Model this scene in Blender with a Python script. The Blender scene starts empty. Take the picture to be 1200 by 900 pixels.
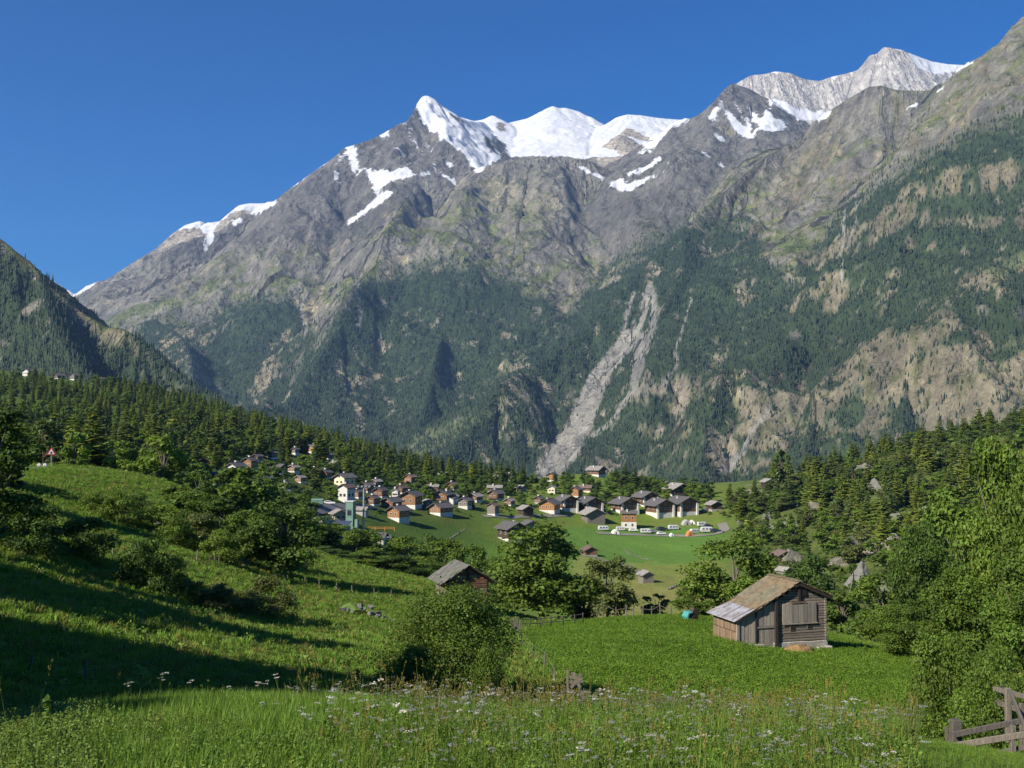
import bpy, bmesh, math, random
import numpy as np
from mathutils import Vector, Matrix, noise as mnoise

# ------------------------------------------------------------------ camera
SC = bpy.context.scene
COL = SC.collection
F_PX = 1287.0                 # focal length in pixels of a 1200 x 900 frame
PITCH = math.atan(60.0 / F_PX)
cam_d = bpy.data.cameras.new('camera')
cam_d.sensor_width = 36.0
cam_d.lens = 36.0 * F_PX / 1200.0
cam_d.clip_start = 0.2
cam_d.clip_end = 60000.0
cam = bpy.data.objects.new('camera', cam_d)
COL.objects.link(cam)
cam.location = (0, 0, 0)
cam.rotation_euler = (math.pi / 2 + PITCH, 0, 0)
SC.camera = cam

# ------------------------------------------------------------------ sky and sun
SUN_EL = math.radians(35.0)
SUN_AZ = math.radians(-127.0)         # measured from +Y towards +X: the sun stands to the left, slightly behind
SUN_DIR = Vector((math.sin(SUN_AZ) * math.cos(SUN_EL), math.cos(SUN_AZ) * math.cos(SUN_EL), math.sin(SUN_EL)))
world = bpy.data.worlds.new('World')
SC.world = world
world.use_nodes = True
wn = world.node_tree.nodes
wl = world.node_tree.links
sky = wn.new('ShaderNodeTexSky')
sky.sky_type = 'NISHITA'
sky.sun_disc = False
sky.sun_elevation = SUN_EL
sky.sun_rotation = SUN_AZ
sky.altitude = 1600.0
sky.air_density = 1.0
sky.dust_density = 0.0
sky.ozone_density = 6.0
wn['Background'].inputs['Strength'].default_value = 0.079
SKY_SAT = wn.new('ShaderNodeHueSaturation')
SKY_SAT.inputs['Hue'].default_value = 0.509
SKY_SAT.inputs['Saturation'].default_value = 1.42
wl.new(sky.outputs['Color'], SKY_SAT.inputs['Color'])
wl.new(SKY_SAT.outputs['Color'], wn['Background'].inputs['Color'])
sun_d = bpy.data.lights.new('sun', 'SUN')
sun_d.energy = 5.0
sun_d.angle = math.radians(0.53)
sun_d.color = (1.0, 0.93, 0.82)
sun = bpy.data.objects.new('sun', sun_d)
COL.objects.link(sun)
sun.rotation_euler = SUN_DIR.to_track_quat('Z', 'Y').to_euler()

SC.view_settings.view_transform = 'Standard'
SC.view_settings.look = 'None'
SC.view_settings.exposure = 0.58
SC.view_settings.gamma = 1.0
SC.view_settings.use_curve_mapping = False
SC.render.engine = 'CYCLES'
SC.cycles.use_denoising = True
try:
    SC.cycles.denoiser = 'OPENIMAGEDENOISE'
    SC.cycles.denoising_input_passes = 'RGB_ALBEDO_NORMAL'
    SC.cycles.denoising_prefilter = 'ACCURATE'
except Exception:
    pass
SC.cycles.max_bounces = 6
SC.cycles.diffuse_bounces = 3
SC.cycles.transparent_max_bounces = 6
SC.cycles.volume_bounces = 0
SC.cycles.transmission_bounces = 3
SC.cycles.glossy_bounces = 2

# ------------------------------------------------------------------ places
RNG = random.Random(11)
CP, SP = math.cos(PITCH), math.sin(PITCH)

def at(px, py, d):
    """point that the 1200 x 900 photograph shows at (px, py), d metres ahead"""
    u = (px - 600.0) / F_PX
    v = (450.0 - py) / F_PX
    fy = CP - SP * v
    fz = SP + CP * v
    return Vector((u / fy * d, d, fz / fy * d))

def proj(x, y, z):
    cy = y * CP + z * SP
    cz = -y * SP + z * CP
    cy = np.maximum(cy, 0.01)
    return 600.0 + F_PX * x / cy, 450.0 - F_PX * cz / cy

# ------------------------------------------------------------------ noise
_rs = np.random.RandomState(5)
_PERM = _rs.permutation(1024).astype(np.int32)
_GA = (_rs.rand(1024) * 2 * np.pi)
_GX, _GY = np.cos(_GA).astype(np.float32), np.sin(_GA).astype(np.float32)

def perlin(x, y, seed=0):
    x = np.asarray(x, dtype=np.float32); y = np.asarray(y, dtype=np.float32)
    x0 = np.floor(x); y0 = np.floor(y)
    fx = x - x0; fy = y - y0
    xi = x0.astype(np.int32) + seed * 37; yi = y0.astype(np.int32) + seed * 101
    def g(ix, iy, dx, dy):
        h = _PERM[(_PERM[ix & 1023] + iy) & 1023]
        return _GX[h] * dx + _GY[h] * dy
    u = fx * fx * fx * (fx * (fx * 6 - 15) + 10)
    v = fy * fy * fy * (fy * (fy * 6 - 15) + 10)
    a = g(xi, yi, fx, fy); b = g(xi + 1, yi, fx - 1, fy)
    c = g(xi, yi + 1, fx, fy - 1); d = g(xi + 1, yi + 1, fx - 1, fy - 1)
    return ((a + (b - a) * u) * (1 - v) + (c + (d - c) * u) * v) * 1.5

def fbm(x, y, octs=4, seed=0, gain=0.5, lac=2.03):
    s = 0.0; a = 1.0; n = 0.0
    for o in range(octs):
        s = s + a * perlin(x, y, seed + o); n += a
        x = np.asarray(x) * lac + 13.7; y = np.asarray(y) * lac + 7.1; a *= gain
    return s / n

def ridged(x, y, octs=4, seed=0, gain=0.5, lac=2.07):
    s = 0.0; a = 1.0; n = 0.0
    for o in range(octs):
        s = s + a * (1.0 - np.abs(perlin(x, y, seed + o)) * 1.6); n += a
        x = np.asarray(x) * lac + 3.3; y = np.asarray(y) * lac + 9.1; a *= gain
    return s / n

def sstep(a, b, x):
    t = np.clip((x - a) / (b - a), 0.0, 1.0)
    return t * t * (3 - 2 * t)

def inpoly(px, py, poly):
    """even-odd test on arrays"""
    r = np.zeros(np.shape(px), dtype=bool)
    xs = [p[0] for p in poly]; ys = [p[1] for p in poly]
    m = (px > min(xs)) & (px < max(xs)) & (py > min(ys)) & (py < max(ys))
    if not m.any():
        return r
    qx = px[m]; qy = py[m]; rr = np.zeros(qx.shape, dtype=bool)
    n = len(poly)
    for i in range(n):
        x0, y0 = poly[i]; x1, y1 = poly[(i + 1) % n]
        if y0 == y1:
            continue
        c = ((y0 > qy) != (y1 > qy)) & (qx < (x1 - x0) * (qy - y0) / (y1 - y0) + x0)
        rr ^= c
    r[m] = rr
    return r

def nearline(px, py, line, w0, w1=None):
    """0..1 closeness to a polyline with half widths w0..w1 from its first to its last point"""
    if w1 is None:
        w1 = w0
    n = len(line) - 1
    best = np.zeros(np.shape(px), dtype=np.float32)
    for i in range(n):
        x0, y0 = line[i]; x1, y1 = line[i + 1]
        dx, dy = x1 - x0, y1 - y0
        t = np.clip(((px - x0) * dx + (py - y0) * dy) / (dx * dx + dy * dy), 0, 1)
        dist = np.hypot(px - x0 - t * dx, py - y0 - t * dy)
        w = w0 + (w1 - w0) * (i + t) / n
        best = np.maximum(best, np.clip(1.3 - dist / w, 0, 1))
    return np.clip(best * 2.0, 0, 1)

# ------------------------------------------------------------------ materials
MATS = {}

def nodes_of(name):
    m = bpy.data.materials.new(name)
    m.use_nodes = True
    nt = m.node_tree
    b = nt.nodes['Principled BSDF']
    return m, nt, b

def nmath(nt, op, a, b=None):
    n = nt.nodes.new('ShaderNodeMath'); n.operation = op
    for i, v in enumerate((a, b)):
        if v is None:
            continue
        if hasattr(v, 'is_linked'):
            nt.links.new(v, n.inputs[i])
        else:
            n.inputs[i].default_value = v
    return n.outputs[0]

def nnoise(nt, scale, detail=4, rough=0.6, vec=None, dist=0.0):
    n = nt.nodes.new('ShaderNodeTexNoise')
    n.inputs['Scale'].default_value = scale
    n.inputs['Detail'].default_value = detail
    n.inputs['Roughness'].default_value = rough
    n.inputs['Distortion'].default_value = dist
    if vec is not None:
        nt.links.new(vec, n.inputs['Vector'])
    return n.outputs['Fac']

def nmix(nt, fac, a, b, mode='MIX'):
    n = nt.nodes.new('ShaderNodeMix'); n.data_type = 'RGBA'; n.blend_type = mode
    for sock, v in ((n.inputs[0], fac), (n.inputs[6], a), (n.inputs[7], b)):
        if hasattr(v, 'is_linked'):
            nt.links.new(v, sock)
        elif isinstance(v, (int, float)):
            sock.default_value = v
        else:
            sock.default_value = (v[0], v[1], v[2], 1.0)
    return n.outputs[2]

def nramp(nt, fac, lo, hi, a=0.0, b=1.0):
    n = nt.nodes.new('ShaderNodeMapRange')
    n.inputs[1].default_value = lo; n.inputs[2].default_value = hi
    n.inputs[3].default_value = a; n.inputs[4].default_value = b
    n.clamp = True
    nt.links.new(fac, n.inputs[0])
    return n.outputs[0]

def nbump(nt, height, dist, strength=1.0):
    n = nt.nodes.new('ShaderNodeBump')
    n.inputs['Strength'].default_value = strength if not hasattr(strength, 'is_linked') else 1.0
    n.inputs['Distance'].default_value = dist
    if hasattr(strength, 'is_linked'):
        nt.links.new(strength, n.inputs['Strength'])
    nt.links.new(height, n.inputs['Height'])
    return n.outputs['Normal']

def ncoord(nt, kind='Object', scale=(1, 1, 1)):
    tc = nt.nodes.new('ShaderNodeTexCoord')
    mp = nt.nodes.new('ShaderNodeMapping')
    mp.inputs['Scale'].default_value = scale
    nt.links.new(tc.outputs[kind], mp.inputs['Vector'])
    return mp.outputs['Vector']

def npos(nt, scale=(1, 1, 1)):
    tc = nt.nodes.new('ShaderNodeNewGeometry')
    mp = nt.nodes.new('ShaderNodeMapping')
    mp.inputs['Scale'].default_value = scale
    nt.links.new(tc.outputs['Position'], mp.inputs['Vector'])
    return mp.outputs['Vector']

def nattr(nt, name):
    n = nt.nodes.new('ShaderNodeAttribute'); n.attribute_name = name
    return n

# ------------------------------------------------------------------ objects
def mesh_np(name, verts, faces, cols=None, floats=None, smooth=True):
    """mesh from arrays; faces (n, 3) or (n, 4)"""
    me = bpy.data.meshes.new(name)
    verts = np.ascontiguousarray(verts, dtype=np.float32); faces = np.ascontiguousarray(faces, dtype=np.int32)
    k = faces.shape[1]
    me.vertices.add(len(verts)); me.vertices.foreach_set('co', verts.ravel())
    me.loops.add(faces.size); me.loops.foreach_set('vertex_index', faces.ravel())
    me.polygons.add(len(faces))
    me.polygons.foreach_set('loop_start', np.arange(0, faces.size, k, dtype=np.int32))
    me.polygons.foreach_set('loop_total', np.full(len(faces), k, dtype=np.int32))
    if smooth:
        me.polygons.foreach_set('use_smooth', np.ones(len(faces), dtype=bool))
    me.update(calc_edges=True)
    if cols is not None:
        a = me.color_attributes.new('Col', 'FLOAT_COLOR', 'POINT')
        c = np.ones((len(verts), 4), dtype=np.float32); c[:, :3] = cols
        a.data.foreach_set('color', c.ravel())
    for nm, arr in (floats or {}).items():
        a = me.attributes.new(nm, 'FLOAT', 'POINT')
        a.data.foreach_set('value', np.ascontiguousarray(arr, dtype=np.float32))
    return me

def link(name, data, mat=None, parent=None, loc=None, rotz=None):
    o = bpy.data.objects.new(name, data)
    COL.objects.link(o)
    if mat is not None and data is not None:
        if len(data.materials) == 0:
            data.materials.append(MATS[mat] if isinstance(mat, str) else mat)
    if parent is not None:
        o.parent = parent
    if loc is not None:
        o.location = loc
    if rotz is not None:
        o.rotation_euler = (0, 0, rotz)
    return o

def tag(o, label=None, cat=None, group=None, kind=None):
    if label:
        o['label'] = label
    if cat:
        o['category'] = cat
    if group:
        o['group'] = group
    if kind:
        o['kind'] = kind
    return o

def thing(name, label, cat, loc=(0, 0, 0), rotz=0.0, group=None):
    o = link(name, None, loc=loc, rotz=rotz)
    o.empty_display_size = 0.5
    return tag(o, label, cat, group)

def copy_tree(o, parent=None):
    c = o.copy(); COL.objects.link(c)
    if parent is not None:
        c.parent = parent
    for ch in CHILDREN.get(o.name, ()):
        copy_tree(ch, c)
    return c
CHILDREN = {}

def register(o):
    """remember a prototype's children, so that copying it is quick"""
    def walk(p):
        CHILDREN[p.name] = list(p.children)
        for ch in p.children:
            walk(ch)
    walk(o)
    return o
# ------------------------------------------------------------------ the near terrain (0 to 1.5 km)
# control points: pixel in the photograph and distance; the sheet runs through them
_C = [
    # under and around the camera
    (None, -18.0, -12.0, -1.6), (None, 0.0, -12.0, -2.4), (None, 18.0, -12.0, -2.2),
    (None, -14.0, 0.0, -2.1), (None, 0.0, 0.0, -3.0), (None, 14.0, 0.0, -2.9),
    # foreground brow
    (0, 908, 12.5), (300, 908, 12.0), (600, 908, 12.0), (900, 908, 12.0), (1190, 908, 13.0),
    (110, 838, 21.0), (250, 831, 22.0), (420, 833, 23.0), (640, 848, 23.0), (850, 852, 24.0), (1000, 862, 25.0), (1110, 884, 25.0), (1200, 888, 23.0),
    (40, 866, 21.0), (-120, 822, 26.0), (1330, 876, 23.0),
    # hidden hollow behind the brow
    (250, 884, 30.0), (500, 888, 33.0), (750, 894, 34.0), (950, 894, 36.0), (1100, 892, 35.0),
    # left slope
    (60, 812, 33.0), (200, 812, 38.0), (330, 812, 42.0), (450, 816, 45.0), (530, 824, 46.0), (620, 837, 46.0),
    (40, 742, 42.0), (180, 752, 49.0), (300, 760, 54.0), (400, 765, 62.0), (470, 780, 58.0),
    (30, 682, 56.0), (150, 690, 66.0), (300, 708, 78.0), (420, 728, 84.0),
    (30, 620, 75.0), (120, 620, 95.0), (220, 640, 100.0), (320, 665, 108.0), (400, 682, 112.0), (500, 697, 115.0), (560, 712, 112.0), (600, 738, 98.0),
    (-150, 540, 100.0), (-20, 549, 125.0), (60, 547, 130.0), (130, 552, 135.0), (210, 570, 140.0), (280, 600, 140.0), (340, 640, 135.0), (430, 665, 135.0), (520, 684, 135.0),
    (-200, 660, 50.0), (-200, 760, 30.0), (-300, 600, 70.0),
    # hollow behind the left crest
    (60, 560, 190.0), (200, 600, 200.0), (330, 660, 200.0), (470, 690, 210.0), (620, 745, 160.0), (800, 745, 190.0),
    # barn meadow
    (680, 817, 48.0), (720, 840, 46.0), (900, 842, 48.0), (1050, 840, 49.0),
    (640, 772, 66.0), (780, 770, 70.0), (900, 766, 78.0), (1010, 784, 70.0), (1070, 805, 60.0),
    (620, 738, 104.0), (720, 724, 112.0), (800, 722, 108.0), (900, 738, 98.0), (1000, 760, 88.0), (1080, 780, 78.0),
    (1170, 836, 38.0), (1200, 790, 48.0), (1300, 800, 45.0), (1350, 740, 80.0),
    # valley meadow
    (700, 715, 270.0), (850, 720, 260.0), (760, 690, 330.0), (690, 655, 400.0), (830, 655, 410.0), (760, 626, 515.0), (840, 626, 510.0), (660, 622, 500.0),
    (640, 660, 380.0), (590, 650, 400.0), (500, 640, 390.0), (420, 640, 340.0), (560, 622, 450.0), (480, 604, 450.0),
    # village and left hill
    (380, 620, 340.0), (300, 610, 290.0), (250, 570, 350.0), (150, 560, 270.0), (60, 545, 280.0), (-100, 530, 300.0),
    (300, 560, 400.0), (380, 580, 420.0), (450, 585, 460.0), (540, 585, 520.0), (610, 582, 560.0),
    (60, 510, 480.0), (200, 520, 480.0), (330, 530, 540.0), (430, 548, 600.0), (520, 566, 640.0), (600, 566, 680.0),
    (-100, 470, 800.0), (0, 472, 800.0), (150, 480, 800.0), (300, 502, 800.0), (400, 525, 800.0), (500, 550, 800.0), (580, 560, 800.0),
    (-100, 430, 1100.0), (0, 438, 1100.0), (100, 446, 1100.0), (200, 462, 1080.0), (300, 492, 1050.0), (400, 520, 1000.0), (500, 545, 950.0), (600, 560, 900.0),
    (690, 552, 720.0), (650, 560, 720.0), (760, 566, 700.0), (740, 590, 600.0), (820, 575, 640.0), (850, 600, 560.0),
    # right hillside
    (850, 575, 640.0), (900, 566, 650.0), (960, 556, 660.0), (1050, 530, 660.0), (1130, 510, 660.0), (1200, 498, 660.0), (1350, 470, 660.0),
    (890, 620, 480.0), (960, 610, 480.0), (1050, 600, 440.0), (1150, 590, 420.0), (1300, 560, 420.0),
    (900, 660, 380.0), (1000, 690, 290.0), (1080, 690, 260.0), (1180, 690, 230.0), (950, 700, 260.0), (1320, 680, 200.0),
    (1050, 745, 160.0), (1160, 760, 140.0), (1300, 740, 130.0),
    (900, 560, 900.0), (1050, 535, 900.0), (1200, 505, 900.0), (760, 570, 850.0),
]
_cx = []
for c in _C:
    if c[0] is None:
        _cx.append((c[1], c[2], c[3]))
    else:
        p = at(*c); _cx.append((p.x, p.y, p.z))
_cx = np.array(_cx)
_B = 25.0

def _uw(x, y):
    return x / (y + _B) * 4.5, np.log(y + _B) * 1.6

def _k(r2):
    return 0.5 * r2 * np.log(r2 + 1e-9)
_cu, _cw = _uw(_cx[:, 0], _cx[:, 1])
_cv = _cx[:, 2] / (_cx[:, 1] + _B)
_n = len(_cx)
_A = np.zeros((_n + 3, _n + 3))
_A[:_n, :_n] = _k((_cu[:, None] - _cu[None]) ** 2 + (_cw[:, None] - _cw[None]) ** 2) + np.eye(_n) * 0.02
_A[:_n, _n] = 1; _A[:_n, _n + 1] = _cu; _A[:_n, _n + 2] = _cw
_A[_n:, :_n] = _A[:_n, _n:].T
_W = np.linalg.solve(_A, np.concatenate([_cv, np.zeros(3)]))

def ground(x, y):
    """height of the near terrain (arrays or numbers)"""
    x = np.atleast_1d(np.asarray(x, dtype=np.float64)); y = np.atleast_1d(np.asarray(y, dtype=np.float64))
    sh = x.shape; x = x.ravel(); y = y.ravel()
    out = np.empty(x.shape)
    for i in range(0, len(x), 20000):
        xx = x[i:i + 20000]; yy = y[i:i + 20000]
        u, w = _uw(xx, yy)
        r2 = (u[:, None] - _cu[None]) ** 2 + (w[:, None] - _cw[None]) ** 2
        v = _k(r2) @ _W[:_n] + _W[_n] + _W[_n + 1] * u + _W[_n + 2] * w
        out[i:i + 20000] = v * (yy + _B)
    # unevenness that grows with distance
    s = np.clip(y / 60.0, 0.15, 1.0)
    out += fbm(x / 14.0, y / 14.0, 3, 21) * 0.5 * s
    far = sstep(180, 320, y)
    out += fbm(x / 60.0, y / 60.0, 3, 22) * 2.0 * far
    # right hillside is rocky and broken
    rock = far * sstep(0.17, 0.30, x / (y + 1.0)) * (1 - sstep(700, 900, y))
    out += (ridged(x / 45.0, y / 45.0, 3, 23) - 0.6) * 6.0 * rock
    # far brink falls into the main valley
    e = 1130.0 - 500.0 * np.clip((x / (y + 1.0) + 0.45) / 0.6, 0, 1)
    e = np.where(x / (y + 1.0) > 0.15, 700.0, e)
    t = np.clip((y - e) / 500.0, 0, 3)
    out -= 260.0 * t * t
    return out.reshape(sh)

def gz(x, y):
    return float(ground(x, y)[0])

_MD = np.exp(np.linspace(math.log(4.0), math.log(1400.0), 1500))

def hit(px, py, dmin=4.0):
    """where the view ray through a pixel meets the near terrain"""
    p1 = at(px, py, 1.0)
    d = _MD[_MD >= dmin]
    g = ground(p1.x * d, d)
    below = (p1.z * d) <= g
    i = int(np.argmax(below)) if below.any() else len(d) - 1
    return Vector((p1.x * d[i], d[i], float(g[i])))

_nu, _nw = 440, 470
_U = np.linspace(-0.80, 0.80, _nu)
_Y = np.exp(np.linspace(math.log(8.0), math.log(1560.0), _nw)) - _B
_gx = (_U[None, :] * (_Y[:, None] + _B)); _gy = np.repeat(_Y[:, None], _nu, 1)
_gzv = ground(_gx, _gy)
_i = np.arange(_nw - 1)[:, None] * _nu + np.arange(_nu - 1)[None, :]
_fc = np.stack([_i, _i + 1, _i + 1 + _nu, _i + _nu], -1).reshape(-1, 4)
_X, _Yf, _Z = _gx.ravel(), _gy.ravel(), _gzv.ravel()
_px, _py = proj(_X, _Yf, _Z)

def near_masks(X, Y, Z):
    px, py = proj(X, Y, Z)
    wob = fbm(X / 9.0, Y / 9.0, 3, 31)
    px = px + wob * 8; py = py + fbm(X / 9.0, Y / 9.0, 3, 37) * 5
    m = {}
    m['barn'] = ((Y > 34) & (Y < 125) & inpoly(px, py, [(606, 742), (700, 722), (800, 716), (900, 730), (1000, 752), (1080, 780), (1075, 850), (640, 850), (690, 812), (640, 780)])).astype(float)
    m['valley'] = ((Y > 220) & inpoly(px, py, [(590, 640), (660, 618), (720, 632), (900, 632), (900, 720), (700, 760), (640, 700), (420, 650), (440, 590), (520, 612)])).astype(float)
    m['mown'] = ((Y > 220) & inpoly(px, py, [(668, 660), (720, 634), (850, 660), (880, 690), (860, 740), (680, 740)])).astype(float)
    m['lush'] = ((Y > 330) & inpoly(px, py, [(665, 618), (850, 618), (870, 645), (800, 662), (700, 656), (660, 640)])).astype(float)
    m['rock'] = sstep(0.17, 0.25, X / (Y + 1)) * sstep(200, 300, Y) * sstep(0.22, 0.42, fbm(X / 26, Y / 26, 4, 41) + 0.05)
    return m
_m = near_masks(_X, _Yf, _Z)

def lerp(a, b, t):
    return a + (np.array(b)[None, :] - a) * t[:, None]
_c = np.tile(np.array([[0.140, 0.205, 0.032]]), (len(_X), 1))
_n1 = fbm(_X / 22.0, _Yf / 22.0, 4, 51); _n2 = fbm(_X / 5.0, _Yf / 5.0, 3, 52); _n3 = fbm(_X / 70.0, _Yf / 70.0, 3, 53)
_c = lerp(_c, (0.185, 0.195, 0.045), sstep(0.0, 0.45, _n1) * 0.8)          # drier grass
_c = lerp(_c, (0.075, 0.135, 0.022), sstep(0.0, 0.5, _n2) * 0.6)           # darker herbs
_c = lerp(_c, (0.120, 0.205, 0.030), _m['valley'])
_c = lerp(_c, (0.235, 0.230, 0.070), _m['mown'] * (0.55 + 0.5 * sstep(-0.3, 0.4, _n3)))
_c = lerp(_c, (0.110, 0.205, 0.036), _m['lush'])
_c = lerp(_c, (0.085, 0.180, 0.018), _m['barn'])
_stripe = 0.5 + 0.5 * np.sin((_X * 0.94 + _Yf * 0.34 + 3.0 * _n3) / 1.6)
_c = _c * (1.0 + (0.10 * _stripe * np.clip(_m['lush'] + _m['mown'] + 0.5 * _m['valley'], 0, 1))[:, None])
_plot = fbm(_X / 34.0, _Yf / 34.0, 2, 58)
_c = lerp(_c, (0.165, 0.195, 0.045), sstep(0.05, 0.30, _plot) * 0.6 * sstep(200, 300, _Yf) * (1 - _m['lush']))
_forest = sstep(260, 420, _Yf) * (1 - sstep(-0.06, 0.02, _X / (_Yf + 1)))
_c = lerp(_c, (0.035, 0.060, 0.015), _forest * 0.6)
_rk = 0.30 + 0.10 * fbm(_X / 6, _Yf / 6, 3, 55)
_c = _c + (np.stack([_rk, _rk * 0.94, _rk * 0.82], 1) - _c) * (_m['rock'] * 0.75)[:, None]
_scr = sstep(0.16, 0.24, _X / (_Yf + 1)) * sstep(150, 230, _Yf)
_c = lerp(_c, (0.085, 0.105, 0.030), _scr * (1 - _m['rock'] * 0.8) * (0.6 + 0.4 * sstep(-0.2, 0.2, _n2)))
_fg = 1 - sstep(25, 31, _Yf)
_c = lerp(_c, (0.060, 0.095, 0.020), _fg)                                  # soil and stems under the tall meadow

m, nt, b = nodes_of('ground_grass')
at_ = nattr(nt, 'Col')
p = npos(nt)
f1 = nnoise(nt, 0.9, 6, 0.65, p); f2 = nnoise(nt, 7.0, 4, 0.7, p)
c1 = nmix(nt, nramp(nt, f1, 0.3, 0.7, 0.0, 1.0), (0.72, 0.74, 0.70), (1.25, 1.22, 1.15))
c2 = nmix(nt, nramp(nt, f2, 0.3, 0.7, 0.0, 1.0), (0.7, 0.72, 0.7), (1.2, 1.2, 1.2))
cc = nmix(nt, 1.0, at_.outputs['Color'], c1, 'MULTIPLY')
cc = nmix(nt, 1.0, cc, c2, 'MULTIPLY')
nt.links.new(cc, b.inputs['Base Color'])
b.inputs['Roughness'].default_value = 0.95
b.inputs['Specular IOR Level'].default_value = 0.1
hh = nmath(nt, 'ADD', nmath(nt, 'MULTIPLY', f1, 0.6), nmath(nt, 'MULTIPLY', f2, 0.12))
nt.links.new(nbump(nt, hh, 0.8, 0.7), b.inputs['Normal'])
MATS['ground_grass'] = m
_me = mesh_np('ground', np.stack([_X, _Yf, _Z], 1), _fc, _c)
tag(link('ground', _me, 'ground_grass'), 'grassy hillside meadows and valley pasture', kind='structure')
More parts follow.
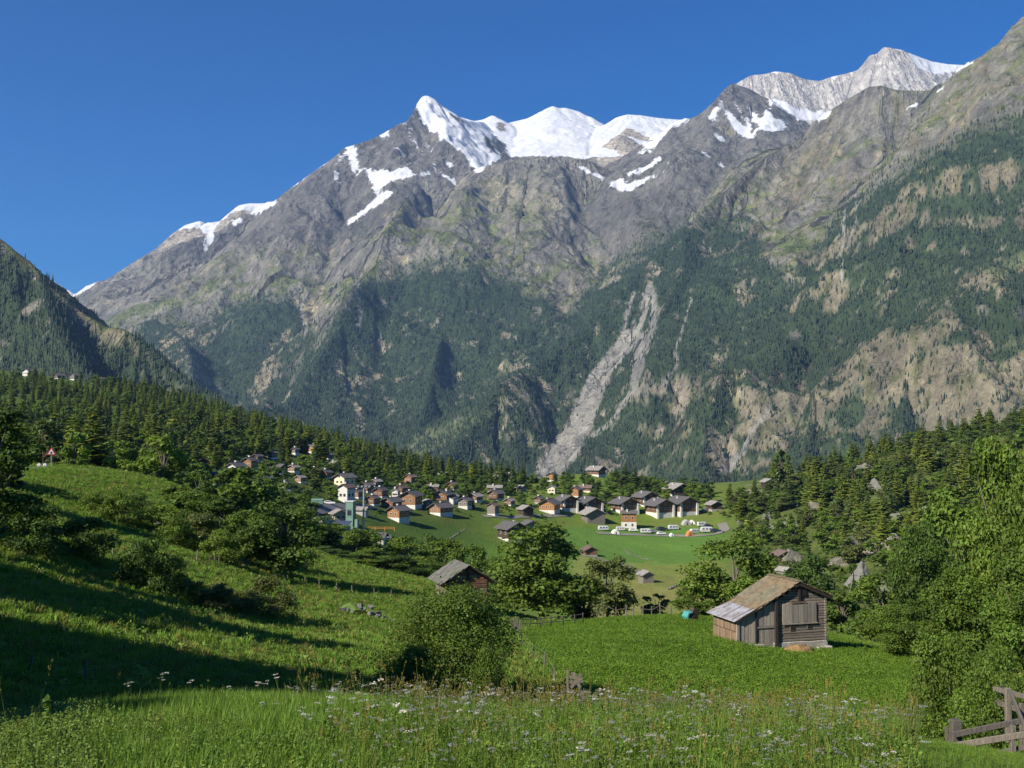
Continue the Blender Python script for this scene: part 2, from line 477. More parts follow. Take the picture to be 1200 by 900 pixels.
# ------------------------------------------------------------------ the mountains (1.3 to 15 km)
RIDGES = [
    # (slope, gully size, gully depth, line of (px, py, distance))
    ('far_snow', 0.45, 900, 60, [(-60, 300, 12500), (45, 319, 12500), (62, 329, 12500), (84, 336, 12500), (98, 334, 12500), (117, 328, 12500), (200, 320, 12800)]),
    ('snow_shoulder', 0.62, 600, 90, [(60, 368, 8800), (85, 346, 9000), (120, 329, 9200), (150, 309, 9400), (180, 291, 9500), (200, 272, 9500), (214, 263, 9500), (224, 260, 9500), (234, 257, 9500), (243, 261, 9500), (254, 259, 9500), (268, 247, 9500), (276, 240, 9500), (290, 237, 9500), (322, 236, 9500), (380, 230, 9600)]),
    ('main_peak', 0.80, 420, 110, [(120, 425, 6700), (180, 392, 7000), (250, 334, 7500), (300, 284, 7800), (322, 246, 7900), (333, 226, 7950), (348, 213, 8000), (362, 203, 8000), (388, 185, 8000), (401, 173, 8000), (412, 170, 8000), (428, 165, 8000), (444, 158, 8000), (466, 145, 8000), (474, 143, 8000), (482, 133, 8000), (487, 120, 8000), (493, 112, 8000), (500, 110, 8000), (508, 114, 8000), (517, 122, 8050), (528, 131, 8100), (536, 135, 8200), (548, 140, 8500), (565, 141, 9000)]),
    ('snow_dome', 0.60, 900, 40, [(540, 136, 9400), (556, 141, 9400), (566, 139, 9400), (572, 137, 9400), (577, 134, 9400), (584, 139, 9400), (593, 144, 9500), (600, 142, 9600), (622, 137, 9600), (632, 131, 9600), (643, 125, 9600), (648, 123, 9600), (654, 126, 9600), (662, 125, 9600), (676, 129, 9600), (690, 135, 9500), (704, 144, 9400), (713, 145, 9300), (724, 136, 9200), (735, 133, 9200), (750, 134, 9200), (770, 137, 9200), (790, 139, 9200), (815, 140, 9200)]),
    ('brown_shoulder', 0.66, 300, 80, [(540, 225, 6800), (556, 207, 6900), (575, 194, 7000), (598, 184, 7000), (620, 187, 7000), (645, 181, 7000), (668, 185, 7000), (690, 186, 7000), (706, 193, 6950), (722, 205, 6900), (740, 226, 6700)]),
    ('peak_arete', 0.72, 300, 60, [(500, 112, 8000), (510, 150, 7800), (525, 172, 7600), (545, 190, 7350), (560, 205, 7100)]),
    ('peak_rib', 0.72, 260, 60, [(430, 166, 8000), (440, 200, 7700), (452, 225, 7450), (470, 212, 7350), (490, 222, 7000), (480, 260, 6500)]),
    ('left_rib', 0.66, 340, 70, [(308, 286, 7700), (294, 312, 7200), (300, 345, 6600), (330, 352, 6100), (320, 400, 5400), (300, 450, 4700), (285, 480, 4300)]),
    ('left_bastion', 0.80, 300, 60, [(130, 385, 6200), (185, 372, 5900), (215, 385, 5500), (225, 410, 5100), (260, 455, 4500)]),
    ('centre_rib', 0.62, 300, 70, [(490, 222, 7000), (470, 275, 6300), (440, 315, 5700), (400, 352, 5200), (360, 395, 4700), (330, 430, 4300), (300, 480, 3900)]),
    ('centre_rib_b', 0.62, 280, 60, [(598, 186, 7000), (585, 260, 6200), (560, 310, 5650), (525, 355, 5300), (505, 425, 4700), (485, 505, 4100)]),
    ('streaked_peak', 0.62, 300, 60, [(700, 225, 7000), (745, 200, 7100), (790, 168, 7200), (812, 148, 7300), (822, 135, 7350), (834, 126, 7400), (846, 116, 7400), (858, 110, 7400), (876, 109, 7400), (884, 110, 7400), (900, 118, 7400), (918, 128, 7300), (940, 142, 7200), (965, 160, 7000)]),
    ('white_cliff', 1.25, 260, 50, [(800, 160, 8800), (822, 138, 8900), (838, 123, 9000), (850, 108, 9000), (862, 97, 9000), (880, 86, 9000), (896, 84, 9000), (908, 81, 9000), (925, 83, 9000), (942, 90, 9000), (962, 92, 9000), (972, 88, 9000), (990, 84, 9000), (1005, 80, 9000), (1016, 70, 9000), (1024, 58, 9000), (1034, 59, 9000), (1040, 47, 9000), (1050, 49, 9000), (1064, 56, 9000), (1090, 69, 9000), (1110, 73, 9000), (1140, 74, 9000), (1180, 90, 9000)]),
    ('right_wall', 0.78, 260, 90, [(880, 190, 5600), (945, 140, 5600), (968, 126, 5550), (990, 114, 5500), (1015, 104, 5450), (1034, 97, 5400), (1060, 96, 5350), (1090, 95, 5300), (1100, 88, 5250), (1120, 88, 5200), (1138, 77, 5150), (1146, 73, 5100), (1160, 66, 5050), (1170, 58, 5000), (1180, 52, 4950), (1190, 38, 4900), (1200, 22, 4850), (1240, -20, 4700), (1330, -90, 4500), (1500, -160, 4300)]),
    ('long_spur', 0.74, 260, 70, [(945, 141, 5600), (900, 178, 5450), (850, 222, 5200), (800, 262, 4900), (750, 296, 4650), (700, 328, 4400), (660, 358, 4200), (620, 400, 3950), (585, 440, 3700), (550, 490, 3450), (520, 530, 3250)]),
    ('middle_spur', 0.78, 240, 60, [(800, 262, 4900), (800, 320, 4300), (775, 360, 4000), (770, 410, 3650), (740, 470, 3350), (720, 530, 3050)]),
    ('wood_spur', 0.80, 240, 70, [(1170, 60, 5000), (1140, 130, 4700), (1090, 172, 4500), (1040, 210, 4300), (1000, 245, 4100), (960, 280, 3900), (920, 325, 3650), (885, 370, 3400), (860, 420, 3150), (845, 480, 2850), (820, 540, 2600)]),
    ('wood_spur_b', 0.82, 240, 60, [(1060, 200, 4350), (1050, 270, 3850), (1010, 330, 3500), (985, 390, 3150), (960, 450, 2850), (940, 530, 2500)]),
    ('crag_spur', 0.85, 240, 60, [(1330, 120, 4100), (1240, 230, 3500), (1195, 283, 3250), (1150, 305, 3120), (1112, 330, 3020), (1085, 365, 2900), (1070, 410, 2750), (1062, 460, 2580), (1050, 530, 2350)]),
    ('left_ridge', 0.86, 220, 60, [(-260, 120, 2800), (-120, 200, 2650), (-40, 250, 2550), (0, 277, 2500), (14, 288, 2480), (30, 302, 2460), (44, 319, 2440), (58, 333, 2420), (76, 346, 2400), (92, 360, 2390), (112, 371, 2380), (124, 380, 2370), (138, 380, 2350), (152, 386, 2330), (166, 396, 2310), (182, 411, 2290), (200, 428, 2260), (224, 446, 2220), (250, 463, 2180), (290, 490, 2100)]),
    ('left_ridge_rib', 0.86, 200, 40, [(44, 320, 2440), (60, 380, 2200), (90, 430, 1950), (120, 460, 1750)]),
]
_NU, _NW = 860, 820
_mu = np.linspace(-0.66, 0.60, _NU)
_seg = np.concatenate([np.linspace(1250, 2200, 110, endpoint=False), np.linspace(2200, 5600, 380, endpoint=False), np.linspace(5600, 9800, 290, endpoint=False), np.linspace(9800, 14500, 40)])
_MX = (_mu[None, :] * _seg[:, None]).astype(np.float32); _MY = np.repeat(_seg[:, None], _NU, 1).astype(np.float32)

def _ridge_field(X, Y, line, k):
    pts = [at(*q) for q in line]
    best = np.full(X.shape, -1e6, dtype=np.float32); S = np.zeros_like(X); D = np.zeros_like(X)
    s0 = 0.0
    for a, b_ in zip(pts[:-1], pts[1:]):
        dx, dy = b_.x - a.x, b_.y - a.y
        L2 = dx * dx + dy * dy; L = math.sqrt(L2)
        t = np.clip(((X - a.x) * dx + (Y - a.y) * dy) / L2, 0, 1)
        ex = X - a.x - t * dx; ey = Y - a.y - t * dy
        d = np.sqrt(ex * ex + ey * ey)
        z = a.z + (b_.z - a.z) * t - k * d
        m_ = z > best
        best = np.where(m_, z, best); D = np.where(m_, d, D)
        # the coordinate along the crest keeps turning round its ends, so that gullies fan out
        side = np.sign(ex * dy - ey * dx)
        ang = np.arctan2(ey, ex)
        S = np.where(m_, s0 + t * L + ang * 120.0, S)
        s0 += L
    return best, S, D

SOFT = ('left_bastion', 'left_rib', 'centre_rib', 'centre_rib_b', 'long_spur', 'middle_spur', 'wood_spur', 'wood_spur_b', 'crag_spur', 'right_wall')

def _blur(a, r0, r1):
    for ax, r in ((0, r0), (1, r1)):
        p_ = np.pad(a, [(r + 1, r) if q == ax else (0, 0) for q in (0, 1)], mode='edge').astype(np.float64)
        c_ = np.cumsum(p_, axis=ax)
        n_ = a.shape[ax]
        a = (np.take(c_, np.arange(2 * r + 1, 2 * r + 1 + n_), axis=ax) - np.take(c_, np.arange(0, n_), axis=ax)) / (2 * r + 1)
    return a.astype(np.float32)

def mountain_height(X, Y):
    amp0 = 130.0
    wx = fbm(X / 700.0, Y / 700.0, 3, 61); wy = fbm(X / 700.0, Y / 700.0, 3, 66)
    Zm = np.full(X.shape, -420.0, dtype=np.float32)
    near = np.full(X.shape, 1e5, dtype=np.float32)
    rid = np.full(X.shape, -1, dtype=np.int32)
    FS = np.zeros_like(X); FD = np.zeros_like(X)
    for i, (nm, k, gs, gd, line) in enumerate(RIDGES):
        # a first look without the warp tells how near the crest is
        z0, s0, d0 = _ridge_field(X, Y, line, k)
        w = np.minimum(1.0, np.maximum(d0 - 30, 0) / 500.0) * amp0
        sx = fbm(s0 / gs + wx * 0.8, d0 / (gs * 5.0), 3, 70 + i)
        g = np.abs(sx) * 1.9                                  # 0 on the gully floor's opposite: sharp ribs
        g2 = np.abs(fbm(s0 / (gs * 0.32) + wx, d0 / (gs * 1.8), 3, 90 + i)) * 1.7
        am = np.minimum(1.0, d0 / 420.0)
        z = z0 - g * gd * am - g2 * gd * 0.52 * np.minimum(1.0, d0 / 130.0) + wx * w * 0.55
        g3 = np.abs(perlin(s0 / (gs * 0.12) + wx * 3, d0 / (gs * 0.9), 110 + i)) * 1.5
        z = z - g3 * gd * 0.20 * np.minimum(1.0, d0 / 60.0)
        m_ = z > Zm
        FS = np.where(m_, s0, FS); FD = np.where(m_, d0, FD)
        rid = np.where(m_, i, rid)
        near = np.where(m_, d0, near)
        Zm = np.maximum(Zm, z)
    am = np.minimum(1.0, (near + 25) / 240.0)
    big = ridged(X / 330.0 + wy * 0.5, Y / 330.0, 4, 120) - 0.62
    fine = ridged(X / 75.0 + wx, Y / 75.0 + wy, 3, 130) - 0.62
    rough = np.ones_like(X)
    for i, r in enumerate(RIDGES):
        if r[0] in ('snow_dome', 'far_snow'):
            rough = np.where(rid == i, 0.25, rough)
    # long erosion has filled the gullies between the lower spurs
    soft = _blur(_blur(Zm, 26, 34), 26, 34)
    soft_ids = [i for i, r in enumerate(RIDGES) if r[0] in SOFT]
    sw = np.isin(rid, soft_ids).astype(np.float32)
    sw = _blur(sw, 8, 10) * 0.42 * np.minimum(1.0, near / 160.0 + 0.35)
    Zm = Zm + (soft - Zm) * sw
    Zm = Zm + (big * 52.0 + fine * 22.0) * am * rough
    return Zm, near, rid, FS, FD

_MZ, _near, _rid, _FS, _FD = mountain_height(_MX, _MY)

# ribs (+) and gullies (-) that can be made out one by one: line in the photograph, height, half width in metres
CARVE = [
    ([(487, 130), (465, 165), (455, 195), (450, 215)], 90, 160), ([(505, 150), (525, 180), (550, 200), (558, 206)], 90, 150), ([(472, 210), (485, 225), (480, 250), (465, 270), (450, 300), (440, 320)], 140, 230),
    ([(500, 215), (505, 240), (495, 262)], -120, 160), ([(401, 173), (392, 205), (378, 240), (365, 265), (350, 300)], 120, 220), ([(408, 200), (400, 240), (388, 275), (375, 310), (362, 345), (352, 380)], -140, 220),
    ([(352, 235), (340, 260), (320, 295), (300, 330), (280, 350)], 90, 220), ([(385, 215), (368, 255), (345, 300), (330, 330)], -100, 170), ([(312, 262), (295, 285), (262, 320), (232, 350), (205, 375)], 60, 240), ([(330, 240), (318, 280), (300, 320), (290, 345)], -90, 170),
    ([(245, 275), (240, 300), (228, 318)], -140, 220), ([(205, 290), (196, 305), (185, 325), (165, 350)], 70, 220), ([(180, 295), (165, 325), (150, 355)], -90, 200), ([(140, 320), (125, 345), (115, 370)], 80, 200),
    ([(352, 380), (340, 400), (318, 430), (300, 460), (285, 478)], -280, 400), ([(250, 345), (262, 380), (275, 420), (285, 465)], -120, 260),
    ([(730, 215), (715, 250), (700, 285), (680, 310), (665, 340), (640, 380), (600, 420), (560, 460), (510, 500)], -220, 400),
    ([(600, 195), (590, 240), (575, 290), (560, 310)], -80, 160), ([(620, 190), (625, 240), (640, 290)], 80, 180), ([(680, 195), (690, 240), (700, 280)], -80, 150), ([(660, 190), (662, 240), (672, 290)], 70, 150), ([(560, 210), (540, 250), (520, 290), (500, 310)], 100, 220), ([(530, 225), (515, 260), (490, 300)], -90, 180), ([(570, 205), (565, 250), (545, 295)], -60, 140),
    ([(858, 110), (835, 150), (800, 190), (765, 230), (735, 260)], 120, 220), ([(880, 150), (850, 190), (815, 230), (780, 260), (750, 285)], -130, 260), ([(900, 118), (905, 150), (880, 190), (850, 225), (800, 262)], 110, 250), ([(845, 116), (820, 155), (780, 190), (745, 215)], -70, 150),
    ([(1000, 130), (985, 170), (965, 220), (945, 270), (920, 310), (890, 350), (850, 400), (800, 460), (760, 510), (720, 545)], -220, 400), ([(1034, 97), (1020, 140), (990, 190), (970, 230)], 70, 180), ([(1060, 110), (1050, 150), (1020, 190)], -70, 150), ([(1150, 80), (1130, 120), (1100, 160)], -70, 150), ([(1110, 95), (1090, 130), (1060, 170)], 60, 150), ([(1180, 60), (1165, 100), (1140, 135)], 60, 150),
    ([(960, 125), (940, 170), (915, 215), (890, 250)], -70, 160), ([(975, 125), (955, 175), (930, 225)], 60, 150),
    ([(1120, 180), (1080, 240), (1050, 300), (1030, 360), (1010, 430), (1000, 500)], 120, 220), ([(1090, 230), (1060, 300), (1040, 370), (1025, 440)], -110, 190), ([(960, 290), (930, 350), (905, 410), (890, 470), (880, 530)], 120, 220), ([(990, 300), (960, 360), (935, 420), (920, 490)], -120, 190),
    ([(850, 390), (838, 440), (825, 500), (810, 550)], 110, 170), ([(800, 400), (790, 430), (770, 480), (740, 530)], -110, 170), ([(770, 335), (778, 380), (765, 430), (745, 480)], 80, 150), ([(755, 350), (740, 395), (705, 440), (690, 480), (660, 530)], -80, 190), ([(1160, 320), (1130, 380), (1110, 440), (1095, 500)], 80, 160), ([(1180, 200), (1160, 260), (1120, 310)], -80, 170),
    ([(430, 330), (400, 380), (350, 400), (320, 440), (300, 470)], 120, 240), ([(520, 330), (500, 400), (480, 460), (470, 510)], 20, 240), ([(560, 330), (540, 400), (520, 460), (500, 500)], -50, 230), ([(470, 330), (445, 390), (440, 440), (450, 490)], -90, 200), ([(600, 400), (610, 450), (600, 510)], 90, 190), ([(640, 400), (650, 440), (640, 500)], -80, 170),
]
def _carve(Z):
    mpx, mpy = proj(_MX, _MY, Z)
    out = Z.copy()
    wob = fbm(_MX / 160, _MY / 160, 3, 210) * 45; wob2 = fbm(_MX / 160, _MY / 160, 3, 214) * 45
    for line, amp, wid in CARVE:
        P = []
        for (px, py) in line:
            c = int(np.clip(np.searchsorted(_mu, (px - 600.0) / F_PX), 0, _NU - 1))
            ok_ = np.nonzero(mpy[:, c] <= py)[0]
            ok_ = ok_[_seg[ok_] > 2000]
            if len(ok_):
                P.append((float(_MX[ok_[0], c]), float(_MY[ok_[0], c])))
        if len(P) < 2:
            continue
        tot = sum(math.hypot(a[0] - b_[0], a[1] - b_[1]) for a, b_ in zip(P[:-1], P[1:])) + 1e-6
        x0 = min(q[0] for q in P) - wid * 2.2; x1 = max(q[0] for q in P) + wid * 2.2; y0 = min(q[1] for q in P) - wid * 2.2; y1 = max(q[1] for q in P) + wid * 2.2
        sel = (_MX > x0) & (_MX < x1) & (_MY > y0) & (_MY < y1)
        X = _MX[sel] + wob[sel]; Y = _MY[sel] + wob2[sel]
        best = np.full(X.shape, 1e9); T = np.zeros(X.shape); s0 = 0.0
        for a, b_ in zip(P[:-1], P[1:]):
            dx, dy = b_[0] - a[0], b_[1] - a[1]; L2 = dx * dx + dy * dy + 1e-6
            t = np.clip(((X - a[0]) * dx + (Y - a[1]) * dy) / L2, 0, 1)
            d = np.hypot(X - a[0] - t * dx, Y - a[1] - t * dy)
            m_ = d < best
            best = np.where(m_, d, best); T = np.where(m_, (s0 + t * math.sqrt(L2)) / tot, T); s0 += math.sqrt(L2)
        prof = np.clip(1 - best / (wid * 1.5), 0, 1) ** 1.25
        end = np.clip(np.minimum(T * 6 + 0.12, (1 - T) * 5 + 0.1), 0, 1)
        out[sel] += (amp * prof * end).astype(np.float32)
    return out
_MZ = _carve(_MZ)
# no flank may stand higher than the crest line behind it shows: worn back to the crest's level
_SKY = [(-400, 60), (-260, 120), (-120, 200), (-40, 250), (0, 277), (14, 288), (30, 302), (44, 318), (60, 329), (85, 345), (98, 335), (117, 328), (120, 329), (150, 309), (180, 291), (200, 272), (214, 263), (224, 260), (234, 257), (243, 261), (254, 259), (268, 247), (276, 240), (290, 237), (318, 236), (330, 226), (348, 213), (362, 203), (388, 185), (401, 173), (412, 170), (428, 165), (444, 158), (466, 145), (474, 143), (482, 133), (487, 120), (493, 112), (500, 109), (508, 114), (517, 122), (528, 131), (536, 135), (548, 139), (560, 139), (572, 137), (577, 134), (584, 138), (593, 143), (600, 142), (622, 136), (632, 131), (648, 122), (662, 124), (676, 128), (690, 134), (704, 143), (713, 144), (724, 136), (735, 132), (770, 136), (812, 139), (822, 134), (838, 121), (850, 107), (862, 96), (880, 85), (908, 80), (925, 82), (942, 89), (962, 91), (990, 83), (1005, 79), (1016, 73), (1024, 63), (1034, 63), (1040, 53), (1064, 58), (1090, 68), (1138, 74), (1146, 72), (1160, 65), (1170, 57), (1180, 51), (1190, 37), (1200, 21), (1240, -21), (1330, -91), (1500, -161), (1800, -260)]
_px0 = 600.0 + F_PX * _MX / (_MY * CP)
_sp = np.interp(_px0, [q[0] for q in _SKY], [q[1] for q in _SKY])
_vv = (450.0 - _sp) / F_PX
_zmax = ((SP + CP * _vv) / (CP - SP * _vv) * _MY).astype(np.float32)
_ex = np.maximum(_MZ - _zmax, 0.0)
_MZ = np.where(_ex > 0, _zmax - 0.35 * _ex, _MZ).astype(np.float32)
_crw = np.clip(1.0 - _near / 110.0, 0, 1) * 0.9
_MZ = (_MZ + (_blur(_blur(_MZ, 1, 1), 1, 1) - _MZ) * _crw).astype(np.float32)      # rounded crests
_mpx, _mpy = proj(_MX, _MY, _MZ)
_mpx = _mpx.astype(np.float32); _mpy = _mpy.astype(np.float32)
# slope
_gy_, _gx_ = np.gradient(_MZ)
_dyy = np.gradient(_MY, axis=0); _dxx = np.gradient(_MX, axis=1)
_sx = _gx_ / _dxx
_sy = (_gy_ - _sx * np.gradient(_MX, axis=0)) / _dyy
_slope = np.sqrt(_sx * _sx + _sy * _sy)

# irregular outlines for everything that is drawn in by area
_qx = _mpx + fbm(_MX / 120, _MY / 120, 4, 140) * 9; _qy = _mpy + fbm(_MX / 120, _MY / 120, 4, 145) * 9
_sxp = _mpx + fbm(_MX / 90, _MY / 90, 4, 150) * 4.0; _syp = _mpy + fbm(_MX / 90, _MY / 90, 4, 155) * 4.0

def rsel(*names):
    s = np.zeros(_rid.shape, dtype=bool)
    for i, r in enumerate(RIDGES):
        if r[0] in names:
            s |= _rid == i
    return s
_far = _MY > 5600
_snow = np.zeros(_MX.shape, dtype=np.float32)
SNOW = [
    [(485, 108), (500, 106), (515, 118), (537, 132), (565, 150), (590, 168), (600, 182), (575, 190), (563, 203), (556, 198), (545, 183), (530, 170), (515, 160), (500, 150), (491, 138)],
    [(556, 136), (577, 130), (596, 142), (610, 138), (648, 120), (690, 130), (713, 143), (722, 150), (700, 170), (735, 182), (690, 186), (640, 182), (600, 185), (575, 170), (548, 150)],
    [(722, 132), (750, 132), (812, 138), (790, 150), (770, 165), (752, 158), (735, 150), (715, 165), (690, 180), (690, 160), (712, 150)],
    [(404, 170), (412, 166), (420, 180), (414, 190), (420, 205), (410, 195), (406, 182)],
    [(432, 198), (455, 200), (476, 195), (487, 205), (476, 210), (458, 212), (447, 222), (436, 208)],
    [(458, 222), (462, 226), (445, 240), (425, 252), (408, 265), (405, 260), (420, 248), (440, 236)],
    [(442, 155), (452, 150), (455, 162), (448, 162)], [(466, 146), (478, 138), (474, 146)],
    [(214, 262), (226, 256), (236, 257), (246, 266), (254, 262), (250, 276), (244, 290), (238, 298), (236, 286), (242, 274), (232, 266), (220, 270)],
    [(276, 239), (290, 234), (324, 232), (316, 244), (304, 250), (296, 252), (290, 246), (278, 248)], [(272, 256), (288, 258), (280, 264), (270, 262)],
    [(42, 316), (62, 326), (84, 334), (118, 326), (104, 340), (85, 348), (60, 340), (44, 328)],
    [(896, 82), (912, 78), (925, 84), (905, 86)],
    [(1062, 56), (1090, 66), (1144, 73), (1120, 84), (1096, 88), (1070, 75)], [(1046, 52), (1062, 57), (1056, 62)],
    [(900, 112), (925, 122), (950, 132), (980, 130), (965, 140), (948, 142), (925, 134), (905, 122)],
    [(975, 90), (985, 88), (980, 95)],
]
_hs = _far | rsel('right_wall')
for s in SNOW:
    _snow = np.maximum(_snow, (inpoly(_sxp, _syp, s) & _hs).astype(np.float32))
for ln, w0, w1 in [([(846, 120), (836, 136), (830, 142)], 3, 2), ([(850, 130), (858, 142), (866, 152)], 2.5, 3.5), ([(858, 138), (868, 150), (884, 158)], 3.5, 4), ([(880, 128), (884, 140), (898, 148), (916, 146)], 3, 6),
                   ([(864, 152), (876, 160)], 3, 2), ([(838, 158), (850, 166)], 3, 2), ([(896, 132), (908, 142), (914, 150)], 2, 4), ([(930, 132), (940, 142)], 2, 1.5),
                   ([(700, 205), (720, 215), (740, 218)], 1.5, 3), ([(738, 205), (760, 196), (772, 186)], 2, 3), ([(716, 218), (738, 222), (756, 212)], 2, 2), ([(680, 195), (700, 208)], 2, 1), ([(822, 178), (830, 184)], 1.5, 2), ([(840, 190), (850, 196)], 2, 1.5),
                   ([(735, 160), (760, 170), (772, 165)], 3, 3), ([(750, 180), (765, 176)], 2, 2), ([(470, 178), (476, 190)], 1.6, 1), ([(500, 162), (505, 182)], 1.6, 2.5), ([(392, 200), (396, 212)], 1.6, 2), ([(505, 190), (520, 206), (530, 215)], 1.5, 2), ([(494, 205), (508, 202)], 2, 2),
                   ([(560, 160), (580, 168), (600, 176)], 3, 4), ([(948, 146), (960, 150)], 1.5, 1.5), ([(1098, 108), (1112, 100)], 1.6, 1.2), ([(1060, 128), (1078, 120)], 1.5, 1.2), ([(202, 272), (214, 264), (226, 259), (236, 258), (246, 262), (256, 260), (268, 248), (278, 241), (292, 238), (320, 237)], 2.2, 3.2), ([(340, 220), (352, 212), (362, 205)], 1.2, 1.0), ([(372, 196), (384, 190)], 1.4, 1.0), ([(455, 150), (460, 170), (470, 180)], 1.4, 1.0), ([(480, 150), (484, 165), (492, 176), (490, 190)], 1.6, 1.2), ([(514, 165), (518, 182), (528, 196)], 1.6, 1.2), ([(400, 180), (396, 196), (388, 214)], 1.8, 1.0), ([(530, 190), (536, 205), (533, 218)], 1.4, 1.2), ([(760, 210), (776, 200), (790, 186)], 1.4, 1.6), ([(726, 210), (744, 214), (760, 206)], 1.4, 1.0), ([(860, 120), (872, 136), (880, 150)], 1.8, 2.0), ([(840, 140), (852, 156)], 1.6, 1.4), ([(900, 125), (902, 140), (912, 152)], 1.6, 1.6), ([(418, 188), (428, 200), (436, 212), (444, 228), (456, 226)], 2, 3), ([(410, 192), (418, 206)], 2, 1)]:
    _snow = np.maximum(_snow, nearline(_sxp, _syp, ln, w0 * 0.95, w1 * 0.95) * _hs)
# bare rock inside the snow
for s in [[(562, 160), (578, 158), (596, 170), (592, 184), (575, 180)], [(740, 150), (756, 160), (740, 172), (728, 164)], [(584, 140), (596, 148), (588, 158), (580, 150)], [(520, 128), (545, 142), (560, 150), (546, 148), (528, 138)]]:
    _snow = np.where(inpoly(_sxp, _syp, s) & (fbm(_MX / 60, _MY / 60, 3, 160) > -0.12), 0.0, _snow)

# tree line, as a curve over the photograph's width
TL = np.array([(-300, 240), (-60, 262), (0, 288), (40, 325), (80, 352), (100, 372), (130, 396), (180, 378), (230, 374), (280, 352), (330, 343), (352, 350), (362, 380), (375, 392), (400, 356), (425, 325), (460, 318), (500, 308), (560, 306), (600, 322), (640, 350), (660, 362), (690, 330), (720, 312), (750, 292), (800, 262), (840, 244), (880, 262), (900, 305), (925, 325), (945, 300), (970, 262), (1000, 236), (1040, 205), (1080, 172), (1120, 158), (1160, 142), (1200, 130), (1330, 110)])
_tl = np.interp(_mpx, TL[:, 0], TL[:, 1]) + fbm(_MX / 260, _MY / 260, 3, 165) * 26
_below = sstep(-14, 26, _mpy - _tl)
_nA = fbm(_FS / 170 + fbm(_MX / 300, _MY / 300, 2, 171) * 0.8, _FD / 420, 4, 170); _nB = fbm(_FS / 48, _FD / 130, 3, 175) * 0.6 + fbm(_MX / 55, _MY / 55, 3, 176) * 0.6
_forest = _below * (_MY > 1300)

CLIFF = [
    [(385, 418), (396, 412), (408, 440), (420, 470), (430, 498), (424, 506), (408, 480), (398, 452)], [(412, 402), (428, 410), (424, 428), (436, 450), (444, 476), (436, 470), (420, 440)],
    [(318, 400), (340, 386), (358, 392), (356, 404), (332, 420), (318, 430), (310, 460), (322, 478), (296, 474), (300, 440)], [(434, 384), (446, 390), (456, 410), (446, 414)], [(432, 430), (446, 440), (440, 450), (434, 446)], [(440, 456), (458, 466), (464, 482), (450, 474)],
    [(582, 430), (596, 410), (620, 414), (640, 450), (676, 466), (674, 482), (630, 486), (610, 470), (590, 460)], [(580, 470), (600, 465), (612, 500), (640, 496), (662, 512), (640, 524), (600, 520), (584, 512)],
    [(528, 440), (540, 434), (546, 452), (534, 474), (528, 466)], [(652, 352), (664, 330), (686, 340), (680, 362), (660, 368), (648, 376)], [(626, 360), (632, 358), (636, 376), (628, 376)],
    [(834, 392), (846, 388), (854, 410), (848, 440), (834, 470), (824, 450), (830, 424)], [(858, 312), (880, 312), (884, 340), (872, 366), (862, 350)], [(800, 440), (824, 430), (830, 470), (800, 500), (788, 490)],
    [(1092, 260), (1110, 220), (1130, 196), (1160, 190), (1168, 220), (1150, 240), (1124, 244), (1116, 262), (1096, 268)],
    [(1028, 330), (1048, 310), (1062, 310), (1050, 350), (1030, 374), (1024, 360)], [(1190, 200), (1200, 195), (1210, 280), (1196, 290), (1188, 240)],
    [(1104, 340), (1140, 308), (1190, 296), (1212, 300), (1212, 330), (1172, 330), (1150, 350), (1130, 344), (1120, 372), (1160, 400), (1164, 420), (1150, 450), (1100, 470), (1090, 500), (1076, 490), (1072, 420), (1080, 380)],
    [(1030, 400), (1070, 395), (1068, 430), (1046, 450), (1030, 436)], [(984, 430), (1010, 410), (1016, 440), (1010, 470), (990, 480)], [(884, 480), (920, 466), (926, 488), (900, 510), (884, 496)], [(930, 490), (956, 480), (966, 505), (940, 520), (930, 510)],
    [(1160, 430), (1205, 410), (1205, 440), (1170, 448)], [(940, 430), (950, 420), (948, 460), (936, 470)], [(1010, 500), (1050, 490), (1060, 520), (1020, 530)],
    [(955, 300), (975, 286), (990, 296), (968, 312)], [(1008, 278), (1030, 276), (1026, 292), (1010, 294)], [(974, 330), (984, 330), (984, 344), (972, 344)], [(776, 545), (792, 520), (800, 530), (786, 556)],
    [(60, 310), (66, 330), (60, 336), (52, 320)] , [(24, 310), (36, 300), (44, 326), (30, 325)], [(54, 372), (70, 372), (70, 386), (58, 384)], [(132, 384), (150, 386), (176, 412), (194, 440), (206, 452), (190, 446), (168, 428), (160, 418), (146, 408), (134, 398)], [(86, 360), (96, 364), (94, 378), (84, 370)],
    [(186, 392), (230, 382), (256, 376), (262, 390), (240, 408), (236, 430), (250, 450), (230, 452), (200, 430), (188, 410)],
    [(452, 300), (476, 296), (480, 312), (460, 318)], [(500, 312), (520, 306), (524, 318), (506, 322)], [(352, 370), (366, 336), (380, 340), (384, 352), (368, 380), (372, 392), (356, 392)],
]
_cl = np.zeros(_MX.shape, dtype=np.float32)
_mid = _MY < 6800
for s in CLIFF:
    _cl = np.maximum(_cl, (inpoly(_qx, _qy, s) & _mid).astype(np.float32))
_cl = _cl * sstep(-0.14, 0.16, _nB + 0.25 * _nA)
# loose crags among the trees, more of them on the right
_side = sstep(640, 1000, _mpx) * (1 - sstep(5000, 5600, _MY)) + 0.35
_loose = sstep(0.26, 0.40, _nA * 0.75 + _nB * 0.6 - 0.085 + 0.16 * _side + (_slope - 0.9) * 0.16) * _mid
_loose *= np.where(_mpx > 560, 1.0, np.where(_MY < 2700, 0.35, 0.7))
_cl = np.maximum(_cl, _loose * 0.95)

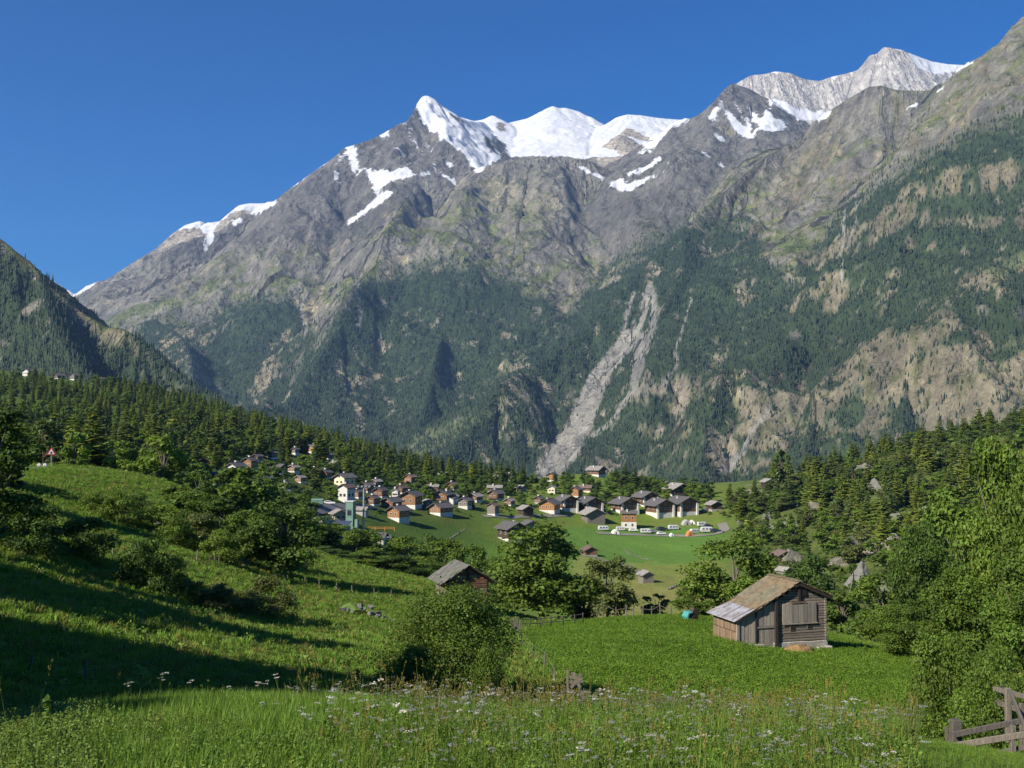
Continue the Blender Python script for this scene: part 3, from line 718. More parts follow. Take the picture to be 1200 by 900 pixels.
_scree = np.zeros(_MX.shape, dtype=np.float32)
for ln, w0, w1 in [([(762, 335), (756, 355), (748, 380), (738, 395), (720, 418), (704, 440), (694, 462), (682, 492), (660, 530), (645, 550)], 5, 22), ([(766, 340), (768, 365), (762, 392), (752, 420), (744, 452), (720, 490), (690, 515)], 5, 3), ([(742, 345), (734, 370), (728, 400)], 2.5, 3),
                   ([(752, 400), (745, 440), (742, 460)], 12, 4), ([(418, 335), (422, 365), (418, 385)], 1.8, 2.2), ([(810, 350), (800, 385), (790, 410), (795, 425), (775, 455)], 1.5, 2), ([(358, 350), (352, 372), (360, 390)], 2, 3), ([(910, 470), (885, 500), (870, 530), (850, 552)], 2, 6), ([(992, 225), (988, 270), (985, 330)], 1.5, 2), ([(1002, 215), (1002, 260), (996, 290)], 1.2, 1.6)]:
    _scree = np.maximum(_scree, nearline(_qx * 0.5 + _mpx * 0.5, _qy * 0.5 + _mpy * 0.5, ln, w0 * 0.72, w1 * 0.72) * _mid)
# wooded islands in the scree
for s in [[(716, 436), (726, 430), (734, 444), (732, 462), (722, 478), (714, 462)], [(742, 368), (750, 360), (752, 378), (744, 385)], [(696, 505), (712, 496), (716, 480), (704, 486)]]:
    _scree = np.where(inpoly(_qx, _qy, s), 0.0, _scree)
_alp = np.zeros(_MX.shape, dtype=np.float32)
for s in [[(868, 380), (890, 366), (906, 360), (902, 368), (880, 380), (868, 392)], [(912, 288), (938, 280), (950, 288), (930, 296)], [(1150, 312), (1205, 296), (1205, 312), (1160, 322)], [(1176, 402), (1205, 396), (1205, 412), (1182, 412)], [(486, 508), (560, 486), (600, 462), (620, 452), (560, 496), (510, 530), (480, 540)], [(560, 452), (640, 392), (660, 372), (650, 392), (600, 430), (570, 462)], [(660, 432), (676, 426), (670, 440)]]:
    _alp = np.maximum(_alp, (inpoly(_qx, _qy, s) & _mid).astype(np.float32))
_forest = _forest * (1 - _cl) * (1 - np.clip(_scree * 1.5, 0, 1)) * (1 - _alp * 0.55)
_forest = _forest * sstep(-0.50, -0.20, _nA * 0.6 + _nB)      # clearings

# base colours
def lerp3(a, b_, t):
    b_ = np.asarray(b_, dtype=np.float32)
    if b_.ndim == 1:
        b_ = b_[None, None, :]
    return a + (b_ - a) * t[..., None]
_v = (0.5 + 0.5 * fbm(_MX / 150, _MY / 150, 4, 180)).astype(np.float32)
_v2 = (0.5 + 0.5 * fbm(_MX / 420, _MY / 420, 3, 185)).astype(np.float32)
_mc = np.zeros(_MX.shape + (3,), dtype=np.float32)
_mc[:] = (0.198, 0.188, 0.158)                                    # brown grey rock
_mc = lerp3(_mc, (0.138, 0.133, 0.118), sstep(0.45, 0.75, _v))
_mc = lerp3(_mc, (0.250, 0.225, 0.172), sstep(0.55, 0.25, _v2) * 0.5)
# alpine turf between the rock, on the gentler ground above the trees
_turf = sstep(0.12, 0.52, 0.5 + 0.8 * fbm(_MX / 180, _MY / 180, 4, 190) - (_slope - 0.75) * 0.7) * sstep(-190, -10, _mpy - _tl) * _mid
_mc = lerp3(_mc, (0.138, 0.158, 0.060), np.clip(_turf * 0.95, 0, 1))
_top = _far * sstep(345, 250, _mpy + fbm(_MX / 400, _MY / 400, 3, 200) * 50)
_dark = (rsel('main_peak', 'peak_arete', 'peak_rib', 'streaked_peak') * _top).astype(np.float32)
_mc = lerp3(_mc, (0.140, 0.134, 0.128), _dark * 0.75)
_pale = (rsel('white_cliff') & (_MY > 7600)).astype(np.float32)
_mc = lerp3(_mc, np.stack([0.40 + 0.22 * (_v - 0.3), 0.38 + 0.20 * (_v - 0.3), 0.35 + 0.18 * (_v - 0.3)], -1), _pale)
_pale2 = ((rsel('snow_dome') & (_mpx > 700)) | rsel('snow_shoulder')).astype(np.float32) * np.where(rsel('snow_shoulder'), sstep(318, 286, _mpy + fbm(_MX / 200, _MY / 200, 3, 201) * 16), 1.0)
_mc = lerp3(_mc, (0.40, 0.355, 0.29), _pale2 * 0.9)
_mc = lerp3(_mc, (0.27, 0.25, 0.20), (_below * 0.5))
_warm = sstep(760, 480, _mpx) * 0.5
_rg = sstep(700, 950, _mpx) * 0.07
_clc = np.stack([0.290 - _rg + 0.10 * _warm + 0.24 * (_v - 0.5), 0.264 - _rg + 0.06 * _warm + 0.19 * (_v - 0.5), 0.205 - _rg + 0.0 * _warm + 0.11 * (_v - 0.5)], -1)
_mc = lerp3(_mc, _clc, np.clip(_cl * 1.1, 0, 1))
_mc = lerp3(_mc, (0.120, 0.130, 0.055), np.clip(_cl, 0, 1) * sstep(0.05, 0.30, fbm(_MX / 38, _MY / 38, 3, 205)) * 0.75)
_mc = lerp3(_mc, (0.270, 0.262, 0.230), np.clip(_scree * 1.4, 0, 1))
_mc = lerp3(_mc, (0.095, 0.140, 0.045), _alp * 0.6)
_mc = lerp3(_mc, (0.042, 0.062, 0.030), np.clip(_forest * 1.2, 0, 1))

m, nt, b = nodes_of('mountain_rock')
ca = nattr(nt, 'Col'); ra = nattr(nt, 'rockness'); sa_ = nattr(nt, 'snow'); fl = nattr(nt, 'flow')
p = npos(nt); ps = npos(nt, (1.0, 1.0, 0.5))
def ridgenoise(scale, detail, vec, rough=0.6):
    n = nt.nodes.new('ShaderNodeTexNoise'); n.noise_type = 'RIDGED_MULTIFRACTAL'
    n.inputs['Scale'].default_value = scale; n.inputs['Detail'].default_value = detail; n.inputs['Roughness'].default_value = rough
    n.inputs['Offset'].default_value = 0.9; n.inputs['Gain'].default_value = 1.6
    nt.links.new(vec, n.inputs['Vector']); return n.outputs['Fac']
f1 = nnoise(nt, 0.020, 9, 0.68, ps, 0.4); f2 = nnoise(nt, 0.10, 6, 0.7, ps, 0.3)
f3 = ridgenoise(1.0, 7, fl.outputs['Vector'])                 # rills that run down the fall line
f4 = ridgenoise(0.012, 8, p)
k1 = nmix(nt, nramp(nt, f1, 0.34, 0.66), (0.66, 0.66, 0.68), (1.32, 1.31, 1.27))
k2 = nmix(nt, nramp(nt, f2, 0.36, 0.66), (0.76, 0.76, 0.78), (1.22, 1.21, 1.18))
k3 = nmix(nt, nramp(nt, f3, 0.2, 1.5), (0.78, 0.78, 0.80), (1.22, 1.21, 1.18))
kk = nmix(nt, 1.0, k1, k2, 'MULTIPLY'); kk = nmix(nt, 1.0, kk, k3, 'MULTIPLY')
kk = nmix(nt, ra.outputs['Fac'], (1.05, 1.05, 1.05), nmix(nt, 1.0, kk, (1.14, 1.14, 1.13), 'MULTIPLY'))
rc = nmix(nt, 1.0, ca.outputs['Color'], kk, 'MULTIPLY')
# snow lies with ragged edges between the ribs
se = nmath(nt, 'ADD', sa_.outputs['Fac'], nmath(nt, 'MULTIPLY', nmath(nt, 'SUBTRACT', nnoise(nt, 0.030, 8, 0.74, ps, 0.6), 0.5), 1.7))
sf = nramp(nt, se, 0.44, 0.58)
sc_ = nmix(nt, nramp(nt, f1, 0.35, 0.65), (0.56, 0.58, 0.61), (0.70, 0.71, 0.72))
nt.links.new(nmix(nt, sf, rc, sc_), b.inputs['Base Color'])
b.inputs['Roughness'].default_value = 0.95
b.inputs['Specular IOR Level'].default_value = 0.05
hh = nmath(nt, 'ADD', nmath(nt, 'ADD', nmath(nt, 'MULTIPLY', f1, 26.0), nmath(nt, 'MULTIPLY', f2, 9.0)), nmath(nt, 'ADD', nmath(nt, 'MULTIPLY', f3, 11.0), nmath(nt, 'MULTIPLY', f4, 12.0)))
bs = nmath(nt, 'MULTIPLY', ra.outputs['Fac'], nmath(nt, 'SUBTRACT', 1.0, nmath(nt, 'MULTIPLY', sf, 0.72)))
nt.links.new(nbump(nt, hh, 1.0, bs), b.inputs['Normal'])
MATS['mountain_rock'] = m
_rockness = np.clip(1.0 - _forest * 0.6, 0, 1)
_i = np.arange(_NW - 1)[:, None] * _NU + np.arange(_NU - 1)[None, :]
_fc = np.stack([_i, _i + 1, _i + 1 + _NU, _i + _NU], -1).reshape(-1, 4)
_me = mesh_np('mountains', np.stack([_MX.ravel(), _MY.ravel(), _MZ.ravel()], 1), _fc, _mc.reshape(-1, 3), {'rockness': _rockness.ravel(), 'snow': _blur(np.clip(_snow * 1.25, 0, 1), 1, 2).ravel()})
_fa = _me.attributes.new('flow', 'FLOAT_VECTOR', 'POINT')
_fa.data.foreach_set('vector', np.stack([_FS.ravel() / 55.0, _FD.ravel() / 420.0, _MZ.ravel() / 900.0], 1).astype(np.float32).ravel())
tag(link('mountains', _me, 'mountain_rock'), 'snow capped alpine mountain range across the valley', kind='structure')
# ------------------------------------------------------------------ plant materials
def leaf_material(name, rgb, trans=0.30, var=0.35):
    m, nt, b = nodes_of(name)
    ca = nattr(nt, 'Col')
    oi = nt.nodes.new('ShaderNodeObjectInfo')
    k = nmix(nt, oi.outputs['Random'], (1 - var * 0.6, 1 - var * 0.5, 1 - var * 0.5), (1 + var * 0.6, 1 + var * 0.35, 1 + var * 0.2))
    c = nmix(nt, 1.0, ca.outputs['Color'], rgb, 'MULTIPLY')
    c = nmix(nt, 1.0, c, k, 'MULTIPLY')
    nt.links.new(c, b.inputs['Base Color'])
    b.inputs['Roughness'].default_value = 0.6
    b.inputs['Specular IOR Level'].default_value = 0.25
    tr = nt.nodes.new('ShaderNodeBsdfTranslucent')
    c2 = nmix(nt, 1.0, c, (1.25, 1.3, 0.6), 'MULTIPLY')
    nt.links.new(c2, tr.inputs['Color'])
    mx = nt.nodes.new('ShaderNodeMixShader'); mx.inputs[0].default_value = trans
    nt.links.new(b.outputs[0], mx.inputs[1]); nt.links.new(tr.outputs[0], mx.inputs[2])
    nt.links.new(mx.outputs[0], nt.nodes['Material Output'].inputs['Surface'])
    MATS[name] = m
    return m
leaf_material('leaf_mid', (0.105, 0.172, 0.024))
leaf_material('leaf_bright', (0.115, 0.185, 0.026))
leaf_material('leaf_dark', (0.074, 0.130, 0.022))
leaf_material('leaf_olive', (0.115, 0.145, 0.040))
leaf_material('needle_spruce', (0.070, 0.112, 0.028), 0.18)
leaf_material('needle_larch', (0.185, 0.240, 0.038), 0.34)
leaf_material('needle_pine', (0.080, 0.122, 0.032), 0.18)
leaf_material('grass_blade', (0.140, 0.250, 0.034), 0.35)
leaf_material('grass_dry', (0.195, 0.205, 0.055), 0.30)
leaf_material('meadow_herb', (0.118, 0.215, 0.020), 0.30)
leaf_material('weed_leaf', (0.130, 0.215, 0.040), 0.30)
leaf_material('petal_white', (0.50, 0.50, 0.44), 0.25)
leaf_material('petal_grey', (0.27, 0.27, 0.24), 0.2)
leaf_material('stem_brown', (0.20, 0.13, 0.07), 0.05)
leaf_material('far_needle', (0.033, 0.054, 0.026), 0.05, 0.22)

def bark(name, rgb):
    m, nt, b = nodes_of(name)
    p = ncoord(nt, 'Object', (6, 6, 1.5))
    f = nnoise(nt, 3.0, 5, 0.7, p)
    nt.links.new(nmix(nt, nramp(nt, f, 0.3, 0.7), [q * 0.55 for q in rgb], [q * 1.35 for q in rgb]), b.inputs['Base Color'])
    b.inputs['Roughness'].default_value = 0.9
    nt.links.new(nbump(nt, f, 0.05, 0.8), b.inputs['Normal'])
    MATS[name] = m
bark('bark_grey', (0.16, 0.135, 0.105)); bark('bark_brown', (0.105, 0.075, 0.05)); bark('bark_pale', (0.30, 0.275, 0.22))

# ------------------------------------------------------------------ plant meshes
class Tris:
    def __init__(s):
        s.v = []; s.f = []; s.c = []; s.n = 0
    def add(s, v, f, c):
        v = np.asarray(v, dtype=np.float32).reshape(-1, 3); f = np.asarray(f, dtype=np.int32)
        s.v.append(v); s.f.append(f + s.n); s.n += len(v)
        c = np.asarray(c, dtype=np.float32)
        s.c.append(np.tile(c, (len(v), 1)) if c.ndim == 1 else c)
    def mesh(s, name, smooth=False):
        return mesh_np(name, np.concatenate(s.v), np.concatenate(s.f), np.concatenate(s.c), smooth=smooth)

def tube_mesh(name, paths, sides=6):
    """tapered tubes; each path is a list of (point, radius)"""
    V = []; Fq = []; n = 0
    for path in paths:
        for j, (p, r) in enumerate(path):
            a = Vector(path[max(j - 1, 0)][0]); c = Vector(path[min(j + 1, len(path) - 1)][0])
            t = (c - a).normalized() if (c - a).length > 1e-6 else Vector((0, 0, 1))
            s_ = t.orthogonal().normalized(); u_ = t.cross(s_)
            for q in range(sides):
                an = 2 * math.pi * q / sides
                V.append(Vector(p) + (s_ * math.cos(an) + u_ * math.sin(an)) * r)
        for j in range(len(path) - 1):
            for q in range(sides):
                a0 = n + j * sides + q; a1 = n + j * sides + (q + 1) % sides
                Fq.append((a0, a1, a1 + sides, a0 + sides))
        n += len(path) * sides
    return mesh_np(name, np.array([tuple(v) for v in V]), np.array(Fq))

def leaf_cards(rs, cen, nor, size, jitter=0.7):
    """one bent quad (as two triangles) for each leaf spray"""
    n = len(cen)
    d = nor + rs.normal(size=(n, 3)) * jitter
    d /= np.linalg.norm(d, axis=1, keepdims=True) + 1e-9
    r = rs.normal(size=(n, 3)); a = np.cross(d, r); a /= np.linalg.norm(a, axis=1, keepdims=True) + 1e-9
    b_ = np.cross(d, a)
    s = (size * rs.uniform(0.6, 1.35, n))[:, None]
    asp = rs.uniform(0.45, 0.8, n)[:, None]
    v = np.stack([cen - a * s, cen + b_ * s * asp + d * s * 0.15, cen + a * s, cen - b_ * s * asp + d * s * 0.15], 1).reshape(-1, 3)
    i = np.arange(n)[:, None] * 4
    f = np.concatenate([i + np.array([[0, 1, 2]]), i + np.array([[0, 2, 3]])])
    return v, f

def broadleaf(seed, H=10.0, W=8.0, base=0.18, nblob=26, nleaf=9000, leaf=0.16, trunk=0.22, open_=0.0, shrub=False, lean=0.0):
    rs = np.random.RandomState(seed)
    # blobs: boughs of foliage spread through an egg shaped crown
    B = []
    tries = 0
    while len(B) < nblob and tries < 4000:
        tries += 1
        h = rs.uniform(0, 1)
        prof = (math.sin(math.pi * (0.10 + 0.82 * h ** 0.85)) ** 0.7) if not shrub else math.sqrt(max(1 - (h * 0.95) ** 2, 0))
        rr = math.sqrt(rs.uniform(0.06, 1)) * prof * W * 0.5 * 0.80
        an = rs.uniform(0, 2 * math.pi)
        z = H * (base + (1 - base) * (0.06 + 0.84 * h))
        br = W * rs.uniform(0.10, 0.19) * (1.0 - 0.35 * h)
        B.append((math.cos(an) * rr + lean * h, math.sin(an) * rr, z, br))
    B = np.array(B)
    wts = B[:, 3] ** 2; wts /= wts.sum()
    k = rs.choice(len(B), nleaf, p=wts)
    nrm = rs.normal(size=(nleaf, 3)); nrm /= np.linalg.norm(nrm, axis=1, keepdims=True)
    nrm[:, 2] = np.where(rs.rand(nleaf) < 0.6, np.abs(nrm[:, 2]), nrm[:, 2])
    rad = B[k, 3] * (0.62 + 0.48 * rs.rand(nleaf) ** 0.6) * (1 + 0.22 * np.sin(nrm[:, 0] * 7 + k) * np.cos(nrm[:, 1] * 6 + k * 2))
    cen = B[k, :3] + nrm * rad[:, None] * np.array([1.05, 1.05, 0.78])
    cen += rs.normal(size=cen.shape) * W * 0.012
    # stray sprays break the outline
    ns = nleaf // 9
    cen[:ns] += nrm[:ns] * rs.exponential(W * 0.035, ns)[:, None]
    v, f = leaf_cards(rs, cen, nrm * 0.9 + np.array([0, 0, 0.35]), leaf)
    tone = (0.72 + 0.56 * rs.rand(len(B)))[k] * rs.uniform(0.75, 1.25, nleaf)
    hue = rs.uniform(0.88, 1.16, nleaf)
    col = np.stack([tone * hue, tone, tone * 0.95], 1)
    crown = mesh_np('crown', v, f, np.repeat(col, 4, 0), smooth=False)
    # trunk and limbs
    paths = []
    if shrub:
        for q in range(7):
            b0 = B[rs.randint(len(B))]
            m_ = np.array([b0[0] * 0.35, b0[1] * 0.35, b0[2] * 0.5])
            paths.append([((b0[0] * 0.05, b0[1] * 0.05, -0.2), trunk * 0.5), (tuple(m_), trunk * 0.35), (tuple(b0[:3]), trunk * 0.1)])
    else:
        top = H * 0.78
        tp = [((0, 0, -0.4), trunk * 1.35), ((0, 0, 0.3), trunk)]
        for q in range(1, 7):
            tp.append(((lean * 0.6 * q / 6 + rs.normal() * trunk * 0.6, rs.normal() * trunk * 0.6, top * q / 6), trunk * (1 - 0.14 * q)))
        paths.append(tp)
        for q in rs.permutation(len(B))[:16]:
            b0 = B[q]
            j = min(max(int(b0[2] * 0.55 / top * 6), 1), 5)
            st = np.array(tp[j + 1][0]); en = b0[:3]
            md = st * 0.5 + en * 0.5 + np.array([0, 0, H * 0.03])
            paths.append([(tuple(st), trunk * 0.42), (tuple(md), trunk * 0.26), (tuple(en), trunk * 0.07)])
    return crown, tube_mesh('trunk', paths, 6)

def conifer(seed, H=18.0, R=2.6, whorls=26, per=8, droop=0.35, dens=1.0, base=0.07, taper=0.85):
    rs = np.random.RandomState(seed)
    t = Tris()
    for w in range(whorls):
        h = base + (0.985 - base) * (w + rs.uniform(-0.3, 0.3)) / whorls
        h = min(max(h, 0.03), 0.985)
        L0 = R * ((1 - h) ** taper) * (0.75 + 0.25 * min(1.0, (h - base) * 8 + 0.45)) + 0.12
        n = max(3, int(per * dens * (0.6 + 0.5 * (1 - h))))
        a0 = rs.uniform(0, 6.28)
        for q in range(n):
            a = a0 + 6.283 * q / n + rs.normal() * 0.25
            L = L0 * rs.uniform(0.5, 1.28)
            z0 = h * H + rs.normal() * 0.40 * (1.15 - h)
            dz = -droop * L * rs.uniform(0.0, 1.9)
            e = np.array([math.cos(a), math.sin(a), 0.0]); s = np.array([-math.sin(a), math.cos(a), 0.0])
            wd = L * rs.uniform(0.22, 0.38)
            r0 = np.array([0, 0, z0]) + e * 0.02
            tip = r0 + e * L + np.array([0, 0, dz + 0.12 * L])
            mid = r0 + e * L * 0.55 + np.array([0, 0, dz * 0.55])
            tl = rs.normal() * 0.25
            m1 = mid + s * wd + np.array([0, 0, -0.22 * wd + tl * wd]); m2 = mid - s * wd + np.array([0, 0, -0.22 * wd - tl * wd])
            t1 = r0 + e * L * 0.86 + s * wd * 0.55 + np.array([0, 0, dz * 0.9]); t2 = r0 + e * L * 0.86 - s * wd * 0.55 + np.array([0, 0, dz * 0.9])
            hang = mid + np.array([0, 0, -0.34 * L * rs.uniform(0.5, 1.2)]) + e * 0.1 * L
            g = rs.uniform(0.7, 1.3)
            t.add([r0, m1, mid, m2, t1, tip, t2, hang], [(0, 1, 2), (0, 2, 3), (1, 4, 2), (2, 6, 3), (2, 4, 5), (2, 5, 6), (0, 7, 2), (2, 7, 5), (1, 7, 3), (4, 7, 6)], (g * rs.uniform(0.92, 1.1), g, g * 0.95))
    t.add([(0.1, 0, 0.95 * H), (-0.06, 0.09, 0.95 * H), (-0.06, -0.09, 0.95 * H), (0, 0, H)], [(0, 1, 3), (1, 2, 3), (2, 0, 3)], (1.1, 1.1, 1))
    crown = t.mesh('crown')
    tr = tube_mesh('trunk', [[((0, 0, -0.8), H * 0.018), ((0, 0, H * 0.05), H * 0.014), ((0, 0, H * 0.5), H * 0.008), ((0, 0, H * 0.93), H * 0.002)]], 6)
    return crown, tr

def pine(seed, H=14.0):
    """rounder, patchy crown of an old pine"""
    cr, tr = broadleaf(seed, H, H * 0.42, 0.22, 22, 3000, 0.33, 0.2)
    return cr, tr

# the stock of shapes: (crown mesh, trunk mesh, natural height, natural width)
STOCK = {}
def stock(name, pair, H, W, leafmat, barkmat):
    pair[0].materials.append(MATS[leafmat]); pair[1].materials.append(MATS[barkmat])
    STOCK[name] = (pair[0], pair[1], H, W)
for i in range(4):
    stock('spruce%d' % i, conifer(200 + i, 18, 2.4 + 0.3 * i, 27, 10, 0.42), 18, 5, 'needle_spruce', 'bark_brown')
for i in range(4):
    stock('larch%d' % i, conifer(300 + i, 17, 2.8 + 0.35 * i, 24, 10, 0.22, 1.0, 0.08, 0.58), 17, 5.4, 'needle_larch', 'bark_brown')
for i in range(2):
    stock('pine%d' % i, pine(330 + i), 14, 6, 'needle_pine', 'bark_brown')
for i in range(3):
    stock('round%d' % i, broadleaf(400 + i, 10, 8.5, 0.10, 34, 11000, 0.17, 0.24), 10, 8.5, 'leaf_mid', 'bark_grey')
for i in range(2):
    stock('tall%d' % i, broadleaf(420 + i, 12, 7.0, 0.12, 34, 10000, 0.17, 0.22, lean=0.5), 12, 7.0, 'leaf_mid', 'bark_grey')
for i in range(2):
    stock('olive%d' % i, broadleaf(440 + i, 8, 6.0, 0.08, 30, 8000, 0.14, 0.16), 8, 6.0, 'leaf_olive', 'bark_grey')
for i in range(3):
    stock('small%d' % i, broadleaf(460 + i, 8, 6.5, 0.08, 20, 2600, 0.28, 0.18), 8, 6.5, 'leaf_mid', 'bark_grey')
for i in range(3):
    stock('shrub%d' % i, broadleaf(480 + i, 3.0, 4.2, 0.02, 26, 6500, 0.085, 0.09, shrub=True), 3.0, 4.2, 'leaf_mid', 'bark_brown')

for i in range(3):
    stock('thick%d' % i, broadleaf(520 + i, 10, 8.5, 0.04, 44, 24000, 0.125, 0.22), 10, 8.5, 'leaf_mid', 'bark_grey')
for i in range(3):
    stock('bush%d' % i, broadleaf(540 + i, 3.0, 4.2, 0.0, 40, 17000, 0.046, 0.08, shrub=True), 3.0, 4.2, 'leaf_mid', 'bark_brown')

stock('dome0', broadleaf(560, 5.0, 6.4, 0.0, 80, 34000, 0.052, 0.10, shrub=True), 5.0, 6.4, 'leaf_olive', 'bark_brown')

def plant(kind, name, x, y, height, width, label, group, leafmat=None, rot=None, cat='tree', z=None, sink=0.15):
    cr, tr, H, W = STOCK[kind]
    sz = height / H; sxy = width / W * (1.0 if kind[:5] in ('larch', 'spruc', 'thick', 'dome0') else 1.2)
    e = thing(name, label, cat, (x, y, (gz(x, y) if z is None else z) - sink * min(1.0, height / 8.0)), RNG.uniform(0, 6.28) if rot is None else rot, group)
    e.scale = (sxy, sxy, sz)
    c = link('crown', cr, parent=e); link('trunk' if cat == 'tree' else 'stem', tr, parent=e)
    if leafmat:
        c.material_slots[0].link = 'OBJECT'; c.material_slots[0].material = MATS[leafmat]
    return e

def plant_px(kind, name, px, ptop, d, wpx, label, group=None, leafmat=None, cat='tree', **k):
    """a tree d metres ahead whose top and width match the photograph"""
    t = at(px, ptop, d); g = gz(t.x, t.y)
    return plant(kind, name, t.x, t.y, max(t.z - g, 0.6), wpx * d / F_PX, label, group, leafmat, cat=cat, **k)

# ------------------------------------------------------------------ scatter by geometry nodes (only for what nobody could count)
def scatter(name, pts, rots, scales, variants, idx, label, parent=None):
    """pts (n,3); rots (n,3) euler; scales (n,3); variants: list of (mesh); idx (n,)"""
    me = bpy.data.meshes.new(name + '_points')
    n = len(pts)
    me.vertices.add(n); me.vertices.foreach_set('co', np.ascontiguousarray(pts, dtype=np.float32).ravel())
    for nm, arr in (('rot', rots), ('scl', scales)):
        a = me.attributes.new(nm, 'FLOAT_VECTOR', 'POINT'); a.data.foreach_set('vector', np.ascontiguousarray(arr, dtype=np.float32).ravel())
    a = me.attributes.new('idx', 'INT', 'POINT'); a.data.foreach_set('value', np.ascontiguousarray(idx, dtype=np.int32))
    col = bpy.data.collections.new(name + '_shapes')
    for i, vm in enumerate(variants):
        col.objects.link(bpy.data.objects.new('%s_shape_%02d' % (name, i), vm))
    ng = bpy.data.node_groups.new(name + '_scatter', 'GeometryNodeTree')
    ng.interface.new_socket('Geometry', in_out='INPUT', socket_type='NodeSocketGeometry')
    ng.interface.new_socket('Geometry', in_out='OUTPUT', socket_type='NodeSocketGeometry')
    gi = ng.nodes.new('NodeGroupInput'); go = ng.nodes.new('NodeGroupOutput')
    ci = ng.nodes.new('GeometryNodeCollectionInfo'); ci.inputs['Collection'].default_value = col
    ci.inputs['Separate Children'].default_value = True; ci.inputs['Reset Children'].default_value = True
    ip = ng.nodes.new('GeometryNodeInstanceOnPoints'); ip.inputs['Pick Instance'].default_value = True
    def attr(nm, ty):
        q = ng.nodes.new('GeometryNodeInputNamedAttribute'); q.data_type = ty; q.inputs['Name'].default_value = nm
        return q.outputs['Attribute']
    ng.links.new(gi.outputs[0], ip.inputs['Points']); ng.links.new(ci.outputs[0], ip.inputs['Instance'])
    ng.links.new(attr('idx', 'INT'), ip.inputs['Instance Index'])
    ng.links.new(attr('rot', 'FLOAT_VECTOR'), ip.inputs['Rotation'])
    ng.links.new(attr('scl', 'FLOAT_VECTOR'), ip.inputs['Scale'])
    ng.links.new(ip.outputs[0], go.inputs[0])
    o = link(name, me, parent=parent)
    md = o.modifiers.new('scatter', 'NODES'); md.node_group = ng
    tag(o, label, kind='stuff')
    return o
# ------------------------------------------------------------------ woods on the far slopes
_rs = np.random.RandomState(77)
def far_tree(seed, H=18.0, R=2.7):
    rs = np.random.RandomState(seed); t = Tris()
    for (z0, z1, r) in ((0.02, 0.62, 1.0), (0.30, 0.82, 0.72), (0.58, 1.0, 0.45)):
        n = 6; v = [(0, 0, H * z1)]
        for q in range(n):
            a = 6.283 * q / n + rs.normal() * 0.2; rr = R * r * rs.uniform(0.75, 1.2)
            v.append((math.cos(a) * rr, math.sin(a) * rr, H * (z0 + rs.uniform(-0.04, 0.06))))
        g = rs.uniform(0.8, 1.2)
        t.add(v, [(0, 1 + q, 1 + (q + 1) % n) for q in range(n)], (g, g, g))
    return t.mesh('far_tree')
_ft = []
for i in range(5):
    q = far_tree(500 + i); q.materials.append(MATS['far_needle']); _ft.append(q)
_area = np.abs(_dxx * _dyy)
_pb = _forest
_vis = (_mpx > -230) & (_mpx < 1360) & (_mpy < 640) & (_MY < 6600) & (_MZ > -330)
_dens = np.where(_MY < 3000, 1 / 58.0, 1 / 100.0)
_exp = _area * _dens * np.clip(_forest, 0, 1) ** 1.3 * _vis + _area * _vis * (1 / 230.0) * np.clip(_below, 0, 1) * (1 - np.clip(_scree * 2, 0, 1)) + _area * _vis / 2500.0 * sstep(-70, 0, _mpy - _tl)
_cnt = _rs.poisson(np.clip(_exp, 0, 40))
_j, _ii = np.nonzero(_cnt)
_rep = _cnt[_j, _ii]
_j = np.repeat(_j, _rep); _ii = np.repeat(_ii, _rep)
_keep = (_j < _NW - 2) & (_ii < _NU - 2); _j = _j[_keep]; _ii = _ii[_keep]
_a = _rs.rand(len(_j)); _b = _rs.rand(len(_j))
def _bil(A):
    return (A[_j, _ii] * (1 - _a) + A[_j, _ii + 1] * _a) * (1 - _b) + (A[_j + 1, _ii] * (1 - _a) + A[_j + 1, _ii + 1] * _a) * _b
_p = np.stack([_bil(_MX), _bil(_MY), _bil(_MZ) - 1.5], 1)
_hs_ = np.clip(_rs.lognormal(-0.28, 0.30, len(_p)), 0.35, 1.4) * np.where(_p[:, 1] < 3000, 0.9, 1.05)
_sc = np.stack([_hs_ * _rs.uniform(0.85, 1.25, len(_p)), _hs_ * _rs.uniform(0.85, 1.25, len(_p)), _hs_], 1)
_rt = np.stack([np.zeros(len(_p)), np.zeros(len(_p)), _rs.uniform(0, 6.28, len(_p))], 1)
print('far trees', len(_p))
scatter('mountain_forest', _p, _rt, _sc, _ft, _rs.randint(0, 5, len(_p)), 'dark conifer forest covering the far mountain slopes')
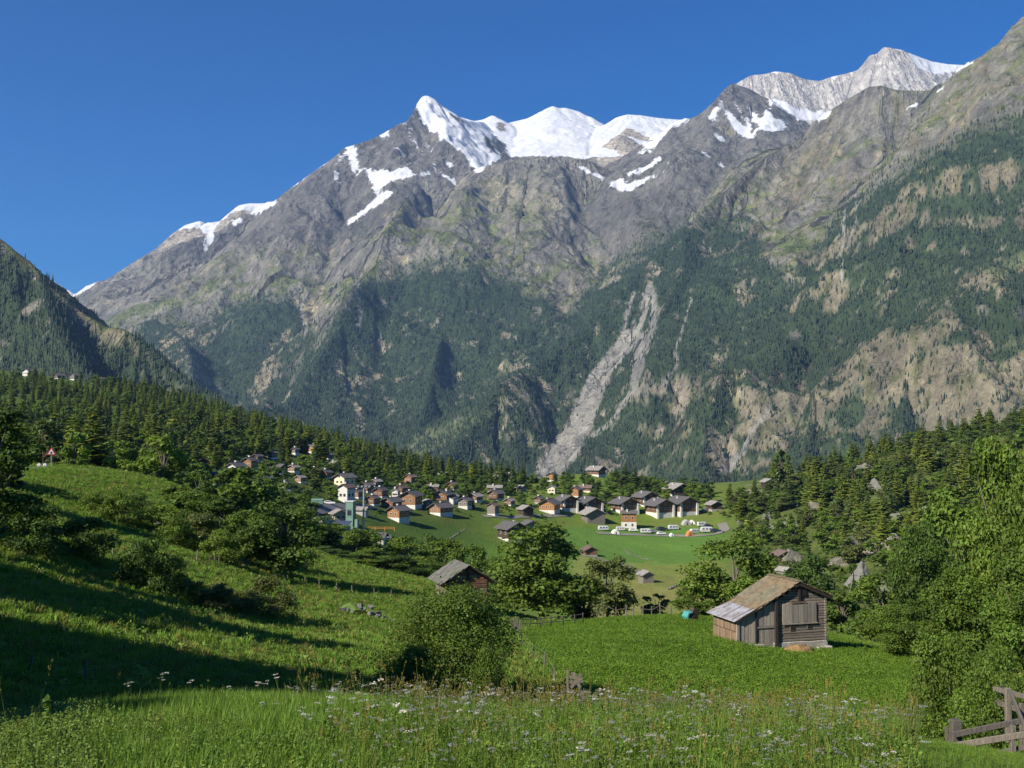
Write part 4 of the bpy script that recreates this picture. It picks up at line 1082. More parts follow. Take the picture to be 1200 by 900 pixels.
# ------------------------------------------------------------------ mesh building
class MB:
    def __init__(s):
        s.v = []; s.f = []
    def poly(s, pts, faces):
        n = len(s.v); s.v += [tuple(p) for p in pts]; s.f += [tuple(i + n for i in f) for f in faces]
        return s
    def box(s, x0, x1, y0, y1, z0, z1):
        return s.poly([(x0, y0, z0), (x1, y0, z0), (x1, y1, z0), (x0, y1, z0), (x0, y0, z1), (x1, y0, z1), (x1, y1, z1), (x0, y1, z1)],
                      [(0, 3, 2, 1), (4, 5, 6, 7), (0, 1, 5, 4), (1, 2, 6, 5), (2, 3, 7, 6), (3, 0, 4, 7)])
    def prism(s, prof, axis, a, b):
        """closed profile of (p, q) swept along an axis; 'y': (x, z), 'x': (y, z), 'z': (x, y)"""
        def mk(p, q, t):
            return (p, t, q) if axis == 'y' else ((t, p, q) if axis == 'x' else (p, q, t))
        n = len(prof)
        pts = [mk(p, q, a) for p, q in prof] + [mk(p, q, b) for p, q in prof]
        fs = [tuple(range(n))[::-1], tuple(range(n, 2 * n))] + [(i, (i + 1) % n, n + (i + 1) % n, n + i) for i in range(n)]
        return s.poly(pts, fs)
    def beam(s, p0, p1, w, h=None, roll=0.0):
        """square bar from p0 to p1"""
        h = h or w
        p0 = Vector(p0); p1 = Vector(p1); t = (p1 - p0).normalized()
        up = Vector((0, 0, 1)) if abs(t.z) < 0.95 else Vector((0, 1, 0))
        a = t.cross(up).normalized(); b_ = a.cross(t)
        if roll:
            a, b_ = a * math.cos(roll) + b_ * math.sin(roll), b_ * math.cos(roll) - a * math.sin(roll)
        q = []
        for p in (p0, p1):
            for i, j in ((-1, -1), (1, -1), (1, 1), (-1, 1)):
                q.append(p + a * (i * w / 2) + b_ * (j * h / 2))
        return s.poly(q, [(3, 2, 1, 0), (4, 5, 6, 7), (0, 1, 5, 4), (1, 2, 6, 5), (2, 3, 7, 6), (3, 0, 4, 7)])
    def cyl(s, p0, p1, r0, r1=None, n=10):
        r1 = r0 if r1 is None else r1
        p0 = Vector(p0); p1 = Vector(p1); t = (p1 - p0).normalized()
        a = t.orthogonal().normalized(); b_ = t.cross(a)
        q = []
        for p, r in ((p0, r0), (p1, r1)):
            for i in range(n):
                an = 2 * math.pi * i / n
                q.append(p + (a * math.cos(an) + b_ * math.sin(an)) * r)
        return s.poly(q, [tuple(range(n))[::-1], tuple(range(n, 2 * n))] + [(i, (i + 1) % n, n + (i + 1) % n, n + i) for i in range(n)])
    def mesh(s, name, fix=True):
        me = bpy.data.meshes.new(name); me.from_pydata(s.v, [], s.f); me.update()
        if fix:
            bm = bmesh.new(); bm.from_mesh(me); bmesh.ops.recalc_face_normals(bm, faces=bm.faces); bm.to_mesh(me); bm.free()
        return me
    def build(s, name, mat, parent=None, bevel=0.0):
        o = link(name, s.mesh(name), mat, parent)
        if bevel:
            md = o.modifiers.new('bevel', 'BEVEL'); md.width = bevel; md.segments = 1; md.limit_method = 'ANGLE'
        return o

def plain(name, rgb, rough=0.8, var=0.25, scale=1.2, metal=0.0, spec=0.3, streak=None, bump=0.0):
    m, nt, b = nodes_of(name)
    v = ncoord(nt, 'Object', streak or (1, 1, 1))
    f = nnoise(nt, scale, 6, 0.65, v)
    oi = nt.nodes.new('ShaderNodeObjectInfo')
    c = nmix(nt, nramp(nt, f, 0.3, 0.7), [q * (1 - var) for q in rgb], [min(q * (1 + var), 0.95) for q in rgb])
    k = nmix(nt, oi.outputs['Random'], (1 - var * 0.5,) * 3, (1 + var * 0.4,) * 3)
    nt.links.new(nmix(nt, 1.0, c, k, 'MULTIPLY'), b.inputs['Base Color'])
    b.inputs['Roughness'].default_value = rough; b.inputs['Metallic'].default_value = metal
    b.inputs['Specular IOR Level'].default_value = spec
    if bump:
        nt.links.new(nbump(nt, f, bump, 1.0), b.inputs['Normal'])
    MATS[name] = m
    return m
plain('plaster_white', (0.60, 0.58, 0.52), 0.9, 0.10, 0.6)
plain('plaster_cream', (0.66, 0.59, 0.42), 0.9, 0.12, 0.6)
plain('timber_brown', (0.150, 0.080, 0.044), 0.75, 0.35, 1.0, streak=(0.6, 0.6, 6))
plain('timber_dark', (0.065, 0.043, 0.032), 0.8, 0.35, 1.0, streak=(0.6, 0.6, 6))
plain('timber_red', (0.190, 0.080, 0.048), 0.75, 0.3, 1.0, streak=(0.6, 0.6, 6))
plain('timber_orange', (0.330, 0.155, 0.055), 0.7, 0.25, 1.0, streak=(0.6, 0.6, 6))
plain('timber_tan', (0.235, 0.125, 0.060), 0.75, 0.3, 1.0, streak=(0.6, 0.6, 6))
plain('timber_grey', (0.190, 0.165, 0.140), 0.85, 0.35, 1.0, streak=(0.6, 0.6, 6))
plain('roof_slate', (0.110, 0.101, 0.095), 0.75, 0.30, 1.5)
plain('roof_stone', (0.255, 0.235, 0.205), 0.85, 0.35, 1.2)
plain('roof_brown', (0.150, 0.105, 0.082), 0.85, 0.30, 1.5)
plain('window_glass', (0.030, 0.035, 0.045), 0.15, 0.2, 1.0, spec=0.5)
plain('window_frame', (0.70, 0.68, 0.62), 0.6, 0.05)
plain('masonry_grey', (0.36, 0.335, 0.29), 0.9, 0.30, 1.3, bump=0.05)
plain('concrete', (0.42, 0.41, 0.38), 0.9, 0.15, 0.5)
plain('metal_white', (0.58, 0.58, 0.57), 0.35, 0.04)
plain('metal_grey', (0.40, 0.41, 0.42), 0.4, 0.1, metal=0.5)
plain('tyre_black', (0.02, 0.02, 0.02), 0.8, 0.1)

def house(name, label, px, py, wpx, tpx, yaw, wall='plaster_white', timber='timber_brown', roof='roof_slate', base=0.42, length=1.15, chimney=True, balcony=False, group=None, cat='house', windows=True, flip=False, annex=False, wings=False, d=None):
    """a gabled house: (px, py) foot, wpx width, tpx height to the ridge in photograph pixels"""
    p = hit(px, py) if d is None else at(px, py, d)
    if d is not None:
        p.z = gz(p.x, p.y)
    s = p.y / F_PX
    if -24 <= yaw <= -9:
        yaw *= 1.45                      # the old village turns its flank a little more
    yw = math.radians(yaw)
    W = wpx * s * 0.99 / (abs(math.cos(yw)) + length * abs(math.sin(yw)))
    L = W * length
    Ht = max(tpx * s * 0.86, 2.2)
    pitch = 0.50
    rise = W / 2 * pitch
    E = max(Ht - rise, 1.4)               # eaves height
    hb = E * base * 0.72
    o = thing(name, label, cat, p, yw, group)
    ov = min(1.6, W * 0.17); th = 0.28
    deep = 2.5
    up = timber
    if base > 0.02:
        MB().box(-W / 2, W / 2, -L / 2, L / 2, -deep, hb).build('base_wall', wall, o)
    in_ = 0.03 if base > 0.02 else 0.0
    zb = hb if base > 0.02 else -deep
    tw = MB().prism([(-W / 2 - in_, zb), (W / 2 + in_, zb), (W / 2 + in_, E), (0, E + rise + in_ * pitch), (-W / 2 - in_, E)], 'y', -L / 2 - in_, L / 2 + in_).build('timber_wall' if 'timber' in up else 'upper_wall', up, o)
    zz = E + rise + 0.03
    r = MB()
    yl = L / 2 + ov
    for sg in (-1, 1):
        r.prism([(0, zz), (0, zz + th), (sg * (W / 2 + ov), zz + th - (W / 2 + ov) * pitch), (sg * (W / 2 + ov), zz - (W / 2 + ov) * pitch)], 'y', -yl, yl)
    ro = r.build('roof', roof, o)
    # ridge cap and eaves edges are what catches the light
    MB().beam((0, -yl - 0.02, zz + th + 0.02), (0, yl + 0.02, zz + th + 0.02), 0.34, 0.12).build('ridge_cap', roof, ro)
    if chimney:
        cx = W * 0.2 * (1 if flip else -1); cy = L * 0.12
        cz = zz - abs(cx) * pitch
        MB().box(cx - 0.35, cx + 0.35, cy - 0.35, cy + 0.35, cz - 0.3, cz + 1.2).box(cx - 0.45, cx + 0.45, cy - 0.45, cy + 0.45, cz + 1.2, cz + 1.32).build('chimney', 'plaster_white' if wall.startswith('plaster') else 'masonry_grey', ro)
    if wings:
        # white side walls that stand proud of the timber gable
        for sg in (-1, 1):
            MB().box(min(sg * W * 0.5, sg * W * 0.40), max(sg * W * 0.5, sg * W * 0.40), -L / 2 - 0.8, -L / 2 - in_ - 0.01, -deep, E - 0.08).build('wing_wall', 'plaster_white', o)
    if windows:
        ww, wh = W * 0.055, min(1.05, E * 0.16)
        def win(cx, cz, side, k=1.0):
            w_ = max(ww, 0.42) * k
            f = MB(); g = MB()
            if side == 'f':
                y0 = -L / 2 - in_
                f.box(cx - w_ - 0.1, cx + w_ + 0.1, y0 - 0.06, y0 + 0.05, cz - wh / 2 - 0.1, cz + wh / 2 + 0.1)
                g.box(cx - w_, cx + w_, y0 - 0.09, y0 - 0.061, cz - wh / 2, cz + wh / 2)
            else:
                sg = -1 if side == 'l' else 1
                x0 = sg * (W / 2 + in_)
                f.box(min(x0 - sg * 0.05, x0 + sg * 0.06), max(x0 - sg * 0.05, x0 + sg * 0.06), cx - w_ - 0.1, cx + w_ + 0.1, cz - wh / 2 - 0.1, cz + wh / 2 + 0.1)
                g.box(min(x0 + sg * 0.061, x0 + sg * 0.09), max(x0 + sg * 0.061, x0 + sg * 0.09), cx - w_, cx + w_, cz - wh / 2, cz + wh / 2)
            fo = f.build('window', 'window_frame' if 'timber' in up else 'timber_brown', o)
            g.build('pane', 'window_glass', fo)
        zs = [hb + (E - hb) * 0.5]
        if hb > 2.0:
            zs.append(hb * 0.5)
        for zc in zs:
            for cx in ((-0.26, 0.0, 0.26) if W > 7.5 else (-0.2, 0.2)):
                win(cx * W, zc, 'f')
            for cy in (-0.22, 0.22):
                win(cy * L, zc, 'l' if yaw > 0 else 'r')
        if rise > 1.3:
            win(0.0, E + rise * 0.28, 'f', 0.8)
        # door
        if hb > 1.9:
            MB().box(W * 0.30, W * 0.30 + 1.0, -L / 2 - 0.06, -L / 2 + 0.02, 0.0, min(2.0, hb - 0.1)).build('door', 'timber_dark', o)
    if balcony:
        zb_ = hb + 0.02
        bo = MB().box(-W * 0.46, W * 0.46, -L / 2 - 1.1, -L / 2 - in_ - 0.01, zb_, zb_ + 0.14).build('balcony', timber, o)
        rb = MB()
        rb.box(-W * 0.46, W * 0.46, -L / 2 - 1.1, -L / 2 - 1.02, zb_ + 0.82, zb_ + 0.95)
        rb.box(-W * 0.46, W * 0.46, -L / 2 - 1.1, -L / 2 - 1.04, zb_ + 0.22, zb_ + 0.70)
        for q in range(6):
            xx = -W * 0.46 + W * 0.92 * q / 5
            rb.box(xx - 0.05, xx + 0.05, -L / 2 - 1.12, -L / 2 - 1.0, zb_ + 0.14, zb_ + 0.90)
        rb.build('railing', timber, bo)
    if annex:
        sg = 1 if flip else -1
        x0, x1 = sg * (W / 2 + 0.04), sg * (W / 2 + W * 0.42)
        MB().prism([(x0, -deep), (x1, -deep), (x1, E * 0.48), (x0, E * 0.62)], 'y', -L * 0.35, L * 0.3).build('annex', wall if base > 0.02 else timber, o)
        MB().prism([(x0, E * 0.64), (x1 + sg * 0.4, E * 0.48), (x1 + sg * 0.4, E * 0.48 + 0.14), (x0, E * 0.64 + 0.14)], 'y', -L * 0.35 - 0.3, L * 0.3 + 0.3).build('annex_roof', roof, o)
    return o
# ------------------------------------------------------------------ the village
H = house
WH, CR = 'plaster_white', 'plaster_cream'
TB, TD, TR, TO, TT, TG = 'timber_brown', 'timber_dark', 'timber_red', 'timber_orange', 'timber_tan', 'timber_grey'
# chalets on the pasture's edge
H('chalet', 'white chalet with orange timber gable alone at the edge of the pasture', 467, 611, 25, 20, -22, WH, TO, 'roof_slate', 0.5)
H('chalet', 'large tan timber chalet right behind the white and orange one', 482, 594, 24, 21, -12, WH, TT, 'roof_slate', 0.28)
H('chalet', 'red brown timber chalet with low roof left of the large tan chalet', 459, 597, 23, 15, -20, WH, TR, 'roof_slate', 0.22, balcony=True)
H('chalet', 'low brown chalet with white garage storey and long slate roof', 517, 604, 27, 16, -38, WH, TT, 'roof_slate', 0.5, 1.3)
H('chalet', 'small grey gabled house with white lower walls behind the low garage chalet', 545, 596, 16, 14, -15, WH, TG, 'roof_slate', 0.45)
H('chalet', 'small brown chalet on white base with a white chimney below the spruce', 557, 588, 17, 11, -20, WH, TB, 'roof_stone', 0.4)
H('chalet', 'tan gabled chalet joined to a windowless white block', 519, 588, 22, 15, -12, WH, TT, 'roof_slate', 0.3, balcony=True, annex=True, flip=True)
H('house', 'plain white block house beside the tan gabled chalet', 531, 588, 12, 11, -4, WH, WH, 'roof_stone', 0.0, chimney=False, windows=False)
H('chalet', 'long brown chalet with pale stone roof, eaves towards the pasture', 507, 578, 15, 11, 82, WH, TB, 'roof_stone', 0.25, 1.9)
H('chalet', 'two storey brown chalet with stacked balconies and white bands', 581, 586, 19, 13, -30, WH, TB, 'roof_slate', 0.35, balcony=True)
H('chalet', 'long low chalet with pale roof above the one with stacked balconies', 580, 577, 17, 9, 84, WH, TB, 'roof_stone', 0.35, 1.9)
H('barn', 'grey weathered timber barn on white footing beside the village lane', 578, 604, 14, 16, -25, WH, TG, 'roof_brown', 0.25, chimney=False, cat='barn', windows=False)
H('barn', 'dark grey log barn standing alone in the village orchard', 616, 604, 18, 13, 25, WH, TD, 'roof_stone', 0.0, chimney=False, cat='barn', windows=False)
H('chalet', 'big dark double chalet with slate roof and white base below the lane', 600, 634, 34, 25, 28, WH, TD, 'roof_slate', 0.32, 1.2, balcony=True, annex=True, flip=True)
H('barn', 'brown timber barn attached behind the big dark double chalet', 621, 628, 20, 20, 20, WH, TG, 'roof_slate', 0.0, chimney=False, cat='barn', windows=False)
H('chalet', 'orange timber chalet on broad white base by the village green', 644, 600, 25, 17, -14, WH, TO, 'roof_slate', 0.36)
H('chalet', 'dark brown gabled house with white right corner behind the orange timber chalet', 664, 598, 26, 19, 22, WH, TB, 'roof_slate', 0.25, wings=True)
H('chalet', 'small orange chalet on the upper lane below the scree', 647, 564, 13, 11, -18, WH, TO, 'roof_slate', 0.3)
H('house', 'tiny cream house with pointed gable in the orchard', 647, 578, 11, 10, -10, CR, CR, 'roof_stone', 0.0, chimney=False)
H('house', 'yellow ochre house at the foot of the green knoll', 675, 582, 15, 13, -25, CR, TO, 'roof_slate', 0.2)
H('chalet', 'low brown roofed chalet beside the yellow ochre house', 686, 576, 17, 8, 70, CR, TB, 'roof_brown', 0.3, 1.6)
H('chalet', 'bright orange chalet half hidden by dark firs', 559, 556, 11, 10, -20, WH, TO, 'roof_brown', 0.2)
H('house', 'white gabled house on the upper lane among firs', 583, 563, 13, 10, -18, WH, WH, 'roof_slate', 0.0)
H('house', 'pink grey house next to the white house on the upper lane', 598, 564, 12, 10, -12, WH, TR, 'roof_brown', 0.45)
H('house', 'orange gabled house at the end of the upper lane', 629, 556, 12, 9, -12, WH, TO, 'roof_brown', 0.3)
H('house', 'narrow white house beneath a tall white chimney in the old village', 464, 583, 9, 11, -10, WH, WH, 'roof_stone', 0.0)
H('chalet', 'red timber chalet in the old village left of the narrow white house', 446, 583, 16, 13, -16, WH, TR, 'roof_slate', 0.25)
H('chalet', 'brown chalet with dark balcony among trees above the old village', 481, 567, 14, 12, -20, WH, TT, 'roof_brown', 0.25, balcony=True)
H('chalet', 'dark chalet behind the red timber chalet in the old village', 430, 577, 15, 12, -20, WH, TB, 'roof_slate', 0.2)
H('chalet', 'reddish roofed chalet tucked under larches above the old village', 503, 549, 18, 9, 60, WH, TB, 'roof_brown', 0.3, 1.5)
H('house', 'small white house wall showing between firs above the old village', 466, 546, 10, 8, -10, WH, WH, 'roof_slate', 0.0, chimney=False)
H('chalet', 'dark slate roofed chalet high among the firs', 452, 536, 17, 9, 40, WH, TD, 'roof_slate', 0.3)
# the western side
H('chalet', 'tall chalet with red timber gable over white ground floor on the slope', 257, 573, 26, 22, -32, WH, TR, 'roof_slate', 0.55)
H('chalet', 'white chalet with dark overhanging roof beside the tan gable', 277, 556, 21, 15, -20, WH, WH, 'roof_slate', 0.0, balcony=True)
H('chalet', 'tan timber gabled chalet behind the white one with dark roof', 293, 549, 16, 14, -14, WH, TT, 'roof_slate', 0.15)
H('chalet', 'low dark slate roofed house on the western terrace', 325, 554, 20, 10, 65, WH, TD, 'roof_slate', 0.3, 1.5)
H('chalet', 'small white gabled chalet at the end of the slate roofed terrace', 344, 554, 13, 10, -16, WH, TT, 'roof_stone', 0.5)
H('chalet', 'orange gabled chalet, western one of the orange pair', 369, 557, 14, 10, -16, WH, TO, 'roof_brown', 0.15)
H('chalet', 'orange gabled chalet, eastern one of the orange pair', 382, 560, 14, 10, -16, WH, TO, 'roof_slate', 0.15)
H('house', 'cream three storey house with slate roof above the tall white one', 404, 570, 24, 17, -35, CR, CR, 'roof_slate', 0.0)
H('house', 'tall white house with brown roof and rows of small windows by the road', 406, 589, 19, 24, -28, WH, WH, 'roof_brown', 0.0)
H('chalet', 'white and orange chalet on the wooded clearing', 368, 532, 17, 12, -24, WH, TO, 'roof_stone', 0.55)
H('chalet', 'white chalet at the upper end of the wooded clearing', 357, 518, 14, 9, -18, WH, WH, 'roof_brown', 0.0)
H('chalet', 'dark brown chalet beside the clearing, half hidden by firs', 340, 515, 14, 10, 30, WH, TD, 'roof_brown', 0.2)
H('chalet', 'small white fronted chalet below the clearing', 346, 533, 9, 9, -20, WH, TD, 'roof_slate', 0.6)
H('chalet', 'orange chalet deep in the wood above the terrace', 259, 516, 13, 11, -20, WH, TO, 'roof_slate', 0.15)
H('barn', 'grey wooden barn behind the brow of the hill near the warning sign', 137, 556, 17, 13, 15, WH, TG, 'roof_stone', 0.0, chimney=False, cat='barn', windows=False, d=215)
for (a, b_, lab) in ((117, 541, 'dark brown hut in the larches above the hill brow'), (190, 543, 'brown roofed cabin hidden in the wood west of the tall red gabled chalet'), (215, 546, 'dark shed under the trees beside the tall red gabled chalet'), (238, 546, 'shadowed slate roofed hut in the wood above the tall red gabled chalet')):
    H('cabin', lab, a, b_, 15, 10, 20, WH, TD, 'roof_brown', 0.1, chimney=False, cat='cabin', windows=False)
# new chalets along the eastern row
H('barn', 'grey timber barn with lean-to in front of the brown row houses', 695, 612, 27, 18, 14, WH, TG, 'roof_stone', 0.0, chimney=False, cat='barn', windows=False)
RH = 'brown and white row houses'
H('row_house', 'brown gabled house with white wings behind the grey timber barn', 691, 601, 30, 20, 22, WH, TB, 'roof_slate', 0.35, wings=True, group=RH)
H('row_house', 'brown gabled house with white wings behind the orange banded house', 732, 600, 31, 19, 22, WH, TB, 'roof_slate', 0.35, wings=True, group=RH)
H('house', 'long white house with orange timber band, eaves side towards the pasture', 737, 619, 18, 22, 86, WH, TO, 'roof_slate', 0.55, 1.9)
H('row_house', 'brown gabled house set back between two other row houses', 757, 592, 27, 18, 22, WH, TB, 'roof_slate', 0.3, wings=True, group=RH)
H('row_house', 'brown gabled house on tall white base next to the largest row house', 773, 604, 32, 22, 22, WH, TB, 'roof_slate', 0.42, wings=True, group=RH)
H('row_house', 'largest brown gabled row house with white wings at the car park end', 800, 602, 33, 23, 22, WH, TB, 'roof_slate', 0.34, wings=True, group=RH)
H('chalet', 'dark brown chalet with pale roof above the largest row house', 794, 581, 27, 16, 20, WH, TD, 'roof_stone', 0.28, balcony=True)
H('chalet', 'chalet with broad pale stone roof alone on the green knoll', 699, 558, 21, 13, 50, WH, TB, 'roof_stone', 0.35)
H('barn', 'small dark log hut on stone piers at the foot of the rocks', 837, 598, 17, 12, 16, 'masonry_grey', TD, 'roof_stone', 0.3, chimney=False, cat='hut', windows=False)
H('barn', 'small brown hut on stone base beside the pasture track', 691, 651, 17, 12, 12, 'masonry_grey', TB, 'roof_brown', 0.3, chimney=False, cat='hut', windows=False)
H('barn', 'square grey log hut in the middle of the pasture', 757, 683, 17, 15, 16, WH, TG, 'roof_stone', 0.0, chimney=False, cat='hut', windows=False)
H('barn', 'dark log hut on the rocky hillside ledge', 900, 571, 14, 11, 12, WH, TD, 'roof_stone', 0.0, chimney=False, cat='hut', windows=False)
H('barn', 'dark barn crouching under the flat rock slab', 917, 655, 20, 10, 12, WH, TD, 'roof_brown', 0.0, chimney=False, cat='barn', windows=False)
H('barn', 'grey stone roofed hut behind the old barn', 919, 678, 17, 14, 35, 'masonry_grey', TG, 'roof_stone', 0.3, chimney=False, cat='hut', windows=False)
# smaller chalets packed between the others
for (a, b_, w, h, yw_, tm, rf, bs, lab) in (
        (437, 592, 15, 12, -26, TB, 'roof_slate', 0.2, 'small brown chalet below the red timber chalet of the old village'), 
        (470, 578, 14, 10, -26, TB, 'roof_brown', 0.2, 'little brown chalet behind the large tan chalet'), 
        (501, 594, 12, 9, 30, TG, 'roof_stone', 0.0, 'grey hut between the large tan and the low garage chalet'), (419, 584, 14, 11, -26, TB, 'roof_slate', 0.3, 'brown chalet on the right of the tall white house'),
        (441, 570, 13, 9, -24, TD, 'roof_stone', 0.1, 'dark granary above the red timber chalet of the old village'), 
        (530, 574, 14, 10, -26, TB, 'roof_brown', 0.25, 'brown chalet above the windowless white block'), 
        (597, 592, 13, 9, -26, TB, 'roof_stone', 0.25, 'brown chalet between barn and balconied chalet'),
        (611, 576, 12, 8, 40, TG, 'roof_stone', 0.2, 'grey hut under the upper lane'), (632, 590, 13, 9, -20, TB, 'roof_slate', 0.3, 'brown chalet above the orange timber chalet on broad base'),
        (302, 541, 12, 9, -26, TD, 'roof_slate', 0.2, 'dark chalet peeping out above the tan gable'), (318, 537, 12, 9, -26, TB, 'roof_brown', 0.3, 'brown chalet in the trees above the slate roofed terrace'),
        (393, 548, 13, 9, 45, TB, 'roof_stone', 0.3, 'chalet with pale roof above the orange pair'), (384, 538, 12, 8, -26, TD, 'roof_slate', 0.2, 'dark chalet below the white and orange clearing chalet'),
        (436, 550, 13, 9, -26, TB, 'roof_slate', 0.3, 'brown chalet in the trees above the cream house'), (486, 552, 12, 9, -26, TB, 'roof_brown', 0.3, 'brown chalet among larches above the dark balconied one'),
        (519, 562, 13, 9, 50, TB, 'roof_stone', 0.3, 'stone roofed chalet at the edge of the conifer grove'), (230, 556, 12, 8, 30, TD, 'roof_slate', 0.1, 'dark shed left behind the tall red gabled chalet'),
        (312, 566, 14, 9, -26, TB, 'roof_slate', 0.3, 'brown chalet in the gardens below the slate roofed terrace'), (336, 574, 13, 9, 30, TD, 'roof_slate', 0.2, 'dark slate roofed house hidden in garden trees above the road'),
        (352, 566, 12, 9, -26, TT, 'roof_stone', 0.3, 'tan chalet below the western orange chalet'), ):
    H('chalet', lab, a, b_, w, h, yw_, WH, tm, rf, bs, chimney=(w > 12))
# on the skyline meadow
for (a, b_, w, h, wm, tm, rf, lab) in ((35, 437, 15, 10, WH, WH, 'roof_slate', 'largest white house on the skyline meadow above the wood'), (69, 441, 12, 7, WH, TD, 'roof_slate', 'dark low house on the skyline meadow'), (88, 447, 11, 9, WH, TG, 'roof_slate', 'small grey house on the skyline meadow'), (119, 452, 13, 9, WH, WH, 'roof_brown', 'white house with brown roof at the end of the skyline meadow'), (153, 456, 9, 7, WH, TR, 'roof_brown', 'pinkish house at the wood edge beyond the skyline meadow')):
    q = H('house', lab, a, b_, w, h, -20, wm, tm, rf, 0.0 if tm == wm else 0.3, d=1090)

# ------------------------------------------------------------------ workshop yard by the road
plain('paint_green', (0.15, 0.25, 0.195), 0.5, 0.12, 0.8)
plain('paint_blue', (0.05, 0.06, 0.10), 0.6, 0.2, 0.8)
plain('paint_orange', (0.55, 0.22, 0.05), 0.5, 0.1)
plain('paint_red', (0.35, 0.05, 0.03), 0.5, 0.1)
plain('paint_yellow', (0.60, 0.48, 0.10), 0.5, 0.1)
p = hit(411, 624); s = p.y / F_PX
o = thing('loading_tower', 'pale green metal loading tower in the workshop yard', 'tower', p, math.radians(-15))
w = 9 * s; h = 35 * s
for i in range(4):
    MB().box(-w / 2, w / 2, -w / 2, w / 2, h * i / 4 + (0.04 if i else -1), h * (i + 1) / 4 - 0.04).build('panel', 'paint_green', o)
MB().box(-w * 0.58, w * 0.58, -w * 0.58, w * 0.58, h, h + 0.3).build('roof', 'metal_white', o)
MB().box(-w * 0.28, w * 0.28, -w / 2 - 0.08, -w / 2 - 0.01, h * 0.55, h * 0.72).build('window', 'window_glass', o)
MB().box(w / 2 + 0.01, w / 2 + 1.4, -w * 0.3, w * 0.3, h * 0.15, h * 0.42).build('hopper', 'paint_green', o)
p = hit(426, 627); s = p.y / F_PX; h = 55 * s
o = thing('floodlight_mast', 'tall grey floodlight mast in the workshop yard', 'mast', p)
MB().cyl((0, 0, -0.5), (0, 0, h), 0.42, 0.26, 8).build('pole', 'metal_grey', o)
MB().beam((-2.3, 0, h), (2.3, 0, h), 0.25).build('crossbar', 'metal_grey', o)
for i in range(4):
    MB().box(-2.2 + i * 1.25, -1.5 + i * 1.25, -0.5, 0.2, h + 0.15, h + 0.65).build('floodlight', 'metal_grey', o)
p = hit(373, 622); s = p.y / F_PX
o = thing('flat_building', 'low concrete building with grass on its flat roof', 'building', p, math.radians(-14))
w = 20 * s; h = 14 * s
MB().box(-w / 2, w / 2, -w * 0.5, w * 0.5, -2, h).build('wall', 'concrete', o)
MB().box(-w * 0.54, w * 0.54, -w * 0.54, w * 0.54, h + 0.003, h + 0.35).build('roof_slab', 'concrete', o)
plain('turf_roof', (0.09, 0.14, 0.03), 0.95, 0.4, 1.5)
MB().box(-w * 0.5, w * 0.5, -w * 0.5, w * 0.5, h + 0.353, h + 0.5).build('grass_roof', 'turf_roof', o)
for i in range(3):
    MB().box(-w * 0.4 + i * w * 0.3, -w * 0.2 + i * w * 0.3, -w * 0.5 - 0.06, -w * 0.5 - 0.01, h * 0.3, h * 0.75).build('window', 'window_glass', o)
p = hit(396, 628); s = p.y / F_PX
o = thing('open_shed', 'workshop shed with dark blue flat roof', 'shed', p, math.radians(-10))
w = 26 * s; h = 11 * s
MB().box(-w / 2, w / 2, -w * 0.3, w * 0.3, -2, h).build('wall', 'concrete', o)
MB().prism([(-w * 0.34, h), (w * 0.34, h + 1.3), (w * 0.34, h + 1.5), (-w * 0.34, h + 0.2)], 'x', -w * 0.54, w * 0.54).build('roof', 'paint_blue', o)
H('barn', 'grey stone building with stone roof behind the pale green tower', 397, 610, 21, 14, 25, 'masonry_grey', 'masonry_grey', 'roof_stone', 0.0, chimney=False, cat='building')
H('shed', 'long grey roofed shed beside the floodlight mast', 440, 634, 26, 8, 80, 'concrete', 'concrete', 'roof_slate', 0.0, 1.6, chimney=False, cat='shed', windows=False)
H('shed', 'grey stone roofed garage behind the pale green tower', 423, 604, 17, 10, 75, 'concrete', 'concrete', 'roof_stone', 0.0, 1.5, chimney=False, cat='garage', windows=False)

# ------------------------------------------------------------------ vehicles
def wheel_parts(o, xs, y, r, w=0.22):
    for x in xs:
        for sg in (-1, 1):
            wo = MB().cyl((x, sg * y - w / 2 * sg, r), (x, sg * (y + 0.02), r), r, n=12).build('wheel', 'tyre_black', o)
            MB().cyl((x, sg * (y + 0.021), r), (x, sg * (y + 0.04), r), r * 0.58, n=8).build('rim', 'metal_grey', wo)

def car(label, px, py, yaw, paint, group=None, scale=1.0):
    p = hit(px, py)
    o = thing('parked_car', label, 'car', p, math.radians(yaw), group); o.scale = (scale,) * 3
    MB().prism([(-2.1, 0.35), (2.1, 0.35), (2.15, 0.7), (1.9, 0.88), (1.05, 0.95), (-2.0, 0.98), (-2.12, 0.75)], 'y', -0.86, 0.86).build('body', paint, o, 0.05)
    MB().prism([(-1.85, 0.97), (1.0, 0.94), (0.35, 1.42), (-1.35, 1.46)], 'y', -0.74, 0.74).build('cabin', paint, o, 0.04)
    for sg in (-1, 1):
        MB().prism([(-1.6, 1.0), (0.75, 0.98), (0.28, 1.36), (-1.25, 1.39)], 'y', sg * 0.741, sg * 0.755).build('side_window', 'window_glass', o)
        MB().box(2.06, 2.17, sg * 0.62 - 0.16, sg * 0.62 + 0.16, 0.62, 0.76).build('headlight', 'metal_white', o)
    MB().poly([(1.02, -0.66, 0.97), (1.02, 0.66, 0.97), (0.42, 0.6, 1.38), (0.42, -0.6, 1.38)], [(0, 1, 2, 3)]).build('windscreen', 'window_glass', o)
    wheel_parts(o, (-1.3, 1.35), 0.84, 0.31)
    return o

